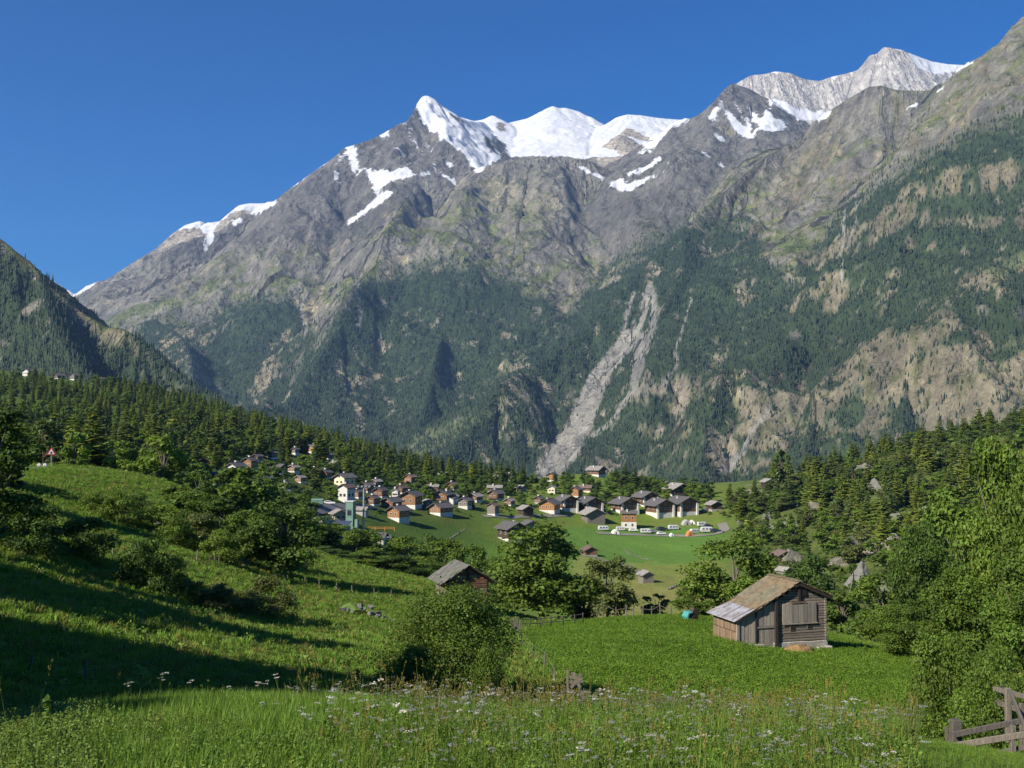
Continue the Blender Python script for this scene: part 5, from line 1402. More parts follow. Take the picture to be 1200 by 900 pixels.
def caravan(label, px, py, yaw, wpx, group=None, stripe='paint_blue'):
    p = hit(px, py); s = p.y / F_PX
    o = thing('caravan', label, 'caravan', p, math.radians(yaw), group)
    k = max(wpx * s / 5.2, 0.8); o.scale = (k, k, k)
    MB().prism([(-2.5, 0.45), (2.4, 0.45), (2.6, 0.9), (2.5, 1.7), (2.1, 2.4), (-2.0, 2.45), (-2.45, 2.1), (-2.6, 1.2)], 'y', -1.1, 1.1).build('body', 'metal_white', o, 0.06)
    for x in (-1.5, 0.0, 1.45):
        MB().box(x - 0.45, x + 0.45, -1.13, -1.101, 1.35, 1.9).build('window', 'window_glass', o)
    MB().box(-2.4, 2.4, -1.115, -1.101, 0.95, 1.08).build('stripe', stripe, o)
    MB().box(2.6, 3.6, -0.06, 0.06, 0.45, 0.55).build('drawbar', 'metal_grey', o)
    wheel_parts(o, (-0.2,), 1.02, 0.33)
    return o

def motorhome(label, px, py, yaw, wpx):
    p = hit(px, py); s = p.y / F_PX
    o = thing('motorhome', label, 'motorhome', p, math.radians(yaw))
    k = max(wpx * s / 6.0, 0.8); o.scale = (k, k, k)
    MB().prism([(-3.0, 0.5), (2.9, 0.5), (3.0, 1.0), (2.3, 1.25), (2.0, 1.85), (2.3, 2.1), (2.1, 2.75), (-3.0, 2.75)], 'y', -1.1, 1.1).build('body', 'metal_white', o, 0.06)
    MB().prism([(2.29, 1.3), (2.03, 1.82), (1.2, 1.82), (1.2, 1.3)], 'y', -1.12, 1.12).build('cab_window', 'window_glass', o)
    for x in (-2.0, -0.3):
        MB().box(x - 0.5, x + 0.5, -1.13, -1.101, 1.5, 2.1).build('window', 'window_glass', o)
    wheel_parts(o, (-1.7, 1.8), 1.02, 0.36)
    return o

def tent(label, px, py, yaw, wpx, mat, hfac=0.75):
    p = hit(px, py); s = p.y / F_PX; w = wpx * s; h = w * hfac
    o = thing('tent', label, 'tent', p, math.radians(yaw))
    MB().prism([(-w / 2, -0.1), (w / 2, -0.1), (w * 0.32, h * 0.62), (0, h), (-w * 0.32, h * 0.62)], 'y', -w * 0.5, w * 0.5).build('canopy', mat, o)
    MB().prism([(-w * 0.12, 0.0), (w * 0.12, 0.0), (0.0, h * 0.7)], 'y', -w * 0.5 - 0.03, -w * 0.5 - 0.01).build('entrance', 'timber_dark', o)
    return o
plain('car_white', (0.75, 0.75, 0.74), 0.3, 0.03, spec=0.5)
plain('car_grey', (0.25, 0.26, 0.28), 0.3, 0.05, spec=0.5)
plain('car_dark', (0.03, 0.035, 0.05), 0.3, 0.05, spec=0.5)
plain('car_red', (0.30, 0.04, 0.03), 0.3, 0.05, spec=0.5)
plain('tent_grey', (0.36, 0.36, 0.34), 0.8, 0.1); plain('tent_white', (0.7, 0.69, 0.64), 0.8, 0.06); plain('tent_orange', (0.45, 0.18, 0.06), 0.8, 0.1)
caravan('white caravan parked before the grey timber barn', 707, 622, 8, 12)
caravan('white caravan under the wall of the orange banded house', 727, 622, 4, 10, stripe='paint_orange')
tent('small white pavilion tent on the pasture edge beside the caravans', 721, 626, 10, 9, 'tent_white', 0.55)
car('white car beside the long white house', 742, 623, 5, 'car_white')
motorhome('white motorhome with dark windows east of the long white house', 757, 625, 6, 9)
car('grey car beside the white motorhome', 766, 625, 4, 'car_grey')
car('dark car parked behind a white one on the camping ground', 776, 622, 10, 'car_dark', scale=1.3)
car('white car at the pasture edge below the dark one', 775, 627, 12, 'car_white')
caravan('rounded white caravan in the middle of the camping ground', 789, 621, 8, 12)
tent('small cream tent on the grass before the rounded caravan', 787, 629, 15, 5, 'tent_white', 0.8)
tent('orange brown tent beside the blue striped caravan', 808, 629, 14, 8, 'tent_orange', 0.8)
caravan('blue striped caravan behind the orange brown tent', 814, 625, 20, 11)
caravan('long white caravan at the end of the gravel drive', 828, 624, 2, 14, stripe='paint_red')
motorhome('white motorhome on the upper terrace of the camping ground', 823, 617, 16, 9)
car('dark car beside the motorhome on the upper terrace', 830, 618, 20, 'car_dark')
car('dark car at the gravel drive beyond the long caravan', 839, 624, 2, 'car_dark', scale=1.2)
tent('grey tent on the upper terrace of the camping ground', 804, 615, 10, 10, 'tent_grey', 0.6)
tent('pale grey tent right beside the darker grey tent', 811, 614, -5, 8, 'tent_white', 0.6)
car('red car parked beside the largest row house', 817, 603, 6, 'car_red')
car('white car in the workshop yard below the mast', 459, 636, 10, 'car_white', scale=1.2)
car('grey car in the workshop yard behind the white car', 451, 631, 20, 'car_grey')
car('white van like car on the road by the tall white house', 386, 592, 4, 'car_white')
p = hit(372, 593)
o = thing('recycling_container', 'mint green recycling container beside the road', 'container', p, 0.1)
MB().box(-2.0, 2.0, -1.2, 1.2, 0.15, 2.0).build('bin', 'paint_green', o, 0.1)
MB().prism([(-1.25, 2.003), (1.25, 2.003), (0.5, 2.5), (-0.5, 2.5)], 'x', -2.03, 2.03).build('lid', 'paint_green', o)
p = hit(440, 622)
o = thing('orange_barrier', 'long orange site barrier at the yard edge of the pasture', 'barrier', p, -0.1)
for i in range(5):
    MB().box(-7.0 + i * 3.4, -6.8 + i * 3.4, -0.1, 0.1, -0.3, 1.2).build('post', 'paint_orange', o)
for zz in (0.55, 1.05):
    MB().box(-7.0, 6.8, -0.16, -0.101, zz, zz + 0.12).build('rail', 'paint_orange', o)
# ------------------------------------------------------------------ the old barn on the near meadow
def wood(name, rgb, var=0.4, grain=(1.5, 1.5, 14)):
    m, nt, b = nodes_of(name)
    v = ncoord(nt, 'Object', grain)
    oi = nt.nodes.new('ShaderNodeObjectInfo')
    add = nt.nodes.new('ShaderNodeVectorMath'); add.operation = 'ADD'
    sc_ = nt.nodes.new('ShaderNodeVectorMath'); sc_.operation = 'SCALE'; sc_.inputs[0].default_value = (7.0, 11.0, 5.0)
    nt.links.new(oi.outputs['Random'], sc_.inputs['Scale']); nt.links.new(v, add.inputs[0]); nt.links.new(sc_.outputs[0], add.inputs[1])
    f = nnoise(nt, 2.2, 7, 0.7, add.outputs[0], 0.5)
    c = nmix(nt, nramp(nt, f, 0.28, 0.72), [q * (1 - var) for q in rgb], [q * (1 + var) for q in rgb])
    k = nmix(nt, oi.outputs['Random'], (0.70, 0.70, 0.72), (1.30, 1.26, 1.20))
    nt.links.new(nmix(nt, 1.0, c, k, 'MULTIPLY'), b.inputs['Base Color'])
    b.inputs['Roughness'].default_value = 0.85; b.inputs['Specular IOR Level'].default_value = 0.2
    nt.links.new(nbump(nt, f, 0.03, 0.9), b.inputs['Normal'])
    MATS[name] = m
wood('old_plank', (0.300, 0.268, 0.222), grain=(14, 14, 1.2))
wood('old_log', (0.205, 0.178, 0.145), grain=(1.2, 14, 14))
wood('warm_plank', (0.215, 0.150, 0.098), grain=(14, 14, 1.2))
wood('dark_post', (0.042, 0.032, 0.026), grain=(10, 10, 1.2))
wood('red_log', (0.165, 0.085, 0.055), grain=(1.2, 14, 14))
wood('fence_wood', (0.150, 0.132, 0.110), grain=(10, 10, 2))

def shingle_mat(name, rgb, lichen, amount):
    m, nt, b = nodes_of(name)
    p = npos(nt)
    oi = nt.nodes.new('ShaderNodeObjectInfo')
    f = nnoise(nt, 5.0, 5, 0.7, p); g = nnoise(nt, 0.55, 4, 0.6, p)
    c = nmix(nt, nramp(nt, f, 0.3, 0.7), [q * 0.65 for q in rgb], [q * 1.35 for q in rgb])
    c = nmix(nt, nmath(nt, 'MULTIPLY', nramp(nt, g, 0.42, 0.62), amount), c, lichen)
    k = nmix(nt, oi.outputs['Random'], (0.80, 0.80, 0.80), (1.18, 1.18, 1.16))
    nt.links.new(nmix(nt, 1.0, c, k, 'MULTIPLY'), b.inputs['Base Color'])
    b.inputs['Roughness'].default_value = 0.9
    nt.links.new(nbump(nt, f, 0.03, 0.8), b.inputs['Normal'])
    MATS[name] = m
shingle_mat('stone_shingle', (0.165, 0.145, 0.092), (0.205, 0.118, 0.050), 0.45)
shingle_mat('grey_shingle', (0.130, 0.125, 0.110), (0.09, 0.10, 0.05), 0.6)
m, nt, b = nodes_of('sheet_metal')
v = ncoord(nt, 'Object', (1, 1, 1)); f = nnoise(nt, 1.6, 5, 0.65, v)
nt.links.new(nmix(nt, nramp(nt, f, 0.40, 0.66), (0.52, 0.52, 0.53), (0.30, 0.25, 0.20)), b.inputs['Base Color'])
b.inputs['Metallic'].default_value = 0.35; b.inputs['Roughness'].default_value = 0.5
MATS['sheet_metal'] = m

def lap_roof(parent, x_top, z_top, x_bot, z_bot, y0, y1, row, col, mat, seed, part='shingle'):
    """overlapping slabs on one roof slope, each a part"""
    rs = np.random.RandomState(seed)
    dx, dz = x_bot - x_top, z_bot - z_top
    Ls = math.hypot(dx, dz); ux, uz = dx / Ls, dz / Ls
    nx, nz = (-uz, ux) if ux > 0 else (uz, -ux)
    if nz < 0:
        nx, nz = -nx, -nz
    nr = max(1, int(round(Ls / row))); nc = max(1, int(round((y1 - y0) / col)))
    shapes = []
    for q in range(4):
        L_ = Ls / nr * 1.28; w_ = (y1 - y0) / nc * 0.97; t = 0.045
        j = lambda a: a * rs.uniform(-0.06, 0.06)
        pts = []
        for zt in (0, t):
            for (a, c) in ((0, 0), (L_, 0), (L_, w_), (0, w_)):
                a2 = a + j(L_) if a else a; c2 = c + j(w_)
                pts.append((a2 * ux + nx * zt, c2, a2 * uz + nz * zt))
        me = MB().poly(pts, [(0, 3, 2, 1), (4, 5, 6, 7), (0, 1, 5, 4), (1, 2, 6, 5), (2, 3, 7, 6), (3, 0, 4, 7)]).mesh(part)
        me.materials.append(MATS[mat]); shapes.append(me)
    for r in range(nr):
        s0 = Ls * r / nr
        off = (y1 - y0) / nc * (0.5 if r % 2 else 0.0)
        for c in range(nc):
            yy = y0 + (y1 - y0) * c / nc + (off if c < nc - 1 else 0) * 0.6
            lift = 0.035 + 0.03 * rs.rand() + 0.004 * (c % 2)
            o = bpy.data.objects.new(part, shapes[rs.randint(4)]); COL.objects.link(o); o.parent = parent
            o.location = (x_top + ux * s0 + nx * lift, yy, z_top + uz * s0 + nz * lift + 0.0)
            # each slab lies on the one below and tips up a little at its head
            o.rotation_euler = (rs.normal() * 0.012, (0.05 if ux < 0 else -0.05) * -1.0 + rs.normal() * 0.012, rs.normal() * 0.02)

pb = at(909, 764, 84.0)
barn = thing('old_barn', 'old weathered log barn with plank lean-to on the near meadow', 'barn', (pb.x, pb.y, gz(pb.x, pb.y) + 0.15), math.radians(17))
barn.scale = (0.96, 0.96, 0.97)
Lb = 4.2
# core that closes the gaps between logs
prof = [(0.06, -1.5), (4.54, -1.5), (4.54, 3.78), (2.1, 4.68), (0.06, 3.62)]
MB().prism(prof, 'y', 0.08, Lb - 0.05).build('log_core', 'dark_post', barn)
rs_ = np.random.RandomState(3)
def roof_z(x):
    return 4.76 - (2.1 - x) * 0.53 if x < 2.1 else 4.76 - (x - 2.1) * 0.40
lz = 0.32
while lz < 4.6:
    h = 0.205
    # the stretch of this log under the roof line
    xs = [x for x in np.linspace(0.04, 4.56, 90) if roof_z(x) > lz + h + 0.02]
    if xs:
        MB().box(min(xs), max(xs), -0.02 + rs_.uniform(-0.02, 0.02), 0.16, lz + 0.012, lz + h - 0.012).build('log', 'old_log', barn, 0.03)
    if lz < 3.5:
        MB().box(4.46, 4.62 + rs_.uniform(-0.02, 0.02), 0.17, Lb, lz + 0.012, lz + h - 0.012).build('log', 'old_log', barn, 0.03)
    lz += h
# log ends at the right corner
for i in range(17):
    MB().box(4.40, 4.58, -0.17, -0.045, 0.36 + i * 0.205, 0.36 + i * 0.205 + 0.16).build('log_end', 'old_log', barn, 0.02)
# corner post, king post
MB().box(-0.10, 0.16, -0.20, -0.045, -0.6, 3.60).build('corner_post', 'dark_post', barn, 0.02)
MB().box(2.00, 2.20, -0.16, -0.045, 3.40, 4.58).build('king_post', 'dark_post', barn, 0.01)
# plank panel in the gable
nx_ = 15
for i in range(nx_):
    x0 = 0.60 + i * (3.05 / nx_)
    MB().box(x0 + 0.006, x0 + 3.05 / nx_ - 0.006, -0.105 + rs_.uniform(-0.012, 0.012), -0.045, 1.78 + rs_.uniform(-0.05, 0.03), 3.28 + rs_.uniform(-0.06, 0.05)).build('plank', 'old_plank', barn)
MB().box(1.35, 2.7, -0.16, -0.12, 3.30, 3.42).build('lintel', 'warm_plank', barn)
MB().box(0.55, 3.75, -0.15, -0.12, 1.66, 1.76).build('sill_board', 'old_plank', barn)
for (x, z, w_) in ((1.48, 1.36, 0.16), (3.02, 1.46, 0.15), (2.62, 4.02, 0.16)):
    f_ = MB().box(x - w_ - 0.06, x + w_ + 0.06, -0.075, -0.045, z - w_ - 0.06, z + w_ + 0.06).build('window', 'warm_plank' if z < 3 else 'dark_post', barn)
    MB().box(x - w_, x + w_, -0.09, -0.076, z - w_, z + w_).build('opening', 'tyre_black', f_)
# lean-to: studs and planks
def lean_z(x):
    return 3.55 + x * 0.36
MB().prism([(-3.2, -1.2), (-0.02, -1.2), (-0.02, 3.4), (-3.2, 2.28)], 'y', 0.06, Lb - 0.2).build('lean_to_core', 'dark_post', barn)
x = -3.3
while x < -1.72:
    w_ = rs_.uniform(0.15, 0.20)
    MB().prism([(x + 0.005, -0.5), (x + w_ - 0.005, -0.5), (x + w_ - 0.005, lean_z(x + w_) - 0.06), (x + 0.005, lean_z(x) - 0.06)], 'y', -0.01 + rs_.uniform(-0.015, 0.015), 0.045).build('plank', 'old_plank', barn)
    x += w_
while x < -0.14:
    w_ = rs_.uniform(0.15, 0.20)
    MB().prism([(x + 0.005, 1.62), (x + w_ - 0.005, 1.62), (x + w_ - 0.005, lean_z(x + w_) - 0.08), (x + 0.005, lean_z(x) - 0.08)], 'y', 0.0 + rs_.uniform(-0.01, 0.01), 0.05).build('plank', 'old_plank', barn)
    MB().box(x + 0.005, x + w_ - 0.005, 0.01, 0.05, -0.4, 1.50 + rs_.uniform(-0.05, 0.02)).build('plank', 'old_plank', barn)
    x += w_
MB().box(-1.78, -0.12, -0.06, -0.015, 1.48, 1.60).build('rail', 'old_plank', barn)
MB().box(-1.80, -1.68, -0.08, -0.02, -0.4, 2.8).build('door_post', 'dark_post', barn)
# left side wall of warm boards in two rows
y = 0.02
while y < Lb - 0.2:
    w_ = rs_.uniform(0.22, 0.30)
    MB().box(-3.34 + rs_.uniform(-0.01, 0.01), -3.21, y + 0.006, y + w_ - 0.006, 1.28, 2.16).build('plank', 'warm_plank', barn)
    MB().box(-3.36 + rs_.uniform(-0.01, 0.01), -3.21, y + 0.006, y + w_ - 0.006, -0.3, 1.22 + rs_.uniform(-0.02, 0.02)).build('plank', 'warm_plank', barn)
    y += w_
MB().box(-3.42, -3.20, -0.08, 0.06, -0.8, 2.22).build('corner_post', 'old_plank', barn)
# footing
MB().prism([(-0.2, -1.6), (4.72, -1.6), (4.70, 0.30), (3.2, 0.26), (2.4, 0.30), (-0.2, 0.30)], 'y', -0.06, Lb + 0.05).build('footing', 'masonry_grey', barn, 0.05)
MB().prism([(3.5, -1.6), (4.95, -1.6), (4.80, -0.12), (3.65, -0.20)], 'y', -0.55, -0.065).build('footing', 'masonry_grey', barn, 0.04)
# roof
rd = MB()
rd.prism([(2.1, 4.84), (2.1, 4.92), (-1.8, 4.92 - 3.9 * 0.53), (-1.8, 4.84 - 3.9 * 0.53)], 'y', -0.24, Lb + 0.3)
rd.prism([(2.1, 4.84), (2.1, 4.92), (5.1, 4.92 - 3.0 * 0.40), (5.1, 4.84 - 3.0 * 0.40)], 'y', -0.24, Lb + 0.3)
roof_o = rd.build('roof', 'dark_post', barn)
lap_roof(roof_o, 2.12, 4.94, -1.85, 4.94 - 3.97 * 0.53, -0.30, Lb + 0.35, 0.33, 0.37, 'stone_shingle', 5)
lap_roof(roof_o, 2.08, 4.94, 5.15, 4.94 - 3.07 * 0.40, -0.30, Lb + 0.35, 0.36, 0.37, 'stone_shingle', 6)
for i in range(7):
    MB().box(2.1 - 0.22, 2.1 + 0.22, -0.28 + i * 0.68, 0.38 + i * 0.68, 5.0 + 0.01 * (i % 2), 5.06 + 0.01 * (i % 2)).build('ridge_slab', 'stone_shingle', roof_o)
for yy in (-0.20, Lb + 0.2):
    MB().beam((2.1, yy, 4.76), (-3.4, yy, 2.18), 0.09, 0.16).build('barge_board', 'dark_post', barn)
    MB().beam((2.1, yy, 4.74), (5.05, yy, 3.56), 0.09, 0.16).build('barge_board', 'dark_post', barn)
# sheet metal over the lean-to, three sheets
for i, (y0, y1) in enumerate(((-0.24, 1.25), (1.20, 2.85), (2.8, Lb + 0.3))):
    z0 = 2.92 + 0.012 * i; z1 = 2.36 + 0.012 * i
    MB().prism([(-1.55, z0 + 0.10), (-1.55, z0 + 0.125), (-3.75, z1 - 0.225), (-3.75, z1 - 0.25)], 'y', y0, y1).build('metal_sheet', 'sheet_metal', barn)
for yy in (0.4, 2.0, 3.6):
    MB().beam((-1.6, yy, 2.99), (-3.6, yy, 2.15), 0.08, 0.12).build('rafter', 'dark_post', barn)
# things beside the barn
def ground_thing(px, py, d):
    p = at(px, py, d); p.z = gz(p.x, p.y); return p
plain('hay', (0.25, 0.155, 0.065), 0.95, 0.4, 6.0, bump=0.1)
p = ground_thing(936, 768, 81.5)
bm = bmesh.new(); bmesh.ops.create_icosphere(bm, subdivisions=4, radius=1.0)
for v in bm.verts:
    n_ = mnoise.fractal(v.co * 2.2, 1.0, 2.0, 4)
    v.co = Vector((v.co.x * 1.25, v.co.y * 0.8, v.co.z * 0.62)) * (1 + 0.22 * n_)
me = bpy.data.meshes.new('hay_pile'); bm.to_mesh(me); bm.free()
for q in me.polygons: q.use_smooth = True
ho = link('hay_pile', me, 'hay', loc=p); ho.rotation_euler.z = 0.4
tag(ho, 'brown pile of old hay against the barn wall', 'hay pile')
p = ground_thing(883, 764, 82.3)
tag(MB().box(-0.9, 0.9, -0.12, 0.12, 0.12, 0.22).build('loose_board', 'old_plank'), 'loose grey board lying before the lean-to', 'board')
bpy.context.scene.collection.objects[-1].location = p; bpy.context.scene.collection.objects[-1].rotation_euler = (0.1, 0.05, 0.35)
# covered cart with turquoise tarpaulin
p = ground_thing(808, 731, 100.0)
o = thing('covered_cart', 'small dark cart half covered by a turquoise tarpaulin', 'cart', p, 0.4)
o.scale = (0.72, 0.72, 0.72)
plain('tarp_turquoise', (0.07, 0.30, 0.27), 0.6, 0.2, 2.0, bump=0.1)
MB().box(-0.5, 1.0, -0.5, 0.5, 0.45, 0.95).build('body', 'dark_post', o)
MB().prism([(-0.55, 0.1), (-0.75, 0.6), (-0.5, 1.15), (0.1, 1.2), (0.2, 0.96), (-0.3, 0.94), (-0.45, 0.4)], 'y', -0.62, 0.62).build('tarpaulin', 'tarp_turquoise', o, 0.05)
for sg in (-1, 1):
    MB().cyl((0.5, sg * 0.52, 0.38), (0.5, sg * 0.62, 0.38), 0.42, n=12).build('wheel', 'dark_post', o)
MB().beam((1.0, 0, 0.6), (2.0, 0, 1.2), 0.08).build('drawbar', 'dark_post', o)
MB().prism([(0.1, 0.953), (1.0, 0.953), (0.9, 1.45), (0.45, 1.6)], 'y', -0.45, 0.45).build('load', 'timber_dark', o)

# ------------------------------------------------------------------ log barn half hidden behind the big bush
pb = at(541, 700, 112.0)
b2 = thing('log_barn', 'dark log barn with ragged stone slab roof behind the big bush', 'barn', (pb.x, pb.y, gz(pb.x, pb.y)), math.radians(18))
W2, L2_ = 4.3, 4.6
zr = (at(541, 661, 112).z - gz(pb.x, pb.y)); ze = zr - W2 / 2 * 0.62
MB().prism([(-W2 / 2 + 0.05, -1.5), (W2 / 2 - 0.05, -1.5), (W2 / 2 - 0.05, ze), (0, zr - 0.05), (-W2 / 2 + 0.05, ze)], 'y', -L2_ / 2 + 0.08, L2_ / 2).build('log_core', 'dark_post', b2)
lz = -0.4
while lz < zr - 0.1:
    half = min(W2 / 2, (zr - lz - 0.24) / 0.62)
    if half > 0.15:
        MB().box(-half, half, -L2_ / 2 - 0.02 + rs_.uniform(-0.02, 0.02), -L2_ / 2 + 0.16, lz + 0.012, lz + 0.208).build('log', 'red_log' if rs_.rand() < 0.6 else 'old_log', b2, 0.03)
    if lz < ze - 0.2:
        MB().box(-W2 / 2 - 0.02, -W2 / 2 + 0.15, -L2_ / 2 + 0.17, L2_ / 2, lz + 0.012, lz + 0.208).build('log', 'old_log', b2, 0.03)
        MB().box(W2 / 2 - 0.15, W2 / 2 + 0.02, -L2_ / 2 + 0.17, L2_ / 2, lz + 0.012, lz + 0.208).build('log', 'old_log', b2, 0.03)
    lz += 0.22
MB().box(-0.12, 0.12, -L2_ / 2 - 0.16, -L2_ / 2 - 0.045, -0.3, zr - 0.2).build('king_post', 'dark_post', b2)
for sg in (-1, 1):
    MB().box(sg * W2 * 0.47 - 0.1, sg * W2 * 0.47 + 0.1, -L2_ / 2 - 0.16, -L2_ / 2 - 0.045, -0.5, ze).build('corner_post', 'dark_post', b2)
MB().box(0.5, 1.1, -L2_ / 2 - 0.09, -L2_ / 2 - 0.046, ze * 0.35, ze * 0.35 + 0.5).build('hatch', 'tyre_black', b2)
r2 = MB()
for sg in (-1, 1):
    r2.prism([(0, zr + 0.02), (0, zr + 0.10), (sg * (W2 / 2 + 0.6), zr + 0.10 - (W2 / 2 + 0.6) * 0.62), (sg * (W2 / 2 + 0.6), zr + 0.02 - (W2 / 2 + 0.6) * 0.62)], 'y', -L2_ / 2 - 0.45, L2_ / 2 + 0.45)
r2o = r2.build('roof', 'dark_post', b2)
lap_roof(r2o, -0.0, zr + 0.12, -(W2 / 2 + 0.65), zr + 0.12 - (W2 / 2 + 0.65) * 0.62, -L2_ / 2 - 0.55, L2_ / 2 + 0.55, 0.42, 0.5, 'grey_shingle', 15)
lap_roof(r2o, 0.0, zr + 0.12, W2 / 2 + 0.65, zr + 0.12 - (W2 / 2 + 0.65) * 0.62, -L2_ / 2 - 0.55, L2_ / 2 + 0.55, 0.42, 0.5, 'grey_shingle', 16)
# ------------------------------------------------------------------ fences, posts, signs
def post_at(parent, px, py, d, hpx, r=0.05, lean=0.0, mat='fence_wood', name='post', base=None):
    p = at(px, py, d); g = gz(p.x, p.y); h = hpx * d / F_PX
    rel = Vector((p.x, p.y, g)) - (base or Vector((0, 0, 0)))
    MB().cyl(rel + Vector((0, 0, -0.4)), rel + Vector((lean * h, RNG.uniform(-0.05, 0.05) * h, h)), r * 1.1, r * 0.9, 7).build(name, mat, parent)
    return rel + Vector((lean * h, 0, h))

# corner fence at the lower right: heavy posts with rails
b0 = at(1120, 880, 23.0); b0.z = gz(b0.x, b0.y)
o = thing('wooden_fence', 'weathered plank fence with squared posts at the corner of the flower meadow', 'fence', b0)
def fb(px, py, d):
    return at(px, py, d) - b0
MB().beam(fb(1120, 900, 23.0), fb(1120, 843, 23.0), 0.21, 0.18).build('post', 'fence_wood', o, 0.015)
MB().beam(fb(1112, 895, 23.2), fb(1109, 852, 23.2), 0.06).build('stake', 'fence_wood', o)
MB().beam(fb(1187, 905, 22.5), fb(1187, 850, 22.5), 0.10).build('post', 'fence_wood', o, 0.01)
MB().beam(fb(1173, 860, 30.0), fb(1173, 800, 30.0), 0.17, 0.14).build('post', 'fence_wood', o, 0.015)
MB().beam(fb(1182, 870, 27.0), fb(1181, 806, 27.0), 0.14, 0.12).build('post', 'fence_wood', o, 0.015)
MB().beam(fb(1198, 875, 25.0), fb(1197, 824, 25.0), 0.09).build('post', 'fence_wood', o, 0.01)
MB().beam(fb(1118, 861, 22.85), fb(1196, 845, 22.7), 0.05, 0.12).build('rail', 'fence_wood', o, 0.01)
MB().beam(fb(1118, 874, 22.85), fb(1236, 855, 22.2), 0.05, 0.13).build('rail', 'fence_wood', o, 0.01)
MB().beam(fb(1160, 884, 22.8), fb(1236, 869, 22.2), 0.05, 0.10).build('rail', 'fence_wood', o, 0.01)
MB().beam(fb(1164, 807, 29.85), fb(1240, 826, 25.0), 0.05, 0.13).build('rail', 'fence_wood', o, 0.01)
MB().beam(fb(1166, 823, 29.85), fb(1240, 846, 25.0), 0.05, 0.13).build('rail', 'fence_wood', o, 0.01)
MB().beam(fb(1184, 811, 26.8), fb(1201, 852, 23.5), 0.05, 0.15).build('rail', 'fence_wood', o, 0.01)

# broken gate post on the near meadow
b0 = at(674, 826, 44.0); b0.z = gz(b0.x, b0.y)
o = thing('broken_fence', 'broken wooden gate post with splintered boards beside the meadow', 'fence', b0)
fb2 = lambda px, py, d=44.0: at(px, py, d) - b0
MB().beam(fb2(666, 836), fb2(665, 785), 0.09).build('post', 'fence_wood', o, 0.01)
MB().beam(fb2(672, 830), fb2(671, 788), 0.07).build('post', 'fence_wood', o, 0.01)
MB().beam(fb2(686, 832), fb2(677, 792), 0.16, 0.08).build('leaning_post', 'fence_wood', o, 0.01)
for (a, c, e, f_) in ((668, 793, 682, 796), (668, 800, 683, 798), (669, 806, 681, 790), (672, 788, 680, 806)):
    MB().beam(fb2(a, c, 43.88), fb2(e, f_, 43.85), 0.03, 0.12).build('board', 'fence_wood', o)
MB().beam(fb2(668, 835, 44.2), fb2(669, 812, 44.2), 0.05).build('stake', 'fence_wood', o)

# wire fence posts climbing to the meadow's corner
b0 = at(630, 770, 68.0); b0.z = gz(b0.x, b0.y)
o = thing('wire_fence', 'row of thin leaning posts along the left edge of the barn meadow', 'fence', b0)
tops = []
for (px, py, d, hp) in ((650, 795, 54, 15), (637, 783, 60, 15), (625, 773, 67, 14), (612, 764, 76, 13), (606, 756, 84, 12), (601, 750, 92, 11)):
    tops.append(post_at(o, px, py, d, hp + 3, 0.045, RNG.uniform(-0.15, 0.15), base=b0))
w_ = MB()
for a, c in zip(tops[:-1], tops[1:]):
    for k in (0.1, 0.5):
        w_.cyl(a - Vector((0, 0, k)), c - Vector((0, 0, k)), 0.006, n=4)
w_.build('wire', 'metal_grey', o)
# pole fence in front of the large leafy tree
b0 = at(640, 740, 104.0); b0.z = gz(b0.x, b0.y)
o = thing('rail_fence', 'low pole fence under the large leafy tree', 'fence', b0)
tp = []
for px in (596, 607, 620, 633, 646, 660, 674, 684):
    tp.append(post_at(o, px, 742, 104 + (px - 640) * 0.06, 14, 0.05, RNG.uniform(-0.08, 0.08), base=b0))
for a, c in zip(tp[:-1], tp[1:]):
    for k in (0.12, 0.52):
        MB().beam(a - Vector((0.1, 0.07, k)), c - Vector((-0.1, 0.07, k)), 0.06).build('rail', 'fence_wood', o)
for i in range(6):
    a = at(597 + i * 2.2, 752 + i * 3, 98 - i * 2.0) - b0
    g = gz(a.x + b0.x, a.y + b0.y) - b0.z
    MB().beam(Vector((a.x, a.y, g - 0.2)), Vector((a.x + 0.25, a.y, g + 1.0)), 0.10, 0.04).build('paling', 'fence_wood', o)
# posts on the crest of the barn meadow
b0 = at(740, 726, 112.0); b0.z = gz(b0.x, b0.y)
o = thing('crest_fence', 'fence posts along the crest of the barn meadow', 'fence', b0)
tp = [post_at(o, px, 728, 113, hp, 0.06, RNG.uniform(-0.1, 0.1), base=b0) for px, hp in ((700, 18), (707, 22), (722, 14), (734, 16), (741, 15), (753, 14), (764, 13), (774, 18), (786, 13))]
for a, c in zip(tp[1:-1], tp[2:]):
    MB().beam(a - Vector((0, 0.07, 0.35)), c - Vector((0, 0.07, 0.35)), 0.05).build('rail', 'fence_wood', o)
# posts over the left slope
b0 = at(280, 668, 98.0); b0.z = gz(b0.x, b0.y)
o = thing('slope_fence', 'broken line of fence posts with a sagging gate rail on the left slope', 'fence', b0)
tp = []
for (px, py, d, hp) in ((132, 652, 80, 10), (230, 670, 92, 14), (246, 668, 95, 10), (251, 668, 96, 9), (256, 668, 96, 9), (260, 668, 97, 10), (264, 667, 97, 10), (271, 668, 98, 18), (289, 672, 98, 15), (319, 680, 100, 9), (336, 686, 100, 11), (357, 691, 101, 10), (374, 693, 102, 10), (395, 697, 102, 10), (413, 699, 103, 10), (439, 700, 105, 9), (459, 702, 106, 9)):
    tp.append(post_at(o, px, py, d, hp, 0.06, RNG.uniform(-0.1, 0.1), base=b0))
MB().beam(tp[7] - Vector((0, 0.1, 0.1)), tp[8] - Vector((0, 0.1, 0.2)), 0.09).build('gate_rail', 'fence_wood', o)
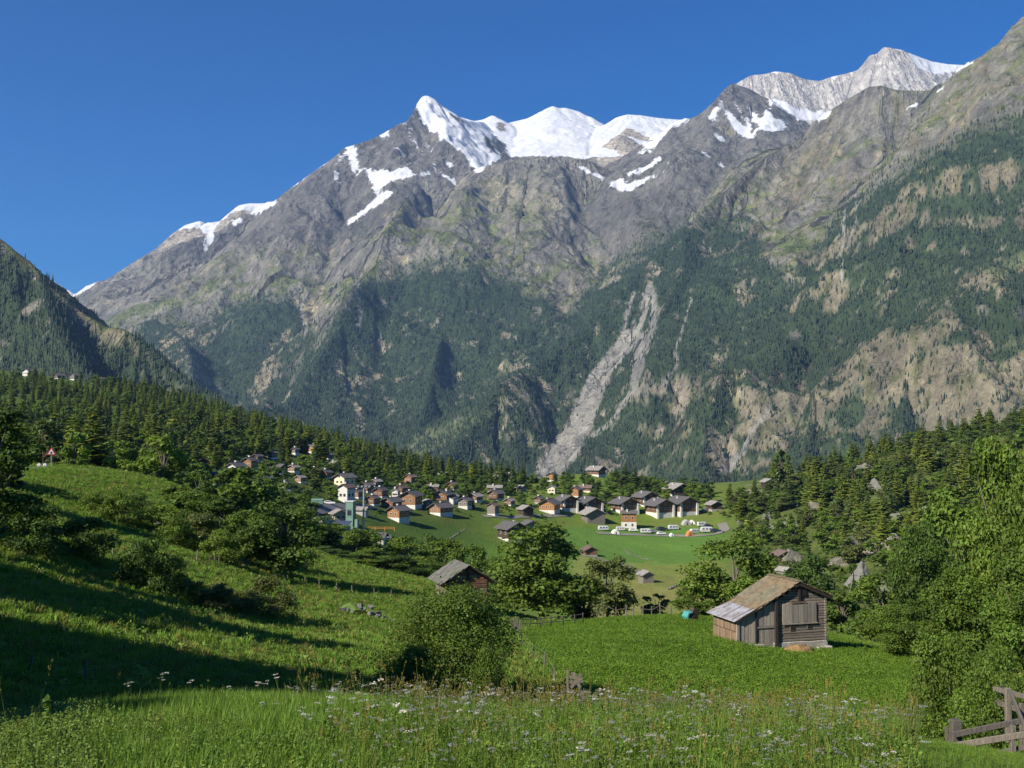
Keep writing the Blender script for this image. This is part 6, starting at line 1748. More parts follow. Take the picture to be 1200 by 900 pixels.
MB().beam(tp[7] - Vector((0, 0.1, 0.6)), tp[8] - Vector((0, 0.1, 0.6)), 0.07).build('gate_rail', 'fence_wood', o)
# two short stakes in the shade of the foreground
for (px, py, d, hp, lab) in ((98, 812, 36, 24, 'leaning grey stake in the shaded hollow behind the flower meadow'), (34, 806, 35, 18, 'short dark stake in the shaded grass near the roadside trees')):
    p = at(px, py, d); p.z = gz(p.x, p.y)
    o = tag(MB().cyl((0, 0, -0.4), (0.08, 0, hp * d / F_PX), 0.045, 0.035, 7).build('wooden_stake', 'fence_wood'), lab, 'stake'); o.location = p

# warning sign
p = at(60, 549, 128.0); p.z = gz(p.x, p.y); s = 128.0 / F_PX
o = thing('warning_sign', 'red bordered triangular warning sign on the brow of the hill', 'road sign', p, math.radians(8))
hz_ = at(60, 522, 128).z - p.z
MB().cyl((0, 0, -0.4), (0, 0, hz_), 0.05, n=8).build('pole', 'metal_grey', o)
r_ = 5.2 * s * 1.0
zc = at(60, 530, 128).z - p.z
tri = lambda k, y: [(math.sin(a) * r_ * k * 1.05, y, zc + math.cos(a) * r_ * k * 1.05) for a in (0, 2.0944, 4.18879)]
def plate(k, y0, y1, name, mat, par):
    return MB().poly(tri(k, y0) + tri(k, y1), [(0, 1, 2), (5, 4, 3), (0, 3, 4, 1), (1, 4, 5, 2), (2, 5, 3, 0)]).build(name, mat, par)
po = plate(1.15, -0.09, -0.055, 'sign_plate', 'paint_red', o)
plate(0.72, -0.10, -0.091, 'white_field', 'metal_white', po)
MB().prism([(-0.10, zc - 0.16), (0.10, zc - 0.16), (0.13, zc - 0.02), (0.03, zc + 0.12), (-0.04, zc + 0.05), (-0.13, zc + 0.0)], 'y', -0.108, -0.101).build('black_symbol', 'tyre_black', po)
# street lamp
p = at(29, 550, 134.0); p.z = gz(p.x, p.y); hz_ = at(29, 531, 134).z - p.z
o = thing('street_lamp', 'slim grey street lamp beside the dark roadside tree', 'street lamp', p)
MB().cyl((0, 0, -0.4), (0, 0, hz_), 0.10, 0.07, 8).build('pole', 'metal_grey', o)
MB().beam((-0.05, 0, hz_), (0.55, 0, hz_ + 0.06), 0.08).build('arm', 'metal_grey', o)
MB().box(0.25, 0.85, -0.13, 0.13, hz_ + 0.02, hz_ + 0.13).build('lamp_head', 'metal_white', o)
for (px, lab) in ((46, 'white road marker stone next to the street lamp'), (53, 'white road marker stone next to the warning sign')):
    p = at(px, 549, 130); p.z = gz(p.x, p.y)
    q = thing('marker_stone', lab, 'bollard', p)
    MB().prism([(-0.24, -0.3), (0.24, -0.3), (0.22, 0.45), (0.1, 0.6), (-0.1, 0.6), (-0.22, 0.45)], 'y', -0.16, 0.16).build('stone', 'plaster_white', q, 0.03)
    MB().box(-0.15, 0.15, -0.175, -0.161, 0.2, 0.38).build('reflector', 'metal_grey', q)
# telegraph pole with its stay
p = at(1001, 724, 190.0); p.z = gz(p.x, p.y); hz_ = at(1001, 671, 190).z - p.z
o = thing('telegraph_pole', 'old wooden telegraph pole with slanting stay pole behind the barn', 'utility pole', p)
MB().cyl((0, 0, -0.5), (0, 0, hz_), 0.15, 0.11, 8).build('pole', 'dark_post', o)
MB().cyl((-1.9, 0.2, -0.5), (-0.15, 0.05, hz_ - 1.0), 0.13, 0.10, 8).build('stay_pole', 'fence_wood', o)
MB().beam((-0.7, -0.05, hz_ - 0.4), (0.7, -0.05, hz_ - 0.4), 0.1).build('crossarm', 'dark_post', o)
for x in (-0.6, -0.2, 0.2, 0.6):
    MB().cyl((x, -0.05, hz_ - 0.349), (x, -0.05, hz_ - 0.18), 0.05, n=6).build('insulator', 'metal_white', o)

# ------------------------------------------------------------------ rocks
def rock_mat(name, rgb):
    m, nt, b = nodes_of(name)
    v = ncoord(nt, 'Object'); f = nnoise(nt, 0.9, 8, 0.68, v, 0.4); g = nnoise(nt, 0.5, 3, 0.5, v)
    c = nmix(nt, nramp(nt, f, 0.3, 0.7), [q * 0.6 for q in rgb], [q * 1.35 for q in rgb])
    c = nmix(nt, nmath(nt, 'MULTIPLY', nramp(nt, g, 0.52, 0.66), 0.6), c, (0.09, 0.11, 0.04))
    nt.links.new(c, b.inputs['Base Color']); b.inputs['Roughness'].default_value = 0.95
    nt.links.new(nbump(nt, f, 0.35, 0.8), b.inputs['Normal'])
    MATS[name] = m
rock_mat('boulder_grey', (0.165, 0.160, 0.140)); rock_mat('boulder_tan', (0.200, 0.182, 0.140)); rock_mat('stone_dark', (0.17, 0.165, 0.15))
def rock_mesh(seed, sx, sy, sz, sub=4, sharp=0.35, peak=0.0):
    bm = bmesh.new(); bmesh.ops.create_icosphere(bm, subdivisions=sub, radius=1.0)
    rs = np.random.RandomState(seed); off = Vector(rs.uniform(-50, 50, 3))
    planes = [(Vector(rs.normal(size=3)).normalized(), rs.uniform(0.38, 0.72)) for _ in range(13)]
    for v in bm.verts:
        c = v.co.copy()
        for n_, dd in planes:
            k = c.dot(n_) - dd
            if k > 0:
                c -= n_ * k
        c *= 1 + sharp * 0.4 * mnoise.fractal(c * 1.7 + off, 1.0, 2.0, 4)
        if peak:
            f_ = max(0.0, c.z); c.x *= 1 - 0.55 * f_ * peak; c.x += peak * 0.15 * f_
        v.co = Vector((c.x * sx, c.y * sy, c.z * sz))
    me = bpy.data.meshes.new('boulder'); bm.to_mesh(me); bm.free()
    return me
for i, (px, py, w, h, mat, pk, lab) in enumerate([
        (1007, 686, 30, 26, 'boulder_grey', 0.9, 'pointed grey boulder behind the telegraph pole'), (1046, 641, 52, 40, 'boulder_tan', 0.0, 'huge pale angular boulder on the right hillside'),
        (929, 656, 44, 24, 'boulder_tan', 0.0, 'broad flat pale rock slab above the dark crouching barn'), (985, 662, 30, 22, 'boulder_tan', 0.0, 'pale rock slab beside the broad flat slab'),
        (1034, 684, 24, 14, 'boulder_tan', 0.0, 'low pale rock next to the pointed grey boulder'), (900, 610, 16, 12, 'boulder_grey', 0.0, 'grey rock on the slope above the flat slab'),
        (958, 600, 26, 18, 'boulder_tan', 0.0, 'pale crag among the larches of the right hillside'), (1026, 576, 30, 26, 'boulder_grey', 0.0, 'grey crag in the rocky gully of the right hillside'), (1018, 556, 36, 18, 'boulder_tan', 0.0, 'pale ledge at the top of the rocky gully'),
        (1094, 606, 26, 16, 'boulder_tan', 0.0, 'pale rock above the huge angular boulder'), (868, 616, 10, 9, 'boulder_grey', 0.0, 'small grey boulder beside the gravel drive'), (826, 600, 12, 10, 'boulder_grey', 0.0, 'grey boulder below the dark log hut on piers'), (880, 580, 18, 12, 'boulder_tan', 0.0, 'pale outcrop at the foot of the hillside ledge'),
        (1000, 640, 20, 14, 'boulder_grey', 0.0, 'grey rock left of the huge angular boulder'), (1080, 660, 30, 18, 'boulder_tan', 0.0, 'pale rock below the huge angular boulder'), (1110, 575, 24, 14, 'boulder_tan', 0.0, 'tan outcrop high on the right hillside')]):
    p = hit(px, py); s = p.y / F_PX
    o = link('boulder', rock_mesh(700 + i, w * s * 0.66, w * s * 0.55, h * s * (0.98 if pk else 0.78), 4, 0.4, pk), mat, loc=p, rotz=RNG.uniform(0, 6) if not pk else 0.2)
    tag(o, lab, 'boulder')
# stone heap on the left slope
b0 = hit(428, 722)
o = thing('stone_heap', 'collapsed dry stone heap with grassy hump on the slope', 'stone heap', b0)
for i in range(26):
    a = RNG.uniform(-1.9, 2.3); c = RNG.uniform(-0.5, 0.9); z = max(0.0, 0.9 - abs(a) * 0.35) * RNG.uniform(0.1, 1.0)
    g = gz(b0.x + a, b0.y + c) - b0.z
    r_ = RNG.uniform(0.16, 0.36)
    q = link('stone', rock_mesh(800 + i, r_ * 1.3, r_, r_ * 0.7, 2, 0.3), 'stone_dark', parent=o, loc=(a, c, g + z)); q.rotation_euler = (RNG.uniform(-0.4, 0.4), RNG.uniform(-0.4, 0.4), RNG.uniform(0, 6))
q = link('turf_hump', rock_mesh(850, 1.7, 1.1, 1.0, 4, 0.2), 'turf_roof', parent=o, loc=(-1.6, 0.7, 0.0))
for (px, py, n, lab, sd) in ((165, 606, 9, 'scattered grey stones on the upper left slope', 1), (350, 640, 6, 'grey stones below the big round tree', 2)):
    b0 = hit(px, py)
    o = thing('stone_group', lab, 'stones', b0)
    for i in range(n):
        a = RNG.uniform(-3.2, 3.2); c = RNG.uniform(-2.0, 2.0); g = gz(b0.x + a, b0.y + c) - b0.z; r_ = RNG.uniform(0.25, 0.6)
        q = link('stone', rock_mesh(860 + i + 20 * sd, r_ * 1.3, r_, r_ * 0.7, 2, 0.3), 'boulder_grey', parent=o, loc=(a, c, g)); q.rotation_euler.z = RNG.uniform(0, 6)

# ------------------------------------------------------------------ lanes and tracks, laid on the ground
plain('gravel', (0.20, 0.185, 0.150), 0.95, 0.25, 1.5)
plain('asphalt_pale', (0.17, 0.168, 0.160), 0.9, 0.15, 0.8)
def strip(name, label, pts, w, mat, lift=0.06):
    P = []
    for a, c in zip(pts[:-1], pts[1:]):
        p0 = hit(*a); p1 = hit(*c)
        for k in range(14):
            q = p0.lerp(p1, k / 14.0); P.append(q)
    P.append(hit(*pts[-1]))
    xy = np.array([(q.x, q.y) for q in P])
    for _ in range(6):
        xy[1:-1] = (xy[:-2] + xy[1:-1] * 2 + xy[2:]) / 4
    t = np.gradient(xy, axis=0); t /= np.linalg.norm(t, axis=1, keepdims=True) + 1e-9
    nrm = np.stack([-t[:, 1], t[:, 0]], 1)
    V = []
    for k in (-1.0, -0.5, 0.0, 0.5, 1.0):
        e = xy + nrm * (w / 2 * k)
        V.append(np.column_stack([e, ground(e[:, 0], e[:, 1]) + lift + 0.02]))
    n = len(xy); V = np.concatenate(V)
    Fq = [(i + k * n, i + 1 + k * n, i + 1 + (k + 1) * n, i + (k + 1) * n) for k in range(4) for i in range(n - 1)]
    tag(link(name, mesh_np(name, V, np.array(Fq)), mat), label, kind='structure')
strip('lane', 'pale lane climbing along the top of the village', [(590, 572), (604, 568), (618, 565), (632, 560), (645, 556)], 5.0, 'asphalt_pale', 0.25)
strip('path', 'narrow gravel path across the pasture', [(672, 647), (696, 654), (722, 661), (748, 672)], 2.2, 'gravel', 0.12)
strip('village_road', 'village road beside the pasture', [(566, 606), (584, 606), (598, 607), (640, 605), (668, 604)], 4.0, 'gravel', 0.2)
strip('gravel_drive', 'gravel drive of the camping ground', [(700, 625), (740, 627), (790, 628), (836, 627), (850, 622), (846, 614)], 4.5, 'gravel', 0.2)
strip('road', 'road past the workshop yard', [(340, 600), (372, 598), (410, 594), (440, 596)], 6.0, 'asphalt_pale', 0.3)
strip('hill_road', 'road over the brow of the hill', [(-40, 551), (20, 549), (90, 550)], 5.0, 'asphalt_pale', 0.1)
# dry stone walls in the pasture
def wall_line(label, pts, h, w, n, seed):
    rs = np.random.RandomState(seed)
    P = [hit(*q) for q in pts]; b0 = P[0].copy()
    o = thing('stone_wall', label, 'stone wall', b0)
    shapes = []
    for q in range(4):
        me = rock_mesh(seed * 10 + q, 0.6, 0.45, 0.42, 2, 0.3); me.materials.append(MATS['boulder_grey']); shapes.append(me)
    for i in range(n):
        t = (i + rs.rand() * 0.6) / n * (len(P) - 1); k = min(int(t), len(P) - 2); q = P[k].lerp(P[k + 1], t - k)
        z = gz(q.x, q.y)
        c = link('stone', shapes[rs.randint(4)], parent=o, loc=(q.x - b0.x, q.y - b0.y + rs.normal() * w * 0.3, z - b0.z + rs.rand() * h), rotz=rs.uniform(0, 6)); c.scale = (rs.uniform(0.6, 1.3),) * 3
wall_line('tumbled stone wall in the upper pasture', [(732, 645), (740, 651), (752, 655), (760, 656)], 0.3, 0.8, 26, 41)
wall_line('dry stone wall along the lower pasture', [(783, 692), (793, 688), (803, 685)], 0.5, 0.6, 26, 42)
wall_line('mossy stone wall dividing the western pasture', [(524, 636), (534, 628), (545, 620)], 0.3, 0.6, 24, 43)
wall_line('stone edging along the pasture path', [(724, 660), (738, 664), (750, 671)], 0.3, 0.5, 20, 44)
# ------------------------------------------------------------------ trees one by one: the valley and the near slopes
PP = plant_px
# left slope: placed by the foot that the photograph shows
def PB(kind, name, px, pb, hpx, wpx, label, group=None, leafmat=None, cat='tree'):
    p = hit(px, pb); s_ = p.y / F_PX
    return plant(kind, name, p.x, p.y, hpx * s_ * 1.04, wpx * s_, label, group, leafmat, cat=cat)
PB('round0', 'broadleaf_tree', 328, 676, 88, 88, 'big round dense tree on the left slope above the fence posts', leafmat='leaf_dark')
PB('round1', 'broadleaf_tree', 290, 662, 62, 60, 'smaller tree on the left of the big round tree above the fence', leafmat='leaf_mid')
PB('tall0', 'broadleaf_tree', 262, 640, 56, 54, 'tall leafy tree behind the brow below the tall red gabled chalet', leafmat='leaf_dark')
PB('round2', 'broadleaf_tree', 236, 622, 48, 54, 'leafy tree right below the tall red gabled chalet', leafmat='leaf_mid')
PB('small0', 'broadleaf_tree', 206, 604, 34, 46, 'bushy tree on the brow of the left slope', leafmat='leaf_mid')
PP('small1', 'broadleaf_tree', 178, 560, 175, 44, 'dark tree behind the brow left of the bushy one', leafmat='leaf_dark')
PP('small2', 'broadleaf_tree', 300, 586, 170, 56, 'round tree half hidden behind the big round tree', leafmat='leaf_dark')
PP('tall1', 'broadleaf_tree', 356, 600, 165, 52, 'leafy tree beside the concrete building with grass roof', leafmat='leaf_mid')
SH = 'shrubs scattered over the left slope'
for i, (px, pb, hp, w, lm, lab) in enumerate([
        (96, 654, 46, 76, 'leaf_dark', 'broad dark shrub below the warning sign'), (28, 648, 60, 84, 'leaf_dark', 'dark shrub thicket at the foot of the dark roadside tree'),
        (170, 690, 58, 66, 'leaf_dark', 'dark green shrub in the middle of the left slope'), (200, 692, 42, 44, 'leaf_mid', 'small leafy shrub growing out of the dark middle shrub'),
        (138, 614, 36, 38, 'leaf_bright', 'bright green round shrub on the upper slope'), (182, 622, 30, 56, 'leaf_mid', 'low spreading shrub on the upper slope'),
        (232, 642, 40, 58, 'leaf_olive', 'brownish shrub under the trees of the left slope'), (262, 660, 38, 50, 'leaf_bright', 'light green shrub left of the big round tree'),
        (206, 640, 34, 44, 'leaf_mid', 'rounded shrub in the middle of the upper slope'), (314, 722, 46, 60, 'leaf_olive', 'thorny olive shrub standing alone on the slope'),
        (256, 716, 30, 56, 'leaf_olive', 'low thorn scrub left of the olive shrub'), (286, 720, 28, 44, 'leaf_olive', 'thin thorn scrub touching the olive shrub'), (222, 704, 22, 50, 'leaf_mid', 'flat scrub patch on the lower slope'),
        (112, 600, 22, 36, 'leaf_mid', 'small shrub beside the bright green round shrub'), (160, 604, 24, 40, 'leaf_dark', 'dark low shrub beside the scattered stones'), (464, 806, 30, 44, 'leaf_mid', 'nettle like shrub at the left foot of the big olive bush'),
        ]):
    PB('shrub%d' % (i % 3), 'shrub', px, pb, hp, w, lab, SH, lm, cat='shrub')
# dark roadside trees at the left edge and, beyond the picture's edge, those that shade the slope
PP('tall1', 'broadleaf_tree', -14, 470, 60, 100, 'dark tree standing at the roadside on the left edge', leafmat='leaf_dark')
PP('spruce1', 'spruce_tree', 14, 500, 100, 40, 'dark spruce beside the street lamp', leafmat='needle_spruce')
RS = 'roadside trees shading the left slope'
for i, (x, y, h, w) in enumerate([(-21, 26, 14, 9.5), (-23.5, 31, 13, 9), (-18.5, 21, 12, 8), (-25.5, 35, 14, 9.5), (-31, 46, 13, 8.5), (-24, 20, 14, 9), (-30, 31, 14, 9), (-40, 62, 12, 8), (-52, 84, 13, 7), (-60, 92, 13, 7), (-38, 44, 14, 9), (-18, 9, 10, 5.5), (-27, 12, 14, 9), (-50, 70, 12, 8)]):
    plant(('tall0', 'round1', 'tall1', 'round2')[i % 4], 'broadleaf_tree', x, y, h, w, 'tall roadside tree above the shaded left slope', RS, 'leaf_dark')
# leafy belt between the left slope and the village
HG = 'hedgerow trees along the pasture'
for i, (px, pt, d, w, lm) in enumerate([(372, 604, 172, 60, 'leaf_dark'), (392, 610, 178, 56, 'leaf_mid'), (418, 618, 168, 60, 'leaf_mid'), (446, 620, 176, 62, 'leaf_dark'), (476, 626, 172, 60, 'leaf_mid'), (502, 622, 190, 52, 'leaf_dark'), (524, 628, 178, 58, 'leaf_mid'), (550, 636, 172, 56, 'leaf_mid'),
                                        (574, 648, 180, 44, 'leaf_bright'), (430, 644, 150, 56, 'leaf_mid'), (375, 640, 150, 50, 'leaf_dark'), (350, 622, 160, 56, 'leaf_mid'), (466, 650, 150, 56, 'leaf_dark'), (500, 654, 152, 54, 'leaf_mid'), (400, 646, 160, 50, 'leaf_dark')]):
    PP(('round0', 'tall0', 'round1', 'round2', 'tall1')[i % 5], 'broadleaf_tree', px, pt, d, w, '%s tree %s in the hedgerow between slope and pasture' % ({'leaf_dark': 'dark', 'leaf_mid': 'mid green', 'leaf_bright': 'bright green'}[lm], ('below the workshop yard', 'below the floodlight mast', 'below the big tan chalet', 'near the log barn')[min(3, max(0, int((px - 350) / 55)))]), HG, lm)
PP('round1', 'broadleaf_tree', 636, 609, 124, 118, 'large leafy tree rising above the log barn with stone roof', leafmat='leaf_mid')
PP('tall0', 'broadleaf_tree', 598, 650, 130, 60, 'bushy tree between the log barn and the large leafy tree', leafmat='leaf_dark')
PP('olive0', 'broadleaf_tree', 711, 644, 122, 62, 'grey green tree right of the large leafy tree', leafmat='leaf_olive')
PP('small2', 'broadleaf_tree', 680, 672, 130, 46, 'dark small tree between the large leafy and the grey green tree', leafmat='leaf_dark')
PP('round2', 'broadleaf_tree', 858, 618, 122, 104, 'light green rounded tree left behind the old barn', leafmat='leaf_bright')
PP('olive1', 'broadleaf_tree', 812, 684, 122, 44, 'low grey green tree at the meadow edge beside the rounded tree', leafmat='leaf_mid')
PP('small1', 'broadleaf_tree', 768, 694, 126, 34, 'small bush like tree on the crest of the barn meadow', leafmat='leaf_olive')
PP('round0', 'broadleaf_tree', 950, 644, 150, 76, 'dark leafy tree directly behind the old barn', leafmat='leaf_dark')
PP('small0', 'broadleaf_tree', 985, 690, 120, 50, 'dark bushy tree to the right of the old barn', leafmat='leaf_dark')
PP('small2', 'broadleaf_tree', 905, 668, 170, 44, 'pale leafed tree behind the roof of the old barn', leafmat='leaf_mid')
# right hand thicket
for kind, px, pt, d, w, lm, lab in [
        ('round1', 1034, 668, 104, 84, 'leaf_mid', 'leafy tree beside the telegraph pole'), ('thick0', 1078, 604, 96, 90, 'leaf_dark', 'tall ash like tree at the start of the right thicket'),
        ('thick1', 1168, 505, 74, 120, 'leaf_mid', 'tallest sunlit tree of the right thicket'), ('thick2', 1222, 520, 60, 120, 'leaf_bright', 'light green tree at the outer end of the right thicket'),
        ('thick0', 1128, 655, 72, 100, 'leaf_mid', 'broad leafy tree in the middle of the right thicket'), ('thick1', 1194, 650, 52, 110, 'leaf_bright', 'dense tree above the wooden fence corner'),
        ('thick2', 1058, 706, 84, 80, 'leaf_mid', 'low bushy tree at the meadow end of the right thicket'), ('tall1', 1128, 560, 110, 90, 'leaf_mid', 'slender leafy tree behind the right thicket')]:
    PP(kind, 'broadleaf_tree', px, pt, d, w, lab, None, lm)
PP('bush0', 'shrub', 1112, 738, 34, 104, 'large leafy bush above the wooden fence posts', None, 'leaf_mid', cat='shrub')
PP('bush1', 'shrub', 1168, 752, 30, 90, 'leafy bush behind the fence rails', None, 'leaf_bright', cat='shrub')
PP('bush2', 'shrub', 1080, 786, 40, 60, 'small bush at the right edge of the barn meadow', None, 'leaf_bright', cat='shrub')
# the big bush in the middle
PP('dome0', 'shrub', 530, 685, 47, 196, 'big olive green bush in the middle of the foreground slope', None, 'leaf_mid', cat='shrub')
PP('bush2', 'shrub', 576, 752, 44, 56, 'dense green bush growing into the big olive bush', None, 'leaf_mid', cat='shrub')
PP('bush0', 'shrub', 486, 756, 45, 56, 'leafy green bush at the left foot of the big olive bush', None, 'leaf_mid', cat='shrub')
PP('bush0', 'shrub', 620, 792, 42, 60, 'low nettle like bush beside the broken fence post', None, 'leaf_mid', cat='shrub')

# ------------------------------------------------------------------ mid distance trees, placed by area
def areas(n, poly, dmin, dmax, seed, mind=6.0):
    """random places on the ground that the photograph shows inside an outline"""
    rs = np.random.RandomState(seed); out = []
    k = 0
    xs = [q[0] for q in poly]
    while len(out) < n and k < 60:
        k += 1
        d = np.sqrt(rs.uniform(dmin ** 2, dmax ** 2, 3000)); px = rs.uniform(min(xs), max(xs), 3000)
        x = (px - 600) / F_PX * d * 1.0; z = ground(x, d)
        qx, qy = proj(x, d, z)
        ok = inpoly(qx, qy, poly)
        for a, b_ in zip(x[ok], d[ok]):
            if all((a - c) ** 2 + (b_ - e) ** 2 > mind ** 2 for c, e in out):
                out.append((a, b_))
                if len(out) >= n:
                    break
    return out
HOUSES = [(o.location.x, o.location.y) for o in list(COL.objects) if o.parent is None and o.get('category') in ('house', 'barn', 'hut', 'building', 'shed', 'cabin', 'garage', 'tower')]
VEH = [(o.location.x, o.location.y) for o in list(COL.objects) if o.parent is None and o.get('category') in ('car', 'caravan', 'tent', 'motorhome', 'container', 'mast', 'barrier')]
_hxy = np.array(HOUSES); _vxy = np.array(VEH)

KEYS = [(257, 572, 345), (277, 555, 360), (407, 588, 420), (411, 622, 340), (397, 610, 350), (374, 622, 335), (294, 549, 400), (368, 532, 560)]
def clear(x, y, r=9.0, front=True, hgt=8.0):
    r = min(r, 6.5) if r < 10 else r
    """keeps trees off the buildings and out of the line of sight to them"""
    if np.min((_hxy[:, 0] - x) ** 2 + (_hxy[:, 1] - y) ** 2) < r * r:
        return False
    if np.min((_vxy[:, 0] - x) ** 2 + (_vxy[:, 1] - y) ** 2) < 25:
        return False
    qx, qy = proj(np.array([x]), np.array([y]), ground(x, y) + hgt)
    for kx, ky, kd in KEYS:
        if y < kd and abs(qx[0] - kx) < 17 and qy[0] < ky - 3:
            return False
    if front:
        b = x / y
        for hx, hy in np.concatenate([_hxy, _vxy]):
            if y < hy and abs(hx / hy - b) < 4.0 / y and hy - y < 32:
                return False
    return True
LM = [(o.location.x, o.location.y, o['label']) for o in list(COL.objects) if o.parent is None and o.get('category') in ('house', 'barn', 'hut', 'building', 'boulder', 'cabin')]
def short(lab):
    w = lab.split()
    for stop in ('with', 'on', 'at', 'in', 'above', 'below', 'beside', 'behind', 'alone', 'among', 'half', 'right', 'left', 'standing', 'next', 'set', 'under', 'tucked', 'high', 'joined', 'showing', 'hidden', 'crouching', 'of', 'near', 'beneath', 'and,'):
        if stop in w[2:]:
            w = w[:2 + w[2:].index(stop)]
    return ' '.join(w[:6]).rstrip(',')
def where(x, y, h, w, kind, far):
    """size, kind and nearest landmark of a tree"""
    size = ('slim ' if w / h < 0.36 else 'broad ' if w / h > 0.46 else '') if 'leafy' not in kind else ''
    size = ('tall ' if h > 13.5 else 'small ' if h < 7.5 else '') + size
    best = min(LM, key=lambda q: (q[0] - x) ** 2 + (q[1] - y) ** 2)
    dd = math.hypot(best[0] - x, best[1] - y)
    if dd < 42:
        rel = 'beside' if dd < 16 else ('behind' if best[1] < y - 8 else 'in front of' if best[1] > y + 8 else 'near')
        return '%s%s %s the %s' % (size, kind, rel, short(best[2]))
    return '%s%s %s' % (size, kind, far)
CF = 'conifers of the wood on the left hill'
n_con = 0
_con = []
for (n, poly, d0, d1, seed, mind, front) in [
        (430, [(-40, 452), (150, 470), (300, 505), (400, 535), (330, 545), (230, 535), (120, 545), (-40, 545)], 230, 1080, 1, 6.5, True),
        (170, [(300, 490), (420, 520), (520, 548), (620, 566), (600, 575), (540, 565), (460, 560), (400, 545), (330, 525)], 430, 950, 2, 6.0, True),
        (110, [(-40, 540), (130, 545), (240, 550), (240, 575), (100, 565), (-40, 556)], 165, 360, 3, 5.5, True)]:
    for x, y in areas(n, poly, d0, d1, seed, mind):
        if clear(x, y, 8.0, front) and fbm(np.array([x / 70.0]), np.array([y / 90.0]), 2, 310)[0] > -0.30:
            _con.append((x, y))
_con.sort(key=lambda q: q[1])
_con1, _con2 = _con[:300], _con[300:]
rs_ = np.random.RandomState(9)
FAR = lambda y: ('behind the brow of the left hill' if y < 240 else 'at the foot of the wood on the left hill' if y < 400 else 'in the middle of the wood on the left hill' if y < 560 else 'high in the wood on the left hill')
for x, y in _con1:
    t = rs_.rand()
    hh_ = rs_.uniform(6, 17) * (0.8 if y < 300 else 1.0)
    if t < 0.24:
        k_ = rs_.randint(2); h2 = hh_ * 0.72; ww_ = h2 * rs_.uniform(0.7, 0.95)
        plant('small%d' % rs_.randint(3), 'leafy_tree', x, y, h2, ww_, where(x, y, h2, ww_, ('mid green', 'bright green')[k_] + ' leafy tree', FAR(y)), CF, ('leaf_mid', 'leaf_bright')[k_])
    elif t < 0.66:
        ww_ = hh_ * rs_.uniform(0.38, 0.56); plant('larch%d' % rs_.randint(4), 'larch_tree', x, y, hh_ * 0.95, ww_, where(x, y, hh_ * 0.95, ww_, 'light green larch', FAR(y)), CF)
    elif t < 0.82:
        ww_ = hh_ * rs_.uniform(0.28, 0.42); plant('spruce%d' % rs_.randint(4), 'spruce_tree', x, y, hh_ * 1.08, ww_, where(x, y, hh_ * 1.08, ww_, 'dark pointed spruce', FAR(y)), CF)
    else:
        ww_ = hh_ * rs_.uniform(0.38, 0.5); plant('pine%d' % rs_.randint(2), 'pine_tree', x, y, hh_ * 0.85, ww_, where(x, y, hh_ * 0.85, ww_, 'rounded dark pine', FAR(y)), CF)
print('left wood', len(_con1), len(_con2))
def stuff_wood(name, pts, label, seed, hmin, hmax, mix=(0.48, 0.66)):
    rs = np.random.RandomState(seed)
    shapes = []; 
    for q in ('larch0', 'larch1', 'larch2', 'spruce0', 'spruce1', 'spruce2', 'pine0', 'pine1', 'small0', 'small1'):
        shapes.append(STOCK[q][0])
    n = len(pts); xy = np.array(pts)
    z = ground(xy[:, 0], xy[:, 1]) - 0.3
    t = rs.rand(n)
    idx = np.where(t < mix[0], rs.randint(0, 3, n), np.where(t < mix[1], 3 + rs.randint(0, 3, n), 6 + rs.randint(0, 4, n)))
    h = rs.uniform(hmin, hmax, n) / np.where(idx >= 8, 11.0, 17.0)
    sc = np.stack([h * rs.uniform(1.0, 1.35, n), h * rs.uniform(1.0, 1.35, n), h], 1)
    rt = np.stack([np.zeros(n), np.zeros(n), rs.uniform(0, 6.28, n)], 1)
    return scatter(name, np.column_stack([xy, z]), rt, sc, shapes, idx, label)
_more = areas(700, [(-60, 440), (150, 452), (300, 492), (420, 524), (520, 548), (500, 552), (300, 512), (150, 478), (-60, 462)], 600, 1180, 14, 6.0)
_more = [q for q in _more if np.min((_hxy[:, 0] - q[0]) ** 2 + (_hxy[:, 1] - q[1]) ** 2) > 200 and not (q[1] > 1000 and clear(q[0], q[1], 14, True) is False)]
_more += areas(420, [(-330, 425), (-50, 435), (-50, 545), (-330, 545)], 230, 1150, 16, 7.0)
stuff_wood('hilltop_wood', _con2 + _more, 'mixed larch and conifer wood on the upper part of the left hill', 15, 7, 16)
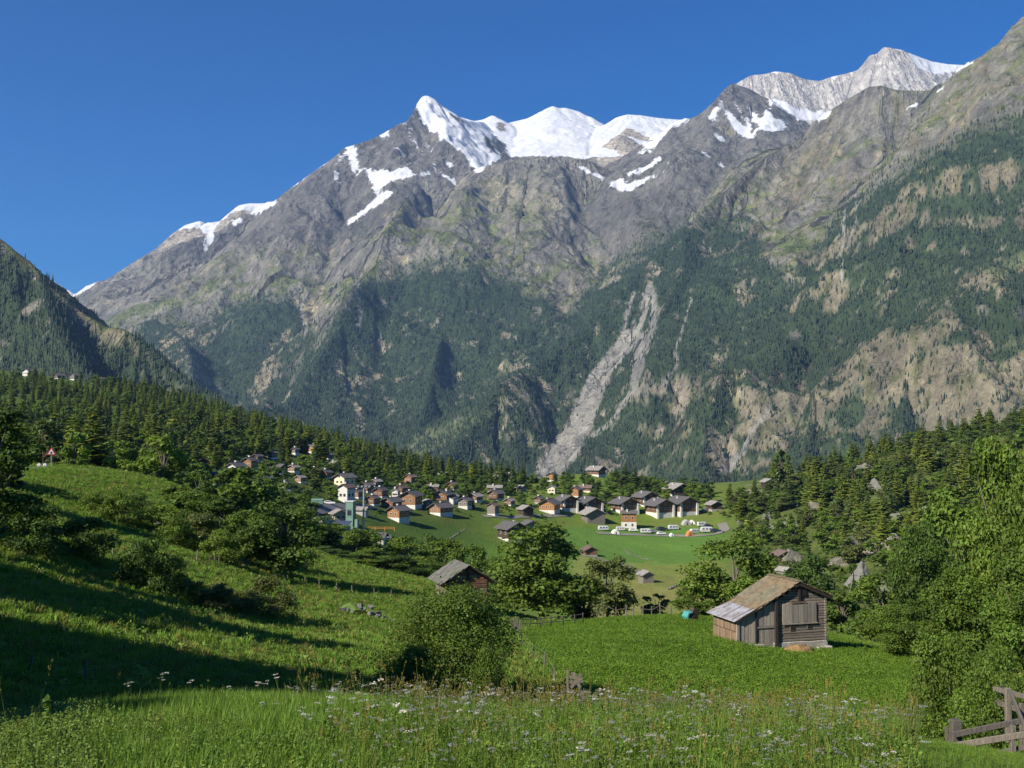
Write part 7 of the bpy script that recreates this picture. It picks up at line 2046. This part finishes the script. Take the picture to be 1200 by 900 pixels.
# wood right of the village, on the rocky hillside
CR_ = 'trees on the rocky right hillside'
_rt_ = areas(420, [(850, 590), (900, 560), (1000, 535), (1100, 505), (1210, 488), (1260, 560), (1260, 660), (1100, 690), (1000, 660), (930, 640), (880, 640)], 200, 720, 21, 5.0)
_rt_ = [q for q in _rt_ if clear(q[0], q[1], 9, True)]
_rt_.sort(key=lambda q: q[1])
FR = lambda y: ('at the foot of the rocky right hillside' if y < 340 else 'halfway up the rocky right hillside' if y < 500 else 'near the crest of the rocky right hillside')
for x, y in _rt_:
    t = rs_.rand(); hh_ = rs_.uniform(6.5, 13.5)
    if fbm(np.array([x / 40.0]), np.array([y / 40.0]), 2, 300)[0] < -0.30:
        continue                                                  # rocky gaps
    if t < 0.26:
        ww_ = hh_ * rs_.uniform(0.46, 0.66); plant('larch%d' % rs_.randint(4), 'larch_tree', x, y, hh_ * 1.25, ww_, where(x, y, hh_ * 1.25, ww_, 'light green larch', FR(y)), CR_)
    elif t < 0.32:
        ww_ = hh_ * rs_.uniform(0.38, 0.50); plant('spruce%d' % rs_.randint(4), 'spruce_tree', x, y, hh_ * 1.3, ww_, where(x, y, hh_ * 1.3, ww_, 'dark spruce', FR(y)), CR_)
    elif t < 0.44:
        ww_ = hh_ * rs_.uniform(0.45, 0.65); plant('pine%d' % rs_.randint(2), 'pine_tree', x, y, hh_ * 1.05, ww_, where(x, y, hh_ * 1.05, ww_, 'dark rounded pine', FR(y)), CR_)
    else:
        ww_ = hh_ * rs_.uniform(0.65, 0.9); k_ = rs_.randint(3); plant('small%d' % rs_.randint(3), 'broadleaf_tree', x, y, hh_ * 0.7, ww_, where(x, y, hh_ * 0.7, ww_, ('mid green', 'bright green', 'olive green')[k_] + ' leafy tree', FR(y)), CR_, ('leaf_mid', 'leaf_bright', 'leaf_olive')[k_])
# orchard and garden trees in the village
VG = 'garden trees in the village'
_vt = areas(280, [(300, 560), (400, 545), (470, 555), (560, 566), (640, 566), (700, 562), (830, 575), (850, 600), (700, 606), (640, 606), (560, 600), (500, 600), (440, 600), (380, 620), (330, 600), (290, 580)], 280, 720, 31, 5.5)
for x, y in _vt:
    if not clear(x, y, 8.0, True):
        continue
    hh_ = rs_.uniform(3.5, 8.5)
    k_ = rs_.randint(3); ww_ = hh_ * rs_.uniform(0.75, 1.0)
    plant('small%d' % rs_.randint(3), 'garden_tree', x, y, hh_, ww_, where(x, y, hh_, ww_, ('mid green', 'dark', 'bright green')[k_] + ' leafy tree', 'in the village gardens'), VG, ('leaf_mid', 'leaf_dark', 'leaf_bright')[k_])
_vb = areas(150, [(170, 560), (240, 560), (300, 575), (380, 596), (420, 612), (410, 640), (340, 640), (270, 612), (190, 580)], 165, 340, 35, 5.5)
for x, y in _vb:
    if not clear(x, y, 8.0, True):
        continue
    hh_ = rs_.uniform(5.0, 9.5); k_ = rs_.randint(3); ww_ = hh_ * rs_.uniform(0.75, 1.0)
    plant('small%d' % rs_.randint(3), 'leafy_tree', x, y, hh_, ww_, where(x, y, hh_, ww_, ('mid green', 'dark', 'bright green')[k_] + ' leafy tree', 'in the leafy belt below the western chalets'), 'trees of the leafy belt', ('leaf_mid', 'leaf_dark', 'leaf_bright')[k_])
_vc = areas(170, [(170, 515), (330, 522), (430, 545), (440, 580), (340, 575), (250, 562), (170, 555)], 280, 620, 36, 6.0)
for x, y in _vc:
    if not clear(x, y, 8.0, True):
        continue
    hh_ = rs_.uniform(7, 15); ww_ = hh_ * rs_.uniform(0.36, 0.48); t = rs_.rand()
    if t < 0.4:
        plant('larch%d' % rs_.randint(4), 'larch_tree', x, y, hh_, ww_, where(x, y, hh_, ww_, 'light green larch', 'between the western chalets'), 'conifers between the western chalets')
    elif t < 0.65:
        plant('spruce%d' % rs_.randint(4), 'spruce_tree', x, y, hh_, ww_, where(x, y, hh_, ww_, 'dark spruce', 'between the western chalets'), 'conifers between the western chalets')
    else:
        hh_ *= 0.7; plant('small%d' % rs_.randint(3), 'broadleaf_tree', x, y, hh_, hh_ * 0.85, where(x, y, hh_, hh_ * 0.85, 'leafy tree', 'between the western chalets'), 'leafy trees between the western chalets', ('leaf_mid', 'leaf_dark')[rs_.randint(2)])
_vd = areas(80, [(430, 540), (520, 552), (560, 556), (620, 566), (600, 576), (540, 570), (480, 562), (440, 560)], 480, 760, 33, 5.0)
for x, y in _vd:
    if clear(x, y, 8.0, True):
        hh_ = rs_.uniform(9, 16)
        k_ = ('larch%d' % rs_.randint(4), 'spruce%d' % rs_.randint(4))[rs_.randint(2)]
        plant(k_, 'conifer_tree', x, y, hh_, hh_ * 0.42, where(x, y, hh_, hh_ * 0.42, 'light larch' if k_[0] == 'l' else 'dark spruce', 'in the grove above the village lane'), 'conifers in the grove above the lane')
# dark firs on the knoll
for i, (px, pt, d, w) in enumerate([(722, 546, 660, 20), (733, 540, 655, 22), (744, 546, 650, 20), (756, 556, 645, 16), (752, 552, 670, 16), (770, 566, 640, 14), (668, 556, 690, 14), (660, 562, 700, 12)]):
    PP('spruce%d' % (i % 4), 'spruce_tree', px, pt, d, w, 'tall dark fir in the clump beside the green knoll', 'dark firs beside the green knoll', 'needle_pine')
for i, (px, pt, d, w, kd, lab) in enumerate([(916, 522, 560, 22, 'pine0', 'dark pine standing clear on the hillside skyline'), (650, 548, 640, 9, 'spruce2', 'small lone spruce behind the upper lane'), (553, 582, 500, 8, 'spruce3', 'slim grey spruce between the lane houses'),
                                             (452, 504, 640, 16, 'spruce0', 'tallest dark spruce on the skyline above the village'), (396, 492, 760, 14, 'spruce1', 'dark spruce on the skyline above the wooded clearing'), (375, 506, 560, 20, 'larch2', 'light larch beside the wooded clearing')]):
    PP(kd, 'conifer_tree', px, pt, d, w, lab)

# ------------------------------------------------------------------ scrub on the rocky hillside and under the woods
_sb = areas(1500, [(845, 600), (900, 565), (1000, 540), (1100, 512), (1230, 490), (1260, 560), (1260, 690), (1100, 720), (1000, 720), (930, 690), (880, 660)], 180, 720, 51, 2.2)
_sb = [q for q in _sb if np.min((_hxy[:, 0] - q[0]) ** 2 + (_hxy[:, 1] - q[1]) ** 2) > 60 and fbm(np.array([q[0] / 26]), np.array([q[1] / 26]), 4, 41)[0] < 0.30]
def scrub(name, pts, label, seed, smin, smax):
    rs = np.random.RandomState(seed); n = len(pts); xy = np.array(pts)
    shapes = []
    for i, (mt) in enumerate(('leaf_dark', 'leaf_mid', 'leaf_olive')):
        me = broadleaf(900 + i + seed, 3.0, 4.0, 0.0, 14, 700, 0.26, 0.08, shrub=True)[0]; me.materials.append(MATS[mt]); shapes.append(me)
    s = rs.uniform(smin, smax, n)
    return scatter(name, np.column_stack([xy, ground(xy[:, 0], xy[:, 1]) - 0.2]), np.stack([np.zeros(n), np.zeros(n), rs.uniform(0, 6.28, n)], 1), np.stack([s, s, s * rs.uniform(0.6, 1.1, n)], 1), shapes, rs.randint(0, 3, n), label)
scrub('hillside_scrub', _sb, 'low scrub covering the rocky right hillside', 52, 0.45, 1.1)
_sv = areas(900, [(160, 520), (420, 540), (620, 566), (840, 590), (850, 604), (700, 606), (600, 606), (440, 604), (400, 640), (330, 640), (200, 580)], 170, 720, 53, 3.0)
_sv = [q for q in _sv if clear(q[0], q[1], 7.0, False)]
scrub('village_hedges', _sv, 'hedges and garden bushes between the village houses', 54, 0.35, 0.75)
# ------------------------------------------------------------------ grass and flowers
def tuft(seed, n=22, h=0.6, spread=0.16, w=0.010, mat='grass_blade', lean=0.5, seedheads=0):
    rs = np.random.RandomState(seed); t = Tris()
    for i in range(n):
        a = rs.uniform(0, 6.28); r = spread * math.sqrt(rs.rand())
        bx, by = math.cos(a) * r, math.sin(a) * r
        la = a + rs.normal() * 0.8; ln = lean * rs.uniform(0.1, 1.0)
        hh = h * rs.uniform(0.55, 1.1)
        dx, dy = math.cos(la), math.sin(la); sx_, sy_ = -dy * w * rs.uniform(0.7, 1.4), dx * w * rs.uniform(0.7, 1.4)
        p0 = np.array([bx, by, -0.03]); p1 = p0 + np.array([dx * ln * hh * 0.25, dy * ln * hh * 0.25, hh * 0.55]); p2 = p0 + np.array([dx * ln * hh * 0.9, dy * ln * hh * 0.9, hh * (1.0 - 0.25 * ln)])
        s_ = np.array([sx_, sy_, 0])
        g = rs.uniform(0.7, 1.3)
        t.add([p0 - s_, p0 + s_, p1 + s_ * 0.8, p1 - s_ * 0.8, p2], [(0, 1, 2), (0, 2, 3), (3, 2, 4)], (g * rs.uniform(0.85, 1.25), g, g * 0.9))
    me = t.mesh('tuft'); me.materials.append(MATS[mat]); return me

def herb(seed, h=0.55, n=26, leaf=0.05, spread=0.16, mat='weed_leaf', stems=4):
    rs = np.random.RandomState(seed)
    st = rs.randint(0, stems, n); sa = rs.uniform(0, 6.28, stems); sr = spread * rs.rand(stems)
    z = h * rs.uniform(0.12, 1.0, n)
    a = rs.uniform(0, 6.28, n); rr = leaf * rs.uniform(0.4, 1.6, n) * (1.25 - z / h * 0.6)
    cen = np.stack([np.cos(sa[st]) * sr[st] * (1 + z / h) + np.cos(a) * rr, np.sin(sa[st]) * sr[st] * (1 + z / h) + np.sin(a) * rr, z], 1)
    v, f = leaf_cards(rs, cen, np.stack([np.cos(a) * 0.5, np.sin(a) * 0.5, np.ones(n)], 1), leaf, 0.45)
    g = rs.uniform(0.7, 1.3, n)
    me = mesh_np('herb', v, f, np.repeat(np.stack([g * rs.uniform(0.9, 1.2, n), g, g * 0.9], 1), 4, 0), smooth=False)
    me.materials.append(MATS[mat]); return me

def umbel(seed, h=0.8, heads=3, size=0.05, mat='petal_white'):
    """cow parsley: branching green stems under flat heads of small white flowers"""
    rs = np.random.RandomState(seed); t = Tris(); mi = []
    def stick(p, q, w):
        p = np.array(p); q = np.array(q)
        for s_ in (np.array([w, 0, 0]), np.array([0, w, 0])):
            t.add([p - s_, p + s_, q + s_ * 0.7, q - s_ * 0.7], [(0, 1, 2), (0, 2, 3)], (1, 1, 1)); mi.extend([0, 0])
    fk = (rs.normal() * 0.05, rs.normal() * 0.05, h * 0.62)
    stick((0, 0, -0.03), fk, 0.005)
    for k in range(heads):
        a = rs.uniform(0, 6.28); r = rs.uniform(0.04, 0.16) if k else 0.02
        top = np.array([fk[0] + math.cos(a) * r, fk[1] + math.sin(a) * r, h * rs.uniform(0.86, 1.05)])
        stick(fk, top, 0.0035)
        sz = size * rs.uniform(0.7, 1.25)
        for q in range(15):
            b_ = rs.uniform(0, 6.28); rr = sz * math.sqrt(rs.rand())
            c = top + np.array([math.cos(b_) * rr, math.sin(b_) * rr, 0.018 - 0.10 * rr * rr / sz + rs.normal() * 0.004])
            s_ = sz * rs.uniform(0.14, 0.24); th = rs.uniform(0, 1.57)
            u = np.array([math.cos(th), math.sin(th), rs.normal() * 0.25]) * s_; w = np.array([-math.sin(th), math.cos(th), rs.normal() * 0.25]) * s_
            g = rs.uniform(0.8, 1.15)
            t.add([c - u - w, c + u - w, c + u + w, c - u + w], [(0, 1, 2), (0, 2, 3)], (g, g, g)); mi.extend([1, 1])
    for q in range(5):
        a = rs.uniform(0, 6.28); z = h * rs.uniform(0.1, 0.5); d_ = np.array([math.cos(a), math.sin(a), 0.5]) * rs.uniform(0.06, 0.14); s_ = np.array([-math.sin(a), math.cos(a), 0]) * 0.03
        c = np.array([0, 0, z])
        t.add([c, c + d_ * 0.6 + s_, c + d_, c + d_ * 0.6 - s_], [(0, 1, 2), (0, 2, 3)], (0.9, 0.9, 0.9)); mi.extend([0, 0])
    me = t.mesh('umbel'); me.materials.append(MATS['weed_leaf']); me.materials.append(MATS[mat])
    me.polygons.foreach_set('material_index', np.array(mi, dtype=np.int32)); return me

def seedgrass(seed, h=0.95, n=5, mat='grass_dry'):
    rs = np.random.RandomState(seed); t = Tris()
    for i in range(n):
        a = rs.uniform(0, 6.28); r = 0.1 * rs.rand(); p = np.array([math.cos(a) * r, math.sin(a) * r, 0]); hh = h * rs.uniform(0.7, 1.1)
        d_ = np.array([rs.normal() * 0.12, rs.normal() * 0.12, 0]) * hh
        q = p + d_ + np.array([0, 0, hh]); m_ = p + d_ * 0.35 + np.array([0, 0, hh * 0.6]); s_ = np.array([0.003, 0.001, 0])
        t.add([p - s_, p + s_, m_ + s_, m_ - s_, q], [(0, 1, 2), (0, 2, 3), (3, 2, 4)], (0.9, 1, 0.8))
        for k in range(9):
            c = q + (q - m_) * (-0.32 * k / 9) + rs.normal(size=3) * 0.006; s2 = 0.012
            v = rs.normal(size=3); v /= np.linalg.norm(v)
            t.add([c - v * s2, c + np.array([0, 0, s2 * 1.6]), c + v * s2], [(0, 1, 2)], (1.2, 0.95, 0.9))
    me = t.mesh('seedgrass'); me.materials.append(MATS[mat]); return me

def spots(n, seed, x0f, ymin, ymax, power=1.0):
    """n places ahead of the camera, spread evenly over the wedge of ground it sees"""
    rs = np.random.RandomState(seed)
    y = (ymin ** (1 + power) + rs.rand(n) * (ymax ** (1 + power) - ymin ** (1 + power))) ** (1 / (1 + power))
    x = rs.uniform(-1, 1, n) * (y * x0f + 1.2)
    return x, y

def lay(name, x, y, variants, idx, smin, smax, label, seed, zoff=-0.02, tilt=0.12, flat=1.0, mul=1.0):
    rs = np.random.RandomState(seed); n = len(x)
    z = ground(x, y) + zoff
    s = rs.uniform(smin, smax, n) * mul
    sc = np.stack([s * rs.uniform(0.9, 1.2, n), s * rs.uniform(0.9, 1.2, n), s * flat * rs.uniform(0.85, 1.15, n)], 1)
    rt = np.stack([rs.normal(size=n) * tilt, rs.normal(size=n) * tilt, rs.uniform(0, 6.28, n)], 1)
    return scatter(name, np.stack([x, y, z], 1), rt, sc, variants, idx, label)
rs = np.random.RandomState(91)
# --- the flower meadow at the camera's feet
x, y = spots(84000, 1, 0.54, 8.0, 29.0, 0.75)
px_, py_ = proj(x, y, ground(x, y))
fgn = fbm(x / 2.2, y / 2.2, 3, 401)
mound = inpoly(px_, py_, [(80, 800), (440, 795), (470, 850), (330, 880), (240, 858), (150, 860), (90, 850)])
dark = (px_ < 110) & ~mound
tfs = [tuft(1000 + i, 20, 0.5, 0.13, 0.007, 'grass_blade', 0.5) for i in range(4)]
drs = [tuft(1020 + i, 14, 0.55, 0.13, 0.006, 'grass_dry', 0.55) for i in range(2)]
hbs = [herb(1040 + i, 0.5, 46, 0.022, 0.13, 'weed_leaf') for i in range(3)]
hb2 = [herb(1060 + i, 0.34, 50, 0.020, 0.15, 'meadow_herb') for i in range(2)]
t_ = rs.rand(len(x))
ix = np.where(t_ < 0.62 - 0.25 * fgn, rs.randint(0, 4, len(x)), np.where(t_ < 0.645, 4 + rs.randint(0, 2, len(x)), np.where(t_ < 0.88, 6 + rs.randint(0, 3, len(x)), 9 + rs.randint(0, 2, len(x)))))
ix = np.where(mound, np.where(t_ < 0.92, rs.randint(0, 4, len(x)), 9 + rs.randint(0, 2, len(x))), ix)
ix = np.where(dark & (t_ < 0.6), 6 + rs.randint(0, 3, len(x)), ix)
lay('meadow_grass', x, y, tfs + drs + hbs + hb2, ix, 0.42, 0.86, 'tall grass and leafy herbs of the flower meadow', 2, mul=np.where(px_ > 1060 + 30 * fgn, 0.30, 1.0))
x, y = spots(5200, 5, 0.54, 10.0, 27.0, 0.8)
px_, py_ = proj(x, y, ground(x, y))
k = (px_ < 1080) & (fbm(x / 1.8, y / 1.8, 2, 402) > -0.05 - 0.10 * (px_ > 520)) & (px_ > 300 + 160 * rs.rand(len(x))) & ~inpoly(px_, py_, [(80, 790), (330, 790), (330, 870), (80, 870)])
x = x[k]; y = y[k]
um = [umbel(1100 + i, 0.62, 2 + i % 3, 0.042) for i in range(4)] + [umbel(1110 + i, 0.55, 4, 0.030, 'petal_grey') for i in range(3)] + [seedgrass(1120 + i, 0.8) for i in range(2)]
t_ = rs.rand(len(x))
ix = np.where(t_ < 0.12, rs.randint(0, 4, len(x)), np.where(t_ < 0.66, 4 + rs.randint(0, 3, len(x)), 7 + rs.randint(0, 2, len(x))))
lay('meadow_flowers', x, y, um, ix, 0.65, 1.1, 'white cow parsley and seeding grasses in the flower meadow', 6)
# --- tall single umbels on the brow, and stalks at the left edge: these can be counted
def single(mesh, name, px, pt, d, label, cat, group=None):
    p = at(px, pt, d); g = gz(p.x, p.y)
    o = link(name, mesh, loc=(p.x, p.y, g), rotz=RNG.uniform(0, 6))
    hh = max(p.z - g, 0.3); o.scale = (hh, hh, hh)
    # parts: stem with leaves, heads
    return tag(o, label, cat, group)
for i, (px, pt) in enumerate([(146, 803), (152, 800), (188, 792), (222, 798), (270, 804), (302, 800), (313, 798), (338, 804), (350, 806), (366, 806), (395, 808), (420, 812), (452, 806), (480, 816), (540, 820), (572, 822), (588, 818), (636, 806), (648, 812), (700, 824), (760, 828), (830, 826), (900, 838), (960, 838), (1008, 846), (1040, 838)]):
    single(umbel(1200 + i, 1.0, 2 + i % 3, 0.085), 'cow_parsley', px, pt, 20.5 + 3.0 * px / 1000, 'tall white cow parsley head rising above the brow of the flower meadow', 'wildflower', 'tall cow parsley on the meadow brow')
for i, (px, pt, d) in enumerate([(308, 846, 16.0), (322, 848, 16.0), (355, 850, 15.5), (385, 852, 15.0), (416, 836, 17.0)]):
    single(umbel(1240 + i, 1.0, 3, 0.10), 'cow_parsley', px, pt, d, 'cow parsley standing in front of the grassy mound', 'wildflower', 'cow parsley before the mound')
for i, (px, pt, d) in enumerate([(4, 785, 11.0), (16, 780, 11.0), (22, 776, 11), (8, 820, 11), (40, 846, 12), (60, 835, 12)]):
    single(seedgrass(1300 + i, 1.0, 2), 'seed_stalk', px, pt, d, 'tall dry seed stalk at the dark edge of the flower meadow', 'grass stalk', 'dry seed stalks')
for i, (px, pt, d) in enumerate([(56, 815, 13), (30, 850, 12.0), (90, 845, 13.0), (120, 858, 12.6), (225, 862, 12.4), (180, 870, 12.2), (150, 866, 12.4), (265, 866, 12.6)]):
    single(herb(1320 + i, 1.0, 70, 0.045, 0.08, 'weed_leaf', 2), 'nettle_plant', px, pt, d, 'leafy nettle stem at the lower left of the flower meadow', 'weed', 'nettles of the flower meadow')
# --- the mown and grazed slopes
big = [tuft(1400 + i, 34, 0.42, 0.42, 0.022, 'grass_blade', 0.9) for i in range(3)] + [tuft(1410 + i, 30, 0.45, 0.42, 0.020, 'grass_dry', 0.9) for i in range(2)] + [herb(1420 + i, 0.34, 80, 0.050, 0.36, 'meadow_herb', stems=12) for i in range(3)] + [herb(1430, 0.5, 40, 0.09, 0.36, 'weed_leaf', stems=8)]
x, y = spots(60000, 11, 0.60, 28.0, 150.0, 0.6)
z = ground(x, y); px_, py_ = proj(x, y, z)
mk = near_masks(x, y, z)['barn'] > 0.5
wl_ = fbm(x / 16, y / 16, 3, 410)
t_ = rs.rand(len(x)) + 0.4 * wl_
ix = np.where(t_ < 0.62, rs.randint(0, 3, len(x)), np.where(t_ < 0.86, 3 + rs.randint(0, 2, len(x)), np.where(t_ < 0.98, 8, 5 + rs.randint(0, 3, len(x)))))
keep = ~mk
lay('slope_grass', x[keep], y[keep], big, ix[keep], 0.40, 0.95, 'uncut grass on the left slope and hollows', 12)
x, y = spots(70000, 13, 0.60, 34.0, 122.0, 0.45)
mk = near_masks(x, y, ground(x, y))['barn'] > 0.5
x = x[mk]; y = y[mk]
lay('barn_meadow_herbs', x, y, big, np.where(rs.rand(len(x)) < 0.80, 5 + rs.randint(0, 3, len(x)), rs.randint(0, 3, len(x))), 0.42, 0.85, 'dense low clover like herbs of the barn meadow', 14)
# ------------------------------------------------------------------ the air between the slopes
_hv = [(x, y, z) for z in (-1500.0, 2900.0) for (x, y) in ((-11500, -600), (11500, -600), (11500, 15500), (-11500, 15500))]
_hm = mesh_np('haze', np.array(_hv), np.array([(0, 3, 2, 1), (4, 5, 6, 7), (0, 1, 5, 4), (1, 2, 6, 5), (2, 3, 7, 6), (3, 0, 4, 7)]), smooth=False)
m = bpy.data.materials.new('haze_air'); m.use_nodes = True
nt = m.node_tree
for n in list(nt.nodes):
    if n.type != 'OUTPUT_MATERIAL':
        nt.nodes.remove(n)
pv = nt.nodes.new('ShaderNodeVolumePrincipled')
pv.inputs['Color'].default_value = (0.36, 0.60, 1.0, 1.0)
pv.inputs['Density'].default_value = 3.3e-5
pv.inputs['Anisotropy'].default_value = 0.1
nt.links.new(pv.outputs['Volume'], [n for n in nt.nodes if n.type == 'OUTPUT_MATERIAL'][0].inputs['Volume'])
_ho = link('haze', _hm, m)
tag(_ho, 'thin blue summer haze filling the valley air', kind='stuff')
# ------------------------------------------------------------------ look-alikes that share a label share a group
_by = {}
for o in COL.objects:
    if o.parent is None and o.get('label') and not o.get('kind'):
        _by.setdefault(o['label'], []).append(o)
for lab, os_ in _by.items():
    if len(os_) > 1:
        g = os_[0].get('group') or ('look-alikes: ' + lab)
        for o in os_:
            o['group'] = g
